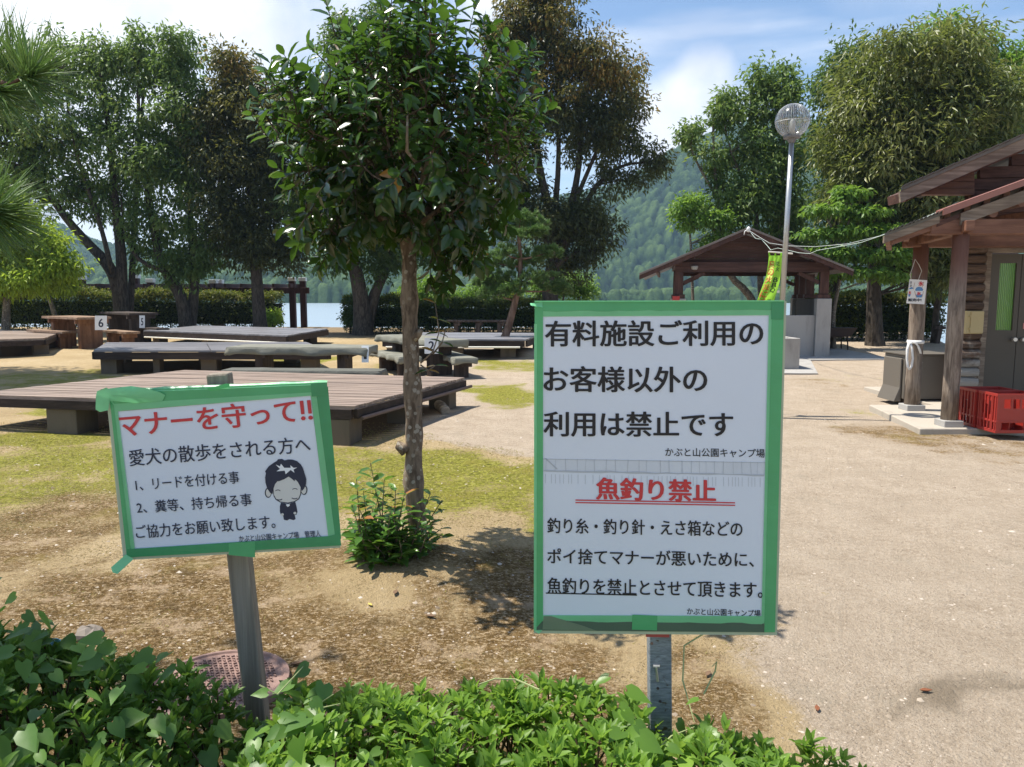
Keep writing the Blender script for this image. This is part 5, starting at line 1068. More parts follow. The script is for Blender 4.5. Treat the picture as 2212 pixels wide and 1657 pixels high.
# ------------------------------------------------------------------ barbecue shelter
M_SHELTER = wood('dark_red_brown_boards', (.055, .026, .020), (.11, .056, .044), 'x', 20, .7)
M_SHELTERP = wood('dark_red_brown_posts', (.06, .028, .021), (.12, .06, .046), 'z', 18, .7)
M_ROOF = plain('brown_grey_roof_metal', (.17, .14, .125), .5, .4, .2, 3)
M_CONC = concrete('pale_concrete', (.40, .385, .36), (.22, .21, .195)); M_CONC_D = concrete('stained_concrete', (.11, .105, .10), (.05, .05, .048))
def shelter():
    Yf = 18.6; g = gz(5.8, Yf); t = thing('barbecue_shelter', 'open barbecue shelter with brown gable roof on concrete piers', 'shelter', (5.8, Yf + 1.6, g))
    apex = at(1618, 490, Yf - .55); eL = at(1381, 590, Yf - .55); eR = at(1845, 582, Yf - .55); Lg = 5.0
    for a, b, nm in ((eL, apex, 0), (apex, eR, 1)):
        mb = MB(); th = Vector((0, 0, .05)); q = [a, b, b + Vector((0, Lg, 0)), a + Vector((0, Lg, 0))]; mb.hexa([p - th for p in q], q); mb.build('roof', M_ROOF, t, .004)
        m2 = MB(); dn = Vector((0, 0, -.052)); m2.hexa([p + dn - Vector((0, 0, .10)) + Vector((0, .03, 0)) for p in (a, b)] + [p + dn - Vector((0, 0, .10)) + Vector((0, .08, 0)) for p in (b, a)], [p + dn + Vector((0, .03, 0)) for p in (a, b)] + [p + dn + Vector((0, .08, 0)) for p in (b, a)]); m2.build('barge_board', M_SHELTERP, t)
        m3 = MB()
        for k in range(1, 6):
            p = a.lerp(b, k / 6) + Vector((0, .1, -.11)); m3.bar(p, p + Vector((0, Lg - .2, 0)), .07, .10)
        m3.build('purlin_frame', M_SHELTERP, t)
    # gable of horizontal boards
    zl = at(1618, 568, Yf).z; n = 7; zt = apex.z - .14
    def xat(z, side):
        e = eL if side < 0 else eR; f = (z - (e.z - .14)) / (zt - (e.z - .14)); return e.x + (apex.x - e.x) * f
    mb = MB()
    for i in range(n):
        z0 = zl + (zt - zl) * i / n + .004; z1 = zl + (zt - zl) * (i + 1) / n; x0, x1, x2, x3 = max(xat(z0, -1), 3.9), min(xat(z0, 1), 7.5), min(xat(z1, 1), 7.5), max(xat(z1, -1), 3.9); o = .006 * (i % 2)
        mb.hexa([(x0, Yf - o, z0), (x1, Yf - o, z0), (x1, Yf + .03, z0), (x0, Yf + .03, z0)], [(x3, Yf - o, z1), (x2, Yf - o, z1), (x2, Yf + .03, z1), (x3, Yf + .03, z1)])
    mb.build('gable', M_SHELTER, t)
    xl, xr = 3.92, 7.42
    for yy, nm in ((Yf - .03, 1), (Yf + 3.6, 2)):
        mb = MB(); mb.bar((xl - .1, yy, zl - .10), (xr + .1, yy, zl - .10), .14, .24); mb.build('beam', M_SHELTER, t, .006)
    for xx in (xl, xr): mb = MB(); mb.bar((xx, Yf - .3, zl + .02), (xx, Yf + 4.2, zl + .02), .14, .16); mb.build('beam', M_SHELTERP, t, .006)
    pier = at(1750, 645, Yf).z
    for xx, yy in ((xl, Yf), (xr, Yf), (xl, Yf + 3.6), (xr, Yf + 3.6), (xr, Yf + 1.8), (xr - .02, Yf + 2.7), (xl, Yf + 1.8)):
        mb = MB(); mb.box((xx, yy, (pier + .1 + zl - .22) / 2), (.21, .20, zl - .22 - pier - .1)); mb.box((xx, yy, pier + .05), (.30, .28, .1)); po = mb.build('post', M_SHELTERP, t, .008)
        if yy in (Yf, Yf + 3.6):
            s = 1 if xx == xl else -1; m2 = MB(); m2.bar((xx + s * .12, yy, pier + .38), (xx + s * .62, yy, zl - .24), .09, .10, (0, 1, 0)); m2.build('brace', M_SHELTERP, t)
    for xx, yy, sx, sy in ((xl, Yf, .36, .34), (xr, Yf, .36, .34), (xl, Yf + 3.6, .36, .34), (xr, Yf + 3.6, .36, .34)):
        mb = MB(); mb.box((xx, yy, (g + pier) / 2), (sx, sy, pier - g)); mb.build('pier', M_CONC, t, .012)
    wz = at(1710, 681, Yf).z; mb = MB(); mb.box(((xl + xr) / 2, Yf + .02, (g + wz) / 2), (xr - xl - .37, .16, wz - g)); mb.build('low_wall', M_CONC, t, .01)
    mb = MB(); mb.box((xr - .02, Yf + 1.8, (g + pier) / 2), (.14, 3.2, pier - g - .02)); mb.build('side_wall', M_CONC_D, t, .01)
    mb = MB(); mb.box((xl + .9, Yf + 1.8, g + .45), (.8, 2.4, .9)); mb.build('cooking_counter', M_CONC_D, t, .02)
    mb = MB(); c = at(1517, 586, Yf - .2); mb.lathe(at(1466 + 27, 572, Yf - .14) - Vector((0, 0, .06)), [(.01, -.07), (.07, -.05), (.09, 0), (.085, .03)], 14); mb.build('lamp', plain('frosted_lamp', (.30, .29, .27), .3), t)
    mb = MB(); p = at(1460, 655, Yf - .22); mb.box(p, (.16, .10, .34)); tag(mb.build('red_box', plain('red_paint', (.42, .04, .035), .4), None, .01), 'small red box fixed at the shelter pier top', 'box')
shelter()
def skew(name, x0, y0, fx=0.0, fy=0.0):
    """turn a building's plan: its depth axis by fx, its front by fy."""
    root = bpy.data.objects[name]; o = origin(root)
    for c in root.children_recursive:
        M = Matrix.Identity(4); M[0][1] = fx; M[1][0] = fy; me = c.data
        d = Vector((x0, y0, 0)) - o; d.z = 0
        me.transform(Matrix.Translation(d) @ M @ Matrix.Translation(-d))
skew('barbecue_shelter', 5.8, 18.05, fx=.20)
def basin():
    Yb = 15.6; z1 = at(1728, 731, Yb).z; g = gz(5.5, Yb); x1 = at(1728, 760, Yb).x; x0 = x1 - 1.1; mb = MB(); w = .09; y0, y1 = Yb, Yb + .8
    t = thing('concrete_basin', 'square pale concrete basin on the slab before the shelter', 'basin', ((x0 + x1) / 2, (y0 + y1) / 2, g))
    o = [(x0, y0), (x1, y0), (x1, y1), (x0, y1)]; i = [(x0 + w, y0 + w), (x1 - w, y0 + w), (x1 - w, y1 - w), (x0 + w, y1 - w)]
    V = [(x, y, g - .05) for x, y in o] + [(x, y, z1) for x, y in o] + [(x, y, z1) for x, y in i] + [(x, y, z1 - .25) for x, y in i]
    mb.add(V, [(0, 1, 5, 4), (1, 2, 6, 5), (2, 3, 7, 6), (3, 0, 4, 7)] + [(4 + k, 4 + (k + 1) % 4, 8 + (k + 1) % 4, 8 + k) for k in range(4)] + [(8 + k, 8 + (k + 1) % 4, 12 + (k + 1) % 4, 12 + k) for k in range(4)] + [(15, 14, 13, 12), (3, 2, 1, 0)])
    mb.build('basin_body', M_CONC, t, .01)
basin()
def slabs():
    a = [ong(1600, 812), ong(1730, 815), ong(1790, 778), ong(1930, 778), ong(1860, 752), ong(1500, 752)]
    P = [(3.6, 14.9), (6.0, 14.9), (6.9, 17.6), (9.0, 17.9), (9.0, 23.6), (2.9, 23.6), (2.9, 14.9)]
    mb = MB(); top = [Vector((x, y, gz(x, y) + .03)) for x, y in P]; mb.prism(top, (0, 0, -.18)); tag(mb.build('pavement', M_CONC, None, .006), 'grey concrete floor slab under the shelter', kind='structure')
slabs()

# ------------------------------------------------------------------ lamp post and banner
M_GALV = plain('galvanised_steel', (.44, .45, .45), .38, .5, .12, 9, 0, .7)
def lamp_post():
    Y = 9.7; top = at(1710.5, 300, Y); low = at(1690, 645, Y); ax = (low - top).normalized(); b = top + ax * (top.z / -ax.z)
    t = thing('lamp_post', 'tall grey lamp post carrying a ribbed clear globe', 'lamp post', b)
    mb = MB(); j = b.lerp(top, .42); mb.tube([b + ax * .1, j], [.040, .040], 14); mb.tube([j, top + ax * .02], [.034, .030], 14); mb.build('pole', M_GALV, t, smooth=True)
    mb = MB(); c = top + ax * .05; mb.lathe(c, [(.035, 0), (.05, .03), (.055, .05), (.10, .055), (.105, .075), (.06, .09)], 18); mb.build('collar', plain('dark_collar', (.14, .14, .15), .4), t)
    R = 34 / FP * Y; gc = c + Vector((0, 0, .075 + R * .95)); GL = Mat('ribbed_clear_plastic')
    GL.N.remove(GL.p); gl = GL.N.new('ShaderNodeBsdfGlass'); gl.inputs['IOR'].default_value = 1.12; gl.inputs['Roughness'].default_value = .03; gl.inputs['Color'].default_value = (.93, .95, .95, 1); tp = GL.N.new('ShaderNodeBsdfTransparent'); tp.inputs[0].default_value = (.9, .92, .92, 1); gs = GL.N.new('ShaderNodeBsdfGlossy'); gs.inputs['Roughness'].default_value = .12
    fr = GL.N.new('ShaderNodeFresnel'); fr.inputs[0].default_value = 1.5; ml = GL.math('ADD', fr.outputs[0], .10, True); mx = GL.N.new('ShaderNodeMixShader'); GL.L.new(ml, mx.inputs[0]); GL.L.new(tp.outputs[0], mx.inputs[1]); GL.L.new(gs.outputs[0], mx.inputs[2]); GL.L.new(mx.outputs[0], GL.out.inputs[0])
    V = []; F = []; nu, nv = 144, 40
    for j in range(nv + 1):
        ph = math.pi * (j + .02) / (nv + .04)
        for i in range(nu):
            rr = R * (1 + .022 * (1 if i % 4 < 2 else -1) * math.sin(ph)) * (1.02 if j == nv // 2 else 1); V.append(gc + Vector((rr * math.sin(ph) * math.cos(2 * math.pi * i / nu), rr * math.sin(ph) * math.sin(2 * math.pi * i / nu), rr * math.cos(ph))))
    for j in range(nv):
        for i in range(nu): F.append((j * nu + i, j * nu + (i + 1) % nu, (j + 1) * nu + (i + 1) % nu, (j + 1) * nu + i))
    mb = MB(); mb.add(V, F); gl_ = mb.build('globe', GL.m, t)
    # ribs moulded on the globe
    mb = MB(); M_RIB = Mat('globe_rib'); M_RIB.color((.42, .44, .46)).rough(.25, .6)
    for i in range(44):
        an = 2 * math.pi * i / 44; pts = [gc + Vector((R * 1.012 * math.sin(ph) * math.cos(an), R * 1.012 * math.sin(ph) * math.sin(an), R * 1.012 * math.cos(ph))) for ph in [math.pi * (.07 + .86 * k / 14) for k in range(15)]]
        mb.tube(pts, .0022, 4, False)
    mb.tube([gc + Vector((R * 1.02 * math.cos(2 * math.pi * k / 40), R * 1.02 * math.sin(2 * math.pi * k / 40), -.02)) for k in range(41)], .004, 5, False); mb.build('rib', M_RIB.m, gl_)
    mb = MB(); mb.lathe(c + Vector((0, 0, .09)), [(.035, 0), (.03, .06), (.034, .07), (.034, .17), (.02, .19), (.002, .195)], 14); mb.build('bulb', plain('frosted_bulb', (.74, .74, .72), .25), t, smooth=True)
lamp_post()
def banner():
    Y = 9.95; pole_t = at(1692, 542, Y); b = Vector((at(1676, 640, Y).x, Y + .02, 0)); b.z = gz(b.x, b.y)
    t = thing('banner', 'lime green hanging banner with vertical writing beside the lamp post', 'banner', b)
    M_B = Mat('lime_cloth'); M_B.color((.30, .62, .055)).rough(.8, .2).bump(M_B.noise(5, 3), .3, .02); M_B.transl((.42, .80, .09), .45)
    def pos(u, v):
        """u across 0..1, v down 0..1 -> photo pixel and depth."""
        xl = np.interp(v, [0, .2, .45, .7, 1.0, 1.6, 2.4], [1661, 1659, 1655, 1646, 1635, 1630, 1634]); xr = np.interp(v, [0, .3, .6, 1, 1.6, 2.4], [1689, 1688, 1684, 1672, 1666, 1664]); y = 552 + v * 98
        return at(xl + (xr - xl) * u, y + (1 - u) * 0, Y + .03 * math.sin(u * 5 + v * 4) + .05 * v * (u - 1))
    nu, nv = 12, 44; V = [pos(i / nu, j / nv * 2.1) for j in range(nv + 1) for i in range(nu + 1)]; F = [(j * (nu + 1) + i, j * (nu + 1) + i + 1, (j + 1) * (nu + 1) + i + 1, (j + 1) * (nu + 1) + i) for j in range(nv) for i in range(nu)]
    mb = MB(); mb.add(V, F); cl = mb.build('cloth', M_B.m, t, smooth=True)
    def vtext(name, chars, u0, u1, v0, dv, mat, lift, bold=.03):
        vs = []; fs = []
        for k, ch in enumerate(chars):
            if ch == ' ': continue
            Vg, Fg = glyphs(ch, 0); lo = Vg.min(0); sz = np.maximum(Vg.max(0) - lo, .25)
            for n_, (sx, sy) in enumerate(((-bold, 0), (bold, 0), (0, bold), (0, -bold))):
                bb = len(vs)
                for gx, gy in Vg:
                    un = ((gx - lo[0] + sx) / sz[0]) if sz[0] > .3 else .35 + (gx - lo[0] + sx); vn = 1 - (gy - lo[1] + sy) / sz[1] if sz[1] > .3 else .5
                    vs.append(pos(u0 + (u1 - u0) * un, v0 + dv * (k + .06 + .84 * vn)) + Vector((0, -lift - n_ * .0003, 0)))
                fs += [tuple(i + bb for i in f) for f in Fg]
        off = origin(t); me = bpy.data.meshes.new(name); me.from_pydata([tuple(v - off) for v in vs], [], fs); put(name, me, cl, [mat])
    M_OR = plain('orange_print', (.95, .62, .16), .7); 
    pb = MB(); pbv = [pos(u, v) + Vector((0, -.004, 0)) for v in np.linspace(.13, 1.9, 30) for u in (.10, .44)]; pb.add(pbv, [(2 * i, 2 * i + 1, 2 * i + 3, 2 * i + 2) for i in range(29)]); pb.build('print_ground', plain('pale_print', (.55, .66, .12), .8), cl)
    vtext('red_lettering', '夏の火災にご注意', .04, .46, .12, .165, plain('rust_print', (.50, .085, .015), .7), .009, .016); vtext('black_lettering', '花火・BBQ 後始末', .56, .84, .125, .118, plain('dark_print', (.02, .06, .02), .7), .007, .02)
    mb = MB(); a = at(1660, 544, Y); c = at(1712, 548, Y); mb.tube([a, c], .010, 8); mb.build('top_rod', M_PVC, t)
    mb = MB(); mb.tube([b, at(1697, 540, Y + .02)], [.013, .010], 8); mb.build('pole', plain('white_pole', (.70, .71, .70), .4), t)
    for v, u in ((-.03, .05), (-.03, .5), (-.03, .95)): mb = MB(); p = pos(u, .01); q = at(1660 + 29 * u, 545, Y - .005); mb.bar(p, q, .02, .004, (0, 1, 0)); mb.build('loop', M_B.m, t)
    for v in (.34, .80): mb = MB(); p = pos(1, v); mb.bar(p, p + Vector((.035, .0, .004)), .03, .004, (0, 1, 0)); mb.build('tie', M_PVC, t)
banner()

# ------------------------------------------------------------------ the wooden house
M_LOG = Mat('weathered_log_siding')
def _ml():
    m = M_LOG; v = m.mapped((3, 3, 28)); n = m.noise(1, 7, .65, v, .6); w = m.noise(2.5, 5, .65, None, .5)
    c = m.mix(m.step(n, .3, .7), (.060, .040, .030), (.17, .115, .085)); gr = m.mix(n, (.20, .185, .165), (.46, .44, .40))
    z = m.N.new('ShaderNodeSeparateXYZ'); m.L.new(m.coord(), z.inputs[0]); lowf = m.step(z.outputs[2], 1.15, .35)
    f = m.math('MULTIPLY', m.step(m.math('ADD', w, m.math('MULTIPLY', lowf, .32)), .55, .75), .9); m.color(m.mix(f, c, gr)).rough(.85, .2).bump(m.math('ADD', n, w), .6, .012)
_ml(); M_LOG = M_LOG.m
M_HB = wood('red_brown_house_beam', (.14, .064, .040), (.27, .135, .085), 'x', 14, .65); M_HBD = wood('dark_house_boards', (.07, .034, .026), (.15, .075, .055), 'x', 18, .75)
M_FASCIA = wood('weathered_fascia', (.16, .12, .09), (.35, .285, .22), 'x', 22, .8); M_POLE = Mat('peeled_log_post'); 
def _mp():
    m = M_POLE; v = m.mapped((26, 26, 3)); n = m.noise(1, 7, .65, v, .5); z = m.N.new('ShaderNodeSeparateXYZ'); m.L.new(m.coord(), z.inputs[0])
    m.color(m.mix(m.step(m.math('ADD', z.outputs[2], m.math('MULTIPLY', n, .5)), 1.7, 2.3), m.mix(m.step(n, .35, .65), (.11, .08, .06), (.28, .225, .175)), m.mix(n, (.11, .046, .03), (.21, .10, .066)))).rough(.75, .3).bump(n, .6, .008)
_mp(); M_POLE = M_POLE.m
M_REDMETAL = plain('red_roof_metal', (.27, .11, .08), .4, .5, .15, 4); M_SHINGLE = plain('grey_shingle', (.13, .125, .11), .85, .3, .3, 9, .5)
M_DOOR = plain('brown_door_metal', (.085, .072, .055), .5, .4, .1, 2); M_GLASSG = Mat('greenery_reflection_glass')
def _mg():
    m = M_GLASSG; w = m.N.new('ShaderNodeTexWave'); w.inputs['Scale'].default_value = 14; w.inputs['Distortion'].default_value = 2.5; m.L.new(m.coord(), w.inputs['Vector'])
    m.color(m.mix(w.outputs['Fac'], (.055, .18, .025), (.15, .34, .06))).rough(.12, .6).bump(w.outputs['Fac'], .5, .01)  # greenery reflected in the pane is painted into its colour
_mg(); M_GLASSG = M_GLASSG.m
M_GLASSD = plain('dark_figured_glass', (.07, .12, .085), .15, .6, .2, 20, .3)
YW = 10.35
def house():
    xl = at(2077, 700, YW).x; g0 = 0.0; t = thing('wooden_house', 'weathered log house with a log post porch and two roofs', 'house', (xl + 2.5, YW + 2, 0)); xR = xl + 5.0
    # lower wall: round edged logs, door opening left free
    dxl = at(2119, 700, YW).x; dxr = dxl + .82; dtop = 2.14; z = .05; r = random.Random(6)
    mb = MB(); zz_ = .06
    while zz_ < 2.46:
        h = .128 + r.uniform(-.008, .008); segs = [(xl - r.uniform(0, .03), dxl - .03), (dxr + .03, xR)] if zz_ < dtop else [(xl - r.uniform(0, .03), xR)]
        for (a, b) in segs:
            prof = [(0, .0), (-.035, .02), (-.05, .05), (-.052, h * .6), (-.04, h - .02), (0, h - .004)]; n = max(2, int((b - a) / .12)); P = []
            for i in range(n + 1):
                x = a + (b - a) * i / n; w1 = r.uniform(-.006, .006); P.append([Vector((x, YW + p[0] + w1 * (0 < k < 5), zz_ + p[1])) for k, p in enumerate(prof)])
            V = [p for q in P for p in q] ; V += [Vector((a, YW + .12, zz_)), Vector((a, YW + .12, zz_ + h - .004))]; m = len(prof); F = [(i * m + k, i * m + k + 1, (i + 1) * m + k + 1, (i + 1) * m + k) for i in range(n) for k in range(m - 1)]; F.append(tuple(range(m)) + (len(V) - 1, len(V) - 2)); F.append(tuple(range(n * m, n * m + m)))
            mb.add(V, F)
        zz_ += h
    mb.build('log_wall', M_LOG, t)
    mb = MB(); mb.box(((xl + dxl) / 2 + .03, YW + .10, 1.25), (dxl - xl - .06, .12, 2.4)); mb.box(((dxr + xR) / 2, YW + .10, 1.25), (xR - dxr, .12, 2.4)); mb.prism([(xl + .02, YW + .16, .05), (xl + 2.6, YW + 3.6, .05), (xl + 2.75, YW + 3.6, .05), (xl + .17, YW + .16, .05)], (0, 0, 3.0)); mb.box(((xl + xR) / 2 + .3, YW + .11, 2.9), (xR - xl - .7, .1, .8)); mb.build('wall_core', M_HBD, t)
    # upper wall of boards and the boarded eave return
    zt0 = 2.50; mb = MB(); n = 9; tip = at(1946, 405, 9.75); sl_ = .43
    for i in range(n):
        z0 = zt0 + i * .15; z1 = z0 + .146; a = max(xl, tip.x + (z1 + .22 - tip.z) / sl_) + r.uniform(-.012, .012)
        mb.hexa([(a, YW - .045, z0), (xR, YW - .045, z0), (xR, YW + .03, z0), (a, YW + .03, z0)], [(a, YW - .02, z1), (xR, YW - .02, z1), (xR, YW + .03, z1), (a, YW + .03, z1)])
    mb.build('board_wall', M_HBD, t)
    e0 = at(1968, 420, YW - .1); mb = MB(); k = 5
    for i in range(k):
        z0 = e0.z + i * .085; z1 = z0 + .08; x0 = e0.x + (z0 + .06 - e0.z) / sl_ * 1.0; x1 = e0.x + (z1 + .05 - e0.z) / sl_; 
        if x0 >= xl - .05: break
        mb.hexa([(x0, YW - .10 + .012 * i, z0), (xl - .0, YW - .10 + .012 * i, z0), (xl, YW + .05, z0), (x0, YW + .05, z0)], [(min(x1, xl - .02), YW - .09 + .012 * i, z1), (xl, YW - .09 + .012 * i, z1), (xl, YW + .05, z1), (min(x1, xl - .02), YW + .05, z1)])
    mb.build('eave_return', M_HB, t)
    # upper roof
    a = tip; b = a + Vector((3.4, 0, 3.4 * sl_)); m_ = a.lerp(b, (xl + .05 - a.x) / (b.x - a.x)); DS = Vector((.62, .72, 0)); D = Vector((2.7, 5.2, 0)); th = Vector((0, 0, .045)); mb = MB(); q = [a, m_, m_ + DS, a + DS]; mb.hexa([p - th for p in q], q); q = [m_ + Vector((.002, 0, 0)), b, b + D, m_ + D]; mb.hexa([p - th for p in q], q); ro = mb.build('roof', M_SHINGLE, t, .004)
    mb = MB(); f0 = [p + Vector((0, .02, -.048)) for p in (a, b)]; mb.hexa([f0[0] - Vector((-.02, 0, .13)), f0[1] - Vector((0, 0, .13)), f0[1] + Vector((0, .04, -.13)), f0[0] + Vector((.02, .04, -.13))], [f0[0], f0[1], f0[1] + Vector((0, .04, 0)), f0[0] + Vector((0, .04, 0))]); mb.build('fascia', M_FASCIA, ro)
    mb = MB(); mb.hexa([p + Vector((.12, .10, -.16)) for p in (a, b)] + [p + Vector((.12, .55, -.16)) for p in (b, a)], [p + Vector((.10, .10, -.05)) for p in (a, b)] + [p + Vector((.10, .55, -.05)) for p in (b, a)]); mb.build('soffit', M_HBD, ro)
    mb = MB(); r2 = random.Random(3)
    for i in range(26):
        u0 = i / 26; p = a.lerp(b, u0) + Vector((0, -.02, .004)); e = a.lerp(b, u0 + .036) + Vector((0, -.02, .012)); mb.hexa([p, e, e + Vector((.52, .6, 0)), p + Vector((.52, .6, 0))], [v + Vector((0, 0, .012)) for v in (p, e, e + Vector((.52, .6, 0)), p + Vector((.52, .6, 0)))])
    mb.build('shingle', M_SHINGLE, ro)
    # porch roof, rake towards the viewer
    Yp = 8.55; a = at(1911, 504, Yp); mid_ = at(2030, 458, Yp); b = at(2300, 362, Yp); D = Vector((.5 * (YW - Yp), YW - Yp - .06, 0)); mb = MB(); q = [a, b, b + D, a + D]; th = Vector((0, 0, .03)); mb.hexa([p - th for p in q], q); pr = mb.build('porch_roof', M_SHINGLE, t)
    ca = a.lerp(b, .315) ; mb = MB(); p0 = ca + Vector((0, -.03, .016)); p1 = b + Vector((0, -.03, .016)); n = 14; q0, q1 = p0, p1
    for i in range(n):
        dy = (YW - Yp) * i / n; hgt = .016 if i % 2 else 0; p0 = q0 + Vector((.5 * dy, 0, 0)); p1 = q1 + Vector((.5 * dy, 0, 0)); mb.hexa([p0 + Vector((0, dy, 0)), p1 + Vector((0, dy, 0)), p1 + Vector((0, dy + (YW - Yp) / n - .004, 0)), p0 + Vector((0, dy + (YW - Yp) / n - .004, 0))], [v + Vector((0, 0, .012 + hgt)) for v in (p0 + Vector((0, dy, 0)), p1 + Vector((0, dy, 0)), p1 + Vector((0, dy + (YW - Yp) / n - .004, 0)), p0 + Vector((0, dy + (YW - Yp) / n - .004, 0)))])
    mb.build('metal_sheet', M_REDMETAL, pr); p0, p1 = q0, q1
    mb = MB(); mb.hexa([p0 + Vector((0, -.012, -.05)), p1 + Vector((0, -.012, -.05)), p1 + Vector((0, -.002, -.05)), p0 + Vector((0, -.002, -.05))], [p0 + Vector((0, -.012, .02)), p1 + Vector((0, -.012, .02)), p1 + Vector((0, -.002, .02)), p0 + Vector((0, -.002, .02))]); mb.build('edge_flashing', M_REDMETAL, pr)
    def rake(u0, u1, dz0, dz1, h, dy, mat, name):
        m = MB(); s, e = a.lerp(b, u0) + Vector((0, dy, -.032 - dz0)), a.lerp(b, u1) + Vector((0, dy, -.032 - dz1)); m.hexa([s - Vector((0, 0, h)), e - Vector((0, 0, h)), e + Vector((0, .035, -h)), s + Vector((0, .035, -h))], [s, e, e + Vector((0, .035, 0)), s + Vector((0, .035, 0))]); m.build(name, mat, pr)
    rake(0, .31, 0, .0, .075, .0, M_FASCIA, 'fascia'); rake(.43, 1, .055, .055, .13, .0, M_FASCIA, 'fascia'); rake(.05, .30, .08, .08, .05, .03, M_HB, 'rake_batten'); rake(.30, .45, .06, .05, .05, .012, M_HBD, 'broken_fascia')
    mb = MB()
    for i in range(9):
        p = a.lerp(b, (i + .3) / 9) + Vector((0, .05, -.07)); mb.bar(p, p + Vector((.5 * (YW - Yp - .1), YW - Yp - .1, 0)), .06, .07)
    mb.build('rafter_frame', M_HB, pr)
    mb = MB(); r3 = random.Random(9)
    for i in range(14):
        u0 = .005 + i * .022; p = a.lerp(b, u0) + Vector((0, -.035, .002)); e = a.lerp(b, u0 + .026) + Vector((0, -.03, .014 + r3.uniform(0, .012))); mb.hexa([p, e, e + Vector((.45, .9, 0)), p + Vector((.45, .9, 0))], [v + Vector((0, 0, .010)) for v in (p, e, e + Vector((.45, .9, 0)), p + Vector((.45, .9, 0)))])
    mb.build('shingle', M_SHINGLE, pr)
    # posts and beams
    pA, pB = ong(1969, 886, .07), ong(2049, 921, .07)
    def post(p, x1, y1, rad, jit):
        top = at(x1, y1, p.y); Q = [Vector((p.x, p.y, .13)), Vector((p.x, p.y, .5)), Vector((p.x, p.y, 1.3)), Vector((p.x + .0, p.y, top.z))]; m = MB(); m.tube(Q, [rad * 1.02, rad, rad * 1.0, rad * .96], 16); po = m.build('porch_post', M_POLE, t, smooth=True)
        m = MB(); m.box((p.x, p.y, .10), (rad * 2.5, rad * 2.5, .10)); m.build('post_base', M_CONC, po, .008)
    post(pA, 1984, 512, .095, 0); post(pB, 2076, 500, .088, 0)
    zA = at(1984, 521, pA.y).z; zB = at(2076, 491, pB.y).z
    mb = MB(); mb.bar((at(1955, 520, pA.y).x, pA.y, zA), (xR, pA.y, zA), .16, .16); mb.build('porch_beam', M_HB, t, .012)
    mb = MB(); mb.bar((at(2003, 491, pB.y).x, pB.y, zB), (xR, pB.y, zB), .16, .17); mb.build('porch_beam', M_HB, t, .012)
    mb = MB(); mb.bar((pB.x + .9, pB.y - .35, zB + .14), (pB.x + .9, YW, zB + .14), .12, .12); mb.build('tie_beam', M_HB, t, .01)
    mb = MB(); mb.bar((pB.x - .02, pB.y - .2, zB - .0), (pA.x + .02, YW - .06, zA + .0), .10, .12); mb.build('tie_beam', M_HB, t, .01)
    for u in (.46, .62, .78): p = a.lerp(b, u); mb = MB(); mb.tube([p + Vector((0, .02, -.21)), p + Vector((0, YW - Yp - .1, -.21))], .055, 10); mb.build('log_end', M_HB, t)
    # door: two leaves in a frame
    yd = YW + .015; mb = MB()
    for xx in (dxl, dxr): mb.box((xx, yd, dtop / 2 + .03), (.07, .10, dtop - .05))
    mb.box(((dxl + dxr) / 2, yd, dtop + .02), (dxr - dxl + .07, .10, .07)); mb.build('door_frame', M_FASCIA, t, .004)
    wl = (dxr - dxl - .07) / 2
    for k in range(2):
        x0 = dxl + .037 + k * wl + .004; x1 = x0 + wl - .008; gx0, gx1, gz0, gz1 = x0 + .11, x1 - .055, 1.10, 1.99; mb = MB()
        for (a0, a1, c0, c1) in ((x0, gx0, .09, 2.11), (gx1, x1, .09, 2.11), (gx0, gx1, .09, gz0), (gx0, gx1, gz1, 2.11)): mb.box(((a0 + a1) / 2, yd, (c0 + c1) / 2), (a1 - a0, .05, c1 - c0))
        mb.box(((x0 + x1) / 2, yd - .027, .80), (x1 - x0 - .02, .006, .02)); do = mb.build('door', M_DOOR, t)
        mb = MB(); mb.box(((gx0 + gx1) / 2, yd + .005, (gz0 + gz1) / 2), (gx1 - gx0, .012, gz1 - gz0)); mb.build('glass_pane', M_GLASSG if k == 0 else M_GLASSD, do)
        hx = x1 - .05 if k == 0 else x0 + .05; mb = MB(); mb.tube([(hx, yd - .02, .98), (hx, yd - .07, .98)], .014, 10); mb.tube([(hx, yd - .07, .98), (hx, yd - .10, .98)], [.03, .026], 12); mb.build('handle', M_STEEL, do, smooth=False)
    mb = MB(); mb.box((dxl + .50, yd - .029, 1.16), (.05, .004, .08)); tag(mb.build('sticker', plain('red_white_sticker', (.62, .22, .20), .5), None), 'small red sticker on the dark glass of the door', 'sticker')
    # electric box on the logs
    pl = Plane3(at(2098, 696, YW - .14), (0, -1, 0)); eb = MB(); c = pl(2100, 696); w, h = 36 / FP * YW, 48 / FP * YW
    c.y = YW - .115; eb.box(c, (w, .12, h)); ebo = thing('electric_box', 'beige electric meter box screwed to the log wall', 'electric box', (c.x, c.y, c.z - h / 2)); M_EB = plain('beige_paint', (.50, .40, .20), .5, .4, .08)
    eb.build('case', M_EB, ebo, .006); mb = MB(); mb.box(c + Vector((.025, -.066, 0)), (w * .76, .010, h * .94)); mb.build('lid', M_EB, ebo, .003)
    for dz in (h * .28, -h * .28): mb = MB(); mb.box(c + Vector((-w * .30, -.068, dz)), (.02, .02, .03)); mb.build('hinge', M_EB, ebo)
house()
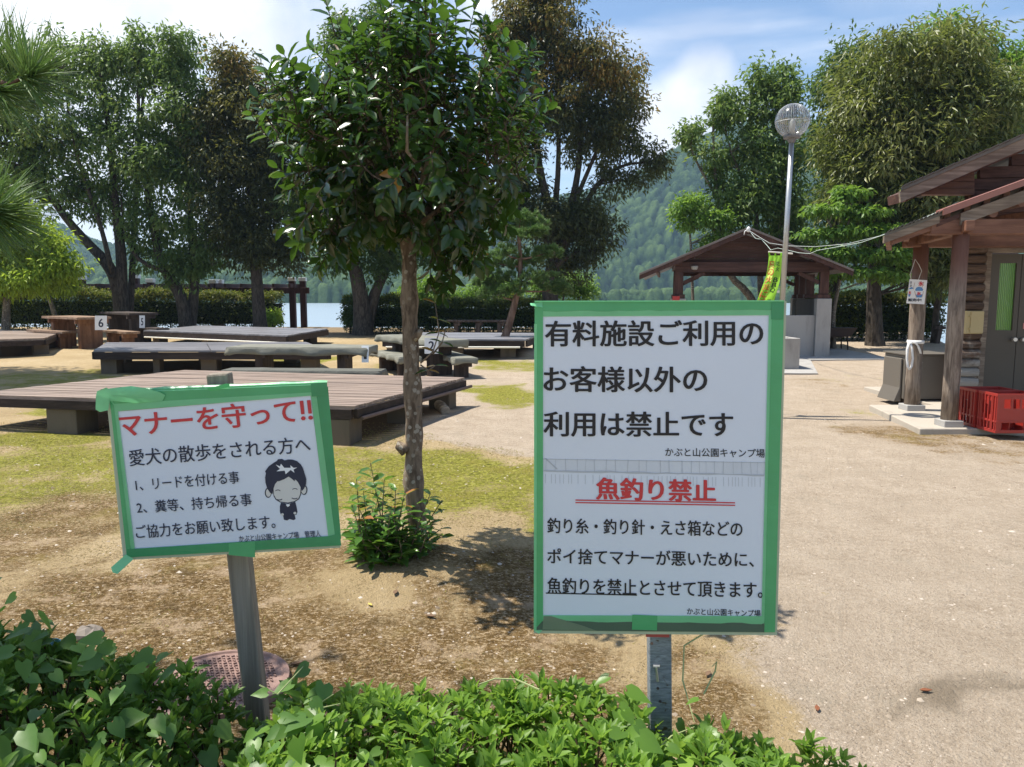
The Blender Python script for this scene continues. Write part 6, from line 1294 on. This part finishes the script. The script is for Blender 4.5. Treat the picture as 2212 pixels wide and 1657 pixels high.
def skew_walls():
    root = bpy.data.objects['wooden_house']; o = origin(root); x0 = at(2077, 700, YW).x; d = Vector((x0, YW, 0)) - o; M = Matrix.Identity(4); M[1][0] = -.17; T = Matrix.Translation(d) @ M @ Matrix.Translation(-d)
    for c in root.children_recursive:
        if c.name.split('.')[0] in ('log_wall', 'wall_core', 'board_wall', 'door', 'door_frame', 'glass_pane', 'handle'): c.data.transform(T)
    for nm, px in (('electric_box', 0), ('sticker', 1)):
        ob = bpy.data.objects[nm]; ob.location.y -= .17 * ((at(2100, 700, YW).x if px == 0 else at(2119, 700, YW).x + .50) - x0)
skew_walls()
def porch_slab():
    P = [ong(1877, 886), ong(1986, 940), ong(2110, 942)]; z = .075; Q = [(P[0].x, P[0].y), (P[1].x, P[1].y), (11.0, P[1].y), (11.0, 12.5), (P[0].x + .9, 12.5), (P[0].x + .9, P[0].y)]
    mb = MB(); mb.prism([(x, y, z) for x, y in Q], (0, 0, -.2)); tag(mb.build('porch_floor', concrete('worn_porch_concrete', (.46, .41, .34), (.33, .29, .235)), None, .012), 'worn pale concrete porch floor in front of the house', kind='structure')
porch_slab()
# things about the porch
def cabinet():
    Yc = 10.75; a = at(1951, 860, Yc); b = at(2046, 860, Yc); z1 = at(2000, 768, Yc).z; t = thing('metal_cabinet', 'brown metal cabinet standing low behind the porch post', 'cabinet', ((a.x + b.x) / 2, Yc + .3, .05)); M_C = plain('brown_grey_metal', (.13, .115, .095), .5, .4, .08, 3)
    mb = MB(); mb.box(((a.x + b.x) / 2, Yc + .3, (.10 + z1) / 2), (b.x - a.x, .6, z1 - .10)); mb.build('case', M_C, t, .012)
    mb = MB(); mb.box(((a.x + b.x) / 2, Yc + .29, z1 + .014), (b.x - a.x + .05, .66, .024)); mb.build('lid', M_C, t, .006)
    mb = MB(); mb.prism([(a.x - .01, Yc + .05, .68), (a.x - .035, Yc + .05, .67), (a.x - .035, Yc + .05, .26), (a.x - .11, Yc + .05, .06), (a.x - .01, Yc + .05, .06)], (0, .5, 0)); mb.build('side_panel', M_C, t, .006)
    mb = MB(); mb.tube([(a.x + .22, Yc + .004, z1 - .10), (a.x + .22, Yc - .02, z1 - .10)], .016, 12); mb.build('lock', M_STEEL, t)
    mb = MB(); mb.box(((a.x + b.x) / 2, Yc + .3, .07), (b.x - a.x - .1, .5, .08)); mb.build('base', M_BEAM, t)
cabinet()
def ice_sign():
    p = ong(1969, 886, .07); Yp = p.y - .125; pl = Plane3(at(1975, 628, Yp), (-.25, -1, .0)); t = thing('ice_sign', 'white shaved ice poster hanging on the far porch post', 'sign', at(1975, 655, Yp), None); Z = lambda *q: [(1957.5 + (x - 330) * .2306, 604 + (y - 130) * .2306) for x, y in q]
    poly = Z((362, 126), (527, 136), (500, 362), (332, 352)); sh = slab('sheet', pl, poly, -.004, 0, plain('poster_paper', (.78, .79, .80), .45, .4, .03), t)
    BL = plain('blue_print', (.10, .26, .52), .5); RD = plain('red_print', (.62, .05, .06), .5); TN = plain('tan_print', (.45, .33, .26), .5)
    poly_sheet('bowl_print', pl, [Z((410, 240), (492, 240), (478, 296), (425, 298))], .002, M_WHITEINK, sh)
    poly_sheet('blue_print_pattern', pl, [Z((415, 222), (428, 203), (450, 197), (475, 203), (490, 222), (484, 236), (418, 236)), Z((421, 270), (484, 268), (474, 298), (428, 298)), Z((357, 214), (362, 222), (398, 216), (392, 205), (380, 200)), Z((352, 262), (374, 268), (364, 290), (350, 288))], .003, BL, sh)
    poly_sheet('straw_print', pl, [Z((408, 158), (412, 158), (399, 222), (395, 222)), Z((492, 152), (497, 152), (482, 205), (478, 205)), Z((406, 238), (412, 238), (428, 298), (422, 298)), Z((490, 238), (494, 238), (480, 298), (476, 298))], .0025, TN, sh)
    def q(x0, y0, x1, y1): a, b, c = Z((x0, y0), (x1, y0), (x0, y1)); return a, b, c
    L = [('氷', *q(444, 146, 494, 192), .05), ('氷', *q(428, 244, 472, 278), .06), ('氷', *q(352, 236, 378, 270), .05)]
    lettering('red_lettering', pl, [(s, a, b, c, w) for s, a, b, c, w in L], .004, RD, sh); lettering('black_lettering', pl, [('販売中!', *q(348, 306, 474, 336), .05), ('き', *q(366, 145, 384, 172), .03), ('か', *q(366, 176, 384, 200), .03)], .004, M_NAVY, sh)
    mb = MB(); mb.tube([pl(1984, 604, .004), at(1991, 585, Yp), at(1985, 572, Yp + .02), at(1977, 560, Yp + .03), at(1966, 594, Yp), pl(1968, 603, .004)], .004, 6); mb.build('wire', plain('pale_wire', (.55, .52, .46), .4), t)
    # white cloth tied round the post
    Yq = p.y - .11; MC = plain('white_cloth', (.70, .70, .69), .85, .2, .06, 10, .3); t2 = thing('tied_cloth', 'white cloth strip knotted around the far porch post', 'cloth', at(1970, 800, Yq)); m = MB(); m.lathe(Vector((p.x, p.y, at(1970, 738, Yq).z - .03)), [(.102, 0), (.106, .02), (.101, .045)], 18); m.build('band', MC, t2, smooth=True)
    def ribbon(pts, w, nm):
        m = MB(); V = []
        for i, (x, y, dy) in enumerate(pts): c = at(x, y, Yq + dy); s = (w * (1 if i % 2 else .8)); V += [c + Vector((-s, .004, 0)), c + Vector((s, -.006, 0))]
        m.add(V, [(2 * i, 2 * i + 1, 2 * i + 3, 2 * i + 2) for i in range(len(pts) - 1)]); o = m.build(nm, MC, t2, smooth=True); mo = o.modifiers.new('thick', 'SOLIDIFY'); mo.thickness = .006
    ribbon([(1964, 738, -.01), (1960, 755, -.025), (1959, 775, -.03), (1961, 792, -.03), (1964, 798, -.03)], .016, 'loop'); ribbon([(1966, 738, -.015), (1970, 755, -.03), (1972, 775, -.035), (1969, 792, -.03), (1964, 799, -.03)], .014, 'loop')
    ribbon([(1966, 737, -.02), (1977, 741, -.035), (1983, 747, -.04), (1985, 752, -.04), (1989, 764, -.04)], .014, 'tail')
ice_sign()
M_CRATE = plain('red_crate_plastic', (.33, .03, .022), .38, .5, .12, 5); 
def crate(label, p, rz, group):
    """tall bottle crate: p is the front corner nearest the porch post; x runs along the long side."""
    t = thing('bottle_crate', label, 'crate', p, group); t.rotation_euler = (0, 0, 0); L, W, H = .46, .33, .43; o = Vector(p); 
    def B(x0, x1, y0, y1, z0, z1, m): m.hexa([o + Vector(v) for v in ((x0, y0, z0), (x1, y0, z0), (x1, y1, z0), (x0, y1, z0))], [o + Vector(v) for v in ((x0, y0, z1), (x1, y0, z1), (x1, y1, z1), (x0, y1, z1))])
    th = .012
    for z0, z1 in ((0, .035), (.115, .135), (H - .03, H)): # rings
        m = MB(); B(-.006, L + .006, -.006, .012, z0, z1, m); B(-.006, L + .006, W - .012, W + .006, z0, z1, m); B(-.006, .012, .0121, W - .0121, z0, z1, m); B(L - .012, L + .006, .0121, W - .0121, z0, z1, m); m.build('rim', M_CRATE, t, .002)
    # long sides with three upper windows and a low opening
    for y0 in (0, W - th):
        m = MB(); B(0, L, y0, y0 + th, .1351, .27, m); B(0, L, y0, y0 + th, .37, H - .0301, m); 
        for x0, x1 in ((0, .075), (.148, .172), (.245, .268), (.34, L)): B(x0, x1, y0, y0 + th, .2701, .3699, m)
        B(0, .06, y0, y0 + th, .0351, .1149, m); B(L - .06, L, y0, y0 + th, .0351, .1149, m); m.build('side_panel', M_CRATE, t)
    # ends with ribs and hand holes
    for x0 in (0, L - th):
        m = MB()
        for yy in (.0125, .058, .078, .135, .195, .250, .272, W - .0125 - .014): B(x0 - (.010 if x0 == 0 else -.004), x0 + th + (.0 if x0 == 0 else .008), yy, yy + .014, .0352, H - .0302, m)
        B(x0 + .003, x0 + th - .003, .092, .135, .1352, .19, m); B(x0 + .003, x0 + th - .003, .209, .25, .1352, .19, m); B(x0 + .003, x0 + th - .003, .0265, .058, .1352, H - .0302, m); B(x0 + .003, x0 + th - .003, .286, W - .027, .1352, H - .0302, m); B(x0 + .003, x0 + th - .003, .149, .195, .30, H - .0302, m)
        B(x0 + .003, x0 + th - .003, .092, .135, .34, H - .0302, m); B(x0 + .003, x0 + th - .003, .209, .25, .34, H - .0302, m); m.build('end_panel', M_CRATE, t)
    m = MB()
    for i in range(1, 3): B(L * i / 3 - .004, L * i / 3 + .004, .0125, W - .0125, .02, H - .04, m)
    for j in range(1, 2): B(.0125, L - .0125, W * j / 2 - .004, W * j / 2 + .004, .021, H - .041, m)
    B(.0125, L - .0125, .0125, W - .0125, .004, .014, m); m.build('divider_grid', M_CRATE, t)
    return t
pc = atz(2150, 936, .078); c1_ = crate('red plastic bottle crate on the porch edge, the nearer of two', pc, 0, 'red bottle crates by the door')
c2_ = copy_tree(c1_); c2_.location = pc + Vector((-.012, .36, 0)); c2_['label'] = 'red plastic bottle crate pushed up behind its twin by the door'
def strings():
    a = at(1618, 498, 18.0); M_W = plain('pale_cable', (.46, .50, .48), .5); pts = [(1618, 498, 18.0), (1640, 512, 17.4), (1662, 525, 16.8), (1700, 531, 15.6), (1760, 533, 14.4), (1830, 527, 13.4), (1900, 510, 12.3), (1960, 486, 11.4), (2020, 460, 10.7), (2070, 436, 10.3), (2077, 440, 10.28)]
    mb = MB(); mb.tube([at(*p) for p in pts], .0048, 6); tag(mb.build('cable', M_W, None), 'pale overhead cable strung from the shelter gable to the house', 'cable')
    pts = [(1620, 500, 17.98), (1632, 515, 17.6), (1645, 517, 17.3), (1656, 529, 17), (1665, 540, 16.7), (1680, 536, 16.2), (1700, 540, 15.6), (1725, 546, 15.1), (1750, 548, 14.5), (1765, 541, 14.3), (1800, 535, 13.8), (1860, 524, 12.9), (1930, 500, 11.8), (1990, 474, 11), (2040, 452, 10.5), (2072, 440, 10.28)]
    mb = MB(); mb.tube([at(*p) for p in pts], .005, 6); tag(mb.build('cable', plain('green_white_cable', (.50, .60, .54), .5), None), 'loosely looped second cable drooping below the first cable', 'cable')
    mb = MB(); c = at(1617, 494, 18.0); mb.lathe(c - Vector((0, 0, .08)), [(.02, 0), (.05, .02), (.035, .05), (.055, .07), (.03, .11), (.01, .13)], 12); mb.tube([c + Vector((-.02, 0, -.02)), c + Vector((-.09, -.02, -.06)), c + Vector((-.11, -.02, -.14))], .01, 6); tag(mb.build('insulator', plain('white_porcelain', (.78, .78, .76), .25), None, 0, True), 'white porcelain insulator at the top of the shelter gable', 'insulator')
strings()
def marker_and_grill():
    b = ong(2022, 742); t = thing('marker_post', 'dark wooden cross topped post by the lake bank', 'post', b); mb = MB(); top = at(2032, 702, b.y); mb.bar(b - Vector((0, 0, .1)), top, .12, .12); mb.build('post', M_DARKSLAB, t); mb = MB(); c = at(2031, 708, b.y - .08); mb.bar(c - Vector((.16, 0, 0)), c + Vector((.16, 0, 0)), .06, .09); mb.build('cross_bar', M_DARKSLAB, t)
    b = ong(1800, 757); t = thing('steel_trough', 'dark steel trough on thin legs in the hedge shade', 'trough', b); mb = MB(); z = b.z + .55; mb.hexa([b + Vector((-.40, -.2, .38)), b + Vector((.36, -.2, .38)), b + Vector((.36, .2, .38)), b + Vector((-.40, .2, .38))], [b + Vector((-.52, -.3, .62)), b + Vector((.5, -.3, .62)), b + Vector((.5, .3, .62)), b + Vector((-.52, .3, .62))]); mb.build('tray', M_RUST, t)
    for x in (-.25, .28):
        for y in (-.2, .2): mb = MB(); mb.tube([b + Vector((x, y, .4)), b + Vector((x * 1.1, y, -.05))], .018, 6); mb.build('leg', M_RUST, t)
marker_and_grill()
# ------------------------------------------------------------------ the low hedge in front, vine, litter, ground scatter
M_AZ = leafy('azalea_leaves', (.05, .10, .016), (.125, .24, .032), (.22, .37, .055), (.32, .45, .09), .42, (.45, .70, .08), .45, .35)
M_AZ_SHADE = leafy('azalea_leaves_shade', (.045, .095, .018), (.10, .195, .032), (.18, .31, .05), (.25, .36, .08), .36, (.30, .52, .06), .42, .4)  # darker leaf copy for the shaded hedge end, shade put into the colour
M_VINE = leafy('vine_leaves', (.06, .135, .030), (.11, .22, .045), (.19, .34, .055), (.26, .40, .07), .36, (.28, .54, .07), .42, .4)
M_VINEL = leafy('light_vine_leaves', (.09, .18, .03), (.16, .30, .045), (.25, .41, .06), (.36, .46, .09), .45, (.35, .56, .08), .38, .5)
M_TWIG = plain('brown_twig', (.10, .062, .038), .85, .2, .3, 20); M_TENDRIL = plain('pale_tendril', (.32, .36, .16), .6, .3)
# hedge top as the photo shows it: (pixel x, pixel y) of its back edge
HTOP = [(-300, 1330), (-60, 1330), (60, 1345), (150, 1370), (210, 1425), (300, 1420), (370, 1440), (430, 1470), (488, 1500), (516, 1590), (612, 1595), (640, 1490), (690, 1462), (760, 1475), (850, 1490), (960, 1500), (1060, 1510), (1180, 1500), (1290, 1505), (1375, 1535), (1392, 1582), (1450, 1584), (1472, 1545), (1540, 1575), (1620, 1600), (1720, 1635), (1840, 1645), (1900, 1740)]
def htop(x):
    """height of the hedge along world x."""
    xs = []; zs = []
    for px, py in HTOP: p = at(px, py, 2.0); xs.append(p.x); zs.append(p.z)
    return np.interp(x, xs, zs)
def front_hedge():
    rg = np.random.default_rng(41); b = Vector((-.1, 1.75, 0)); t = thing('azalea_hedge', 'low azalea hedge of fresh green leaf rosettes before both notices', 'hedge', b)
    n = 3300; X = rg.uniform(-2.0, 1.34, n); Yv = 1.22 + .86 * rg.random(n) ** .8; H = htop(X); lay = rg.random(n) ** 1.9; Yv = np.where(X > .9, np.minimum(Yv, 1.97 - (X - .9) * .45), Yv)
    edge = np.clip((2.10 - Yv) / .12, .2, 1) * np.clip((Yv - 1.16) / .1, .3, 1); H2 = H * (.80 + .20 * edge) + (vnoise(X, Yv, .17, 3) - .5) * .13 + (rg.random(n) > .93) * rg.uniform(.01, .06, n); Z = H2 * (1 - lay * .55) + rg.normal(size=n) * .012; Z = np.maximum(Z, .05)
    keep = rg.random(n) < np.clip((1.36 - X) / .5, .22, 1); LP = [[], []]; LD = [[], []]; LN = [[], []]; LL = [[], []]; LT = [[], []]; mb = MB()
    for i in np.nonzero(keep)[0]:
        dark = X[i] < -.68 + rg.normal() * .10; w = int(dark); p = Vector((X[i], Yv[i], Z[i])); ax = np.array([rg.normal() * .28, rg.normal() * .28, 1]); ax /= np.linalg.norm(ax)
        if rg.random() < .42:
            f = Vector((X[i] + rg.normal() * .06, Yv[i] + rg.normal() * .05, 0)); m = f.lerp(p, .55) + Vector((rg.normal() * .03, rg.normal() * .03, 0)); mb.tube([f, m, p], [.0045, .0035, .0022], 5, False)
        nl = rg.integers(6, 11); ph = rg.uniform(0, 6.28); big = rg.uniform(.036, .060) * (1.1 if dark else 1); ct = rg.random(); upn = lay[i] < .25
        for k in range(nl):
            an = ph + k * 2.4; el = rg.uniform(.15, .9) if k < nl - 3 else rg.uniform(.9, 1.3); dd = np.array([math.cos(an) * math.cos(el), math.sin(an) * math.cos(el), math.sin(el)]) + ax * .2
            LP[w].append(tuple(np.array(p) - ax * rg.uniform(0, .028) * (k < nl - 3))); LD[w].append(dd); LN[w].append(ax * 1.0 - dd * .6 + rg.normal(size=3) * .2); LL[w].append(big * (1 if k < nl - 3 else rg.uniform(.55, .85)))
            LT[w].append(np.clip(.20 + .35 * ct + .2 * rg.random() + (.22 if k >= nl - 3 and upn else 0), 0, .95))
    mb.build('stems', M_TWIG, t)
    for w, mat, nm in ((0, M_AZ, 'leaves'), (1, M_AZ_SHADE, 'leaves')):
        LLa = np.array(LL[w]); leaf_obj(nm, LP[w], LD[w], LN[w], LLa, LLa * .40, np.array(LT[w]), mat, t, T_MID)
front_hedge()
def vine(name, label, xr, yr, n, mat, seed, size, tend, lift=.03, dens=None, hfun=None):
    rg = np.random.default_rng(seed); X = rg.uniform(*xr, n); Yv = rg.uniform(*yr, n); H = (hfun or htop)(X); Z = H + lift + rg.normal(size=n) * .03 + (vnoise(X, Yv, .15, seed) - .5) * .08; b = Vector(((xr[0] + xr[1]) / 2, (yr[0] + yr[1]) / 2, 0)); t = thing(name, label, 'vine', b)
    az = rg.uniform(0, 6.28, n); D = np.stack([np.cos(az) * .8, np.sin(az) * .5 - .45, rg.uniform(-.7, .1, n)], 1); N_ = np.stack([rg.normal(size=n) * .45, -.45 + rg.normal(size=n) * .4, np.ones(n)], 1); L = size * rg.uniform(.6, 1.25, n); tint = np.clip(rg.beta(2, 3, n) * .95, 0, 1)
    leaf_obj('leaves', np.stack([X, Yv, Z], 1), D, N_, L, L * rg.uniform(.62, .86, n), tint, mat, t, T_HEART)
    for pts in tend: mb = MB(); mb.tube([at(*p) for p in pts], [.0024] * (len(pts) - 1) + [.0012], 5); mb.build('tendril', M_TENDRIL, t)
    return t
vine('climbing_vine', 'dark heart leaved vine smothering the shaded hedge end', (-1.75, -.46), (1.45, 1.98), 230, M_VINE, 51, .056, [[(60, 1395, 1.9), (85, 1440, 1.9), (110, 1500, 1.88)], [(560, 1480, 1.8), (600, 1500, 1.8), (655, 1440, 1.85)], [(700, 1560, 1.75), (690, 1520, 1.8), (720, 1500, 1.8)], [(100, 1420, 1.9), (180, 1440, 1.9), (260, 1420, 1.92)]], .035)
vine('climbing_vine', 'pale yellow green vine patch between the dog notice post and the hedge middle', (-.72, -.18), (1.45, 1.78), 90, M_VINEL, 52, .060, [[(610, 1545, 1.75), (680, 1560, 1.75), (740, 1600, 1.72)], [(660, 1590, 1.7), (690, 1530, 1.75), (735, 1520, 1.78)]], .03)
vine('climbing_vine', 'broad leaved vine curling round the painted post of the large notice', (.26, .62), (1.70, 1.97), 56, M_VINEL, 53, .060, [[(1060, 1500, 1.9), (1010, 1466, 1.95), (1090, 1480, 1.9)], [(1600, 1320, 2.0), (1478, 1395, 2.0), (1475, 1470, 1.97), (1500, 1560, 1.9)], [(1520, 1500, 1.95), (1545, 1450, 1.97), (1548, 1430, 1.97), (1538, 1440, 1.97)], [(1400, 1640, 1.8), (1450, 1590, 1.85), (1500, 1570, 1.88)], [(1165, 1490, 1.9), (1115, 1468, 1.95), (1070, 1466, 1.95), (1035, 1478, 1.95)]][1:], .03)
def manhole():
    c = ong(474, 1484); r = .27; z = gz(c.x, c.y) + .03; M = Mat('rusty_pink_iron'); n = M.noise(30, 5, .7); M.color(M.mix(n, (.16, .085, .07), (.36, .25, .21))).rough(.75, .3); t = thing('manhole_cover', 'round rusty manhole cover half under the hedge leaves', 'manhole cover', (c.x, c.y, z))
    mb = MB(); mb.lathe((c.x, c.y, z - .06), [(r, 0), (r, .055), (r - .02, .058), (r - .025, .05), (r - .03, .05), (0.001, .05)], 48); mb.build('rim', M.m, t)
    mb = MB(); k = 17
    for i in range(-k, k + 1):
        for j in range(-k, k + 1):
            x, y = i * .021 + (j % 2) * .0105, j * .021
            if x * x + y * y < (r - .05) ** 2: mb.box((c.x + x, c.y + y, z - .007), (.013, .006, .008), .7 if (i + j) % 2 else -.7)
    mb.build('raised_tread', M.m, t)
manhole()
def litter():
    Yl = 2.02; t = thing('plastic_packet', 'crumpled pale blue plastic packet caught in the hedge', 'litter', at(90, 1400, Yl)); M = plain('pale_blue_plastic', (.30, .62, .78), .3, .6, .25, 25); rg = random.Random(4); mb = MB(); V = []
    nx, ny = 9, 5
    for j in range(ny):
        for i in range(nx): V.append(at(45 + 85 * i / (nx - 1), 1418 - 30 * j / (ny - 1) - 8 * i / nx, Yl + .03 * math.sin(i * 1.7 + j) + rg.uniform(-.015, .015)) + Vector((0, 0, rg.uniform(-.004, .006))))
    mb.add(V, [(j * nx + i, j * nx + i + 1, (j + 1) * nx + i + 1, (j + 1) * nx + i) for j in range(ny - 1) for i in range(nx - 1)]); o = mb.build('film', M, t, smooth=True); m = o.modifiers.new('thick', 'SOLIDIFY'); m.thickness = .002
    mb = MB(); c = ong(192, 1378) + Vector((0, 0, .02)); r = random.Random(8); mb.lathe(c - Vector((0, 0, .03)), [(.05, 0), (.065, .02), (.06, .045), (.035, .062), (.004, .066)], 9)
    mb.v = [(x + r.uniform(-.012, .012), y + r.uniform(-.01, .01), z + r.uniform(-.006, .006)) for x, y, z in mb.v]; tag(mb.build('stone', plain('grey_stone', (.22, .19, .16), .9, .2, .2, 18, .4), None, 0), 'fist sized grey stone lying just beyond the shaded hedge', 'stone')
    M_DL = plain('dead_leaf', (.20, .075, .035), .7, .3, .3, 40); M_DL2 = plain('yellow_dead_leaf', (.52, .40, .10), .7, .3, .2, 40); M_DL3 = plain('tan_dead_leaf', (.16, .10, .06), .8, .3, .3, 40)
    L = [(2000, 1493, 'curled red brown leaf on the damp patch of the gravel path', M_DL, .05), (1765, 1532, 'red brown leaf alone on the bare gravel path', M_DL, .045), (1188, 2022 / 1.5696, 'yellow leaf on the brown moss between the notices', M_DL2, .05), (1330, 2095 / 1.5696, None, None, 0), (1190, 1310, None, None, 0), (1478, 1348, None, None, 0), (855, 1300, 'pale tan leaf on bare earth before the camellia', M_DL3, .06), (930, 1340, 'dark curled leaf in front of the camellia shadow', M_DL3, .055), (1530, 1590 / 1.09, 'dark leaf near the painted post on brown moss', M_DL3, .05), (800, 1320, 'small yellow leaf on the earth below the dog notice corner', M_DL2, .04), (640, 1440, 'tan leaf beside the rusty manhole cover', M_DL3, .05)]
    for k, (x, y, lab, mat, s) in enumerate(L):
        if lab is None: continue
        c = ong(x, y); z = gz(c.x, c.y) + .003; a = k * 1.3; s *= .52; mb = MB(); V = []; 
        for u, w in ((-1, 0), (-.5, .32), (0, .42), (.55, .26), (1, 0), (.55, -.26), (0, -.42), (-.5, -.32)): V.append((c.x + s * (u * math.cos(a) - w * math.sin(a)), c.y + s * (u * math.sin(a) + w * math.cos(a)), z + abs(w) * s * .9 + .3 * s * u * u))
        V += [(c.x + s * u * math.cos(a), c.y + s * u * math.sin(a), z + .3 * s * u * u) for u in (-.5, 0, .55)]
        mb.add(V, [(0, 8, 1), (1, 8, 9, 2), (2, 9, 10, 3), (3, 10, 4), (0, 7, 8), (7, 6, 9, 8), (6, 5, 10, 9), (5, 4, 10)]); o = mb.build('fallen_leaf', mat, None, smooth=True); m = o.modifiers.new('thick', 'SOLIDIFY'); m.thickness = .0015; tag(o, lab, 'leaf', 'fallen leaves')
litter()
def scatter():
    rg = np.random.default_rng(61)
    # gravel: small angular stones, denser where the path is loose
    n = 15000; Yv = 2.2 + 9.5 * rg.random(n) ** 2.0; X = rg.uniform(-.62, .62, n) * Yv * 1.1; band = np.exp(-((Yv - 3.7 - .25 * np.sin(X * 1.3)) / .28) ** 2) + np.exp(-((Yv - 6.6 - .3 * np.sin(X)) / .5) ** 2); dens = .18 + .55 * (vnoise(X, Yv, .6, 9) > .5) + .5 * band; k = rg.random(n) < dens * np.where(X > .9, 1, .8); X, Yv = X[k], Yv[k]; n = len(X); Z = gheight(X, Yv); s = rg.lognormal(-5.55, .42, n) * (1 + .10 * Yv)
    base = np.array([(1, 0, 0), (.3, .9, 0), (-.8, .6, 0), (-.8, -.55, 0), (.35, -.85, 0), (.2, .1, .75)]); tf = np.array([(0, 1, 5), (1, 2, 5), (2, 3, 5), (3, 4, 5), (4, 0, 5)]); J = base[None] * (1 + rg.normal(size=(n, 6, 3)) * .22); a = rg.uniform(0, 6.28, n); c, sn = np.cos(a)[:, None], np.sin(a)[:, None]
    V = np.stack([J[:, :, 0] * c - J[:, :, 1] * sn, J[:, :, 0] * sn + J[:, :, 1] * c, J[:, :, 2] * .7], -1) * s[:, None, None]; V += np.stack([X, Yv, Z - .001], -1)[:, None]; F = (tf[None] + (np.arange(n) * 6)[:, None, None]).reshape(-1, 3)
    M = Mat('gravel_stone'); M.color(M.ramp(M.attr('tint'), (0, (.16, .125, .09)), (.5, (.34, .28, .215)), (1, (.50, .44, .37)))).rough(.9, .2); o = np_mesh('gravel', V.reshape(-1, 3), F, M.m, None, {'tint': np.repeat(rg.random(n), 6)}); tag(o, 'loose pale gravel scattered over the ground', kind='stuff')
    # short dry grass and moss blades
    n = 150000; Yv = np.where(rg.random(n) < .55, 2.05 + 7.2 * rg.random(n) ** 1.7, rg.uniform(4.4, 9.0, n)); X = rg.uniform(-.72, .62, n) * Yv * 1.08; xb = np.interp(Yv, [0, 2.5, 3.4, 4.5, 6, 7.2, 8.2, 9.5], [.5, .80, 1.16, 1.32, 1.0, .3, -.8, -1.4]); patch = vnoise(X, Yv, .5, 12) * .6 + vnoise(X, Yv, .16, 13) * .4; k = (X < xb + (patch - .5) * .6) & (rg.random(n) < np.maximum(sstep(patch, .34, .6), .55 * sstep(Yv, 4.6, 5.2))); X, Yv, patch = X[k], Yv[k], patch[k]; n = len(X); Z = gheight(X, Yv)
    az = rg.uniform(0, 6.28, n); D = np.stack([np.cos(az), np.sin(az), rg.uniform(.12, .8, n)], 1); L = rg.uniform(.008, .026, n) * (.8 + .05 * Yv); green = sstep(Yv + (vnoise(X, Yv, .9, 4) - .5) * 2.4, 4.7, 5.8); tint = np.where(rg.random(n) < .18 + .75 * green, rg.uniform(.5, .75, n), rg.uniform(0, .38, n))
    M = leafy('dry_grass_blades', (.26, .185, .10), (.40, .31, .18), (.26, .25, .04), (.33, .32, .06), .25, (.34, .36, .06), .8, .2); M2 = M
    T = (np.array([(0, .5, 0), (0, -.5, 0), (1, 0, -.15)]), np.array([(0, 1, 2)])); o = leaf_obj('grass', np.stack([X, Yv, Z], 1), D, rand_dirs(n) + np.array([0, 0, .6]), L, .0022 + .0004 * Yv, tint, M2, None, T); tag(o, 'short dry grass and moss tufts covering the lawn', kind='stuff')
scatter()
def make_haze():
    mb = MB(); mb.hexa([(-905, -305, -6), (905, -305, -6), (905, 1530, -6), (-905, 1530, -6)], [(-905, -305, 150), (905, -305, 150), (905, 1530, 150), (-905, 1530, 150)])
    m = bpy.data.materials.new('haze'); m.use_nodes = True; nt = m.node_tree; nt.nodes.clear()
    o = nt.nodes.new('ShaderNodeOutputMaterial'); v = nt.nodes.new('ShaderNodeVolumePrincipled')
    v.inputs['Color'].default_value = (.46, .70, 1.0, 1); v.inputs['Density'].default_value = 0.00037; v.inputs['Anisotropy'].default_value = .2
    nt.links.new(v.outputs[0], o.inputs['Volume'])
    h = mb.build('haze', m); tag(h, 'thin blue summer haze over the lake', kind='stuff')
make_haze()
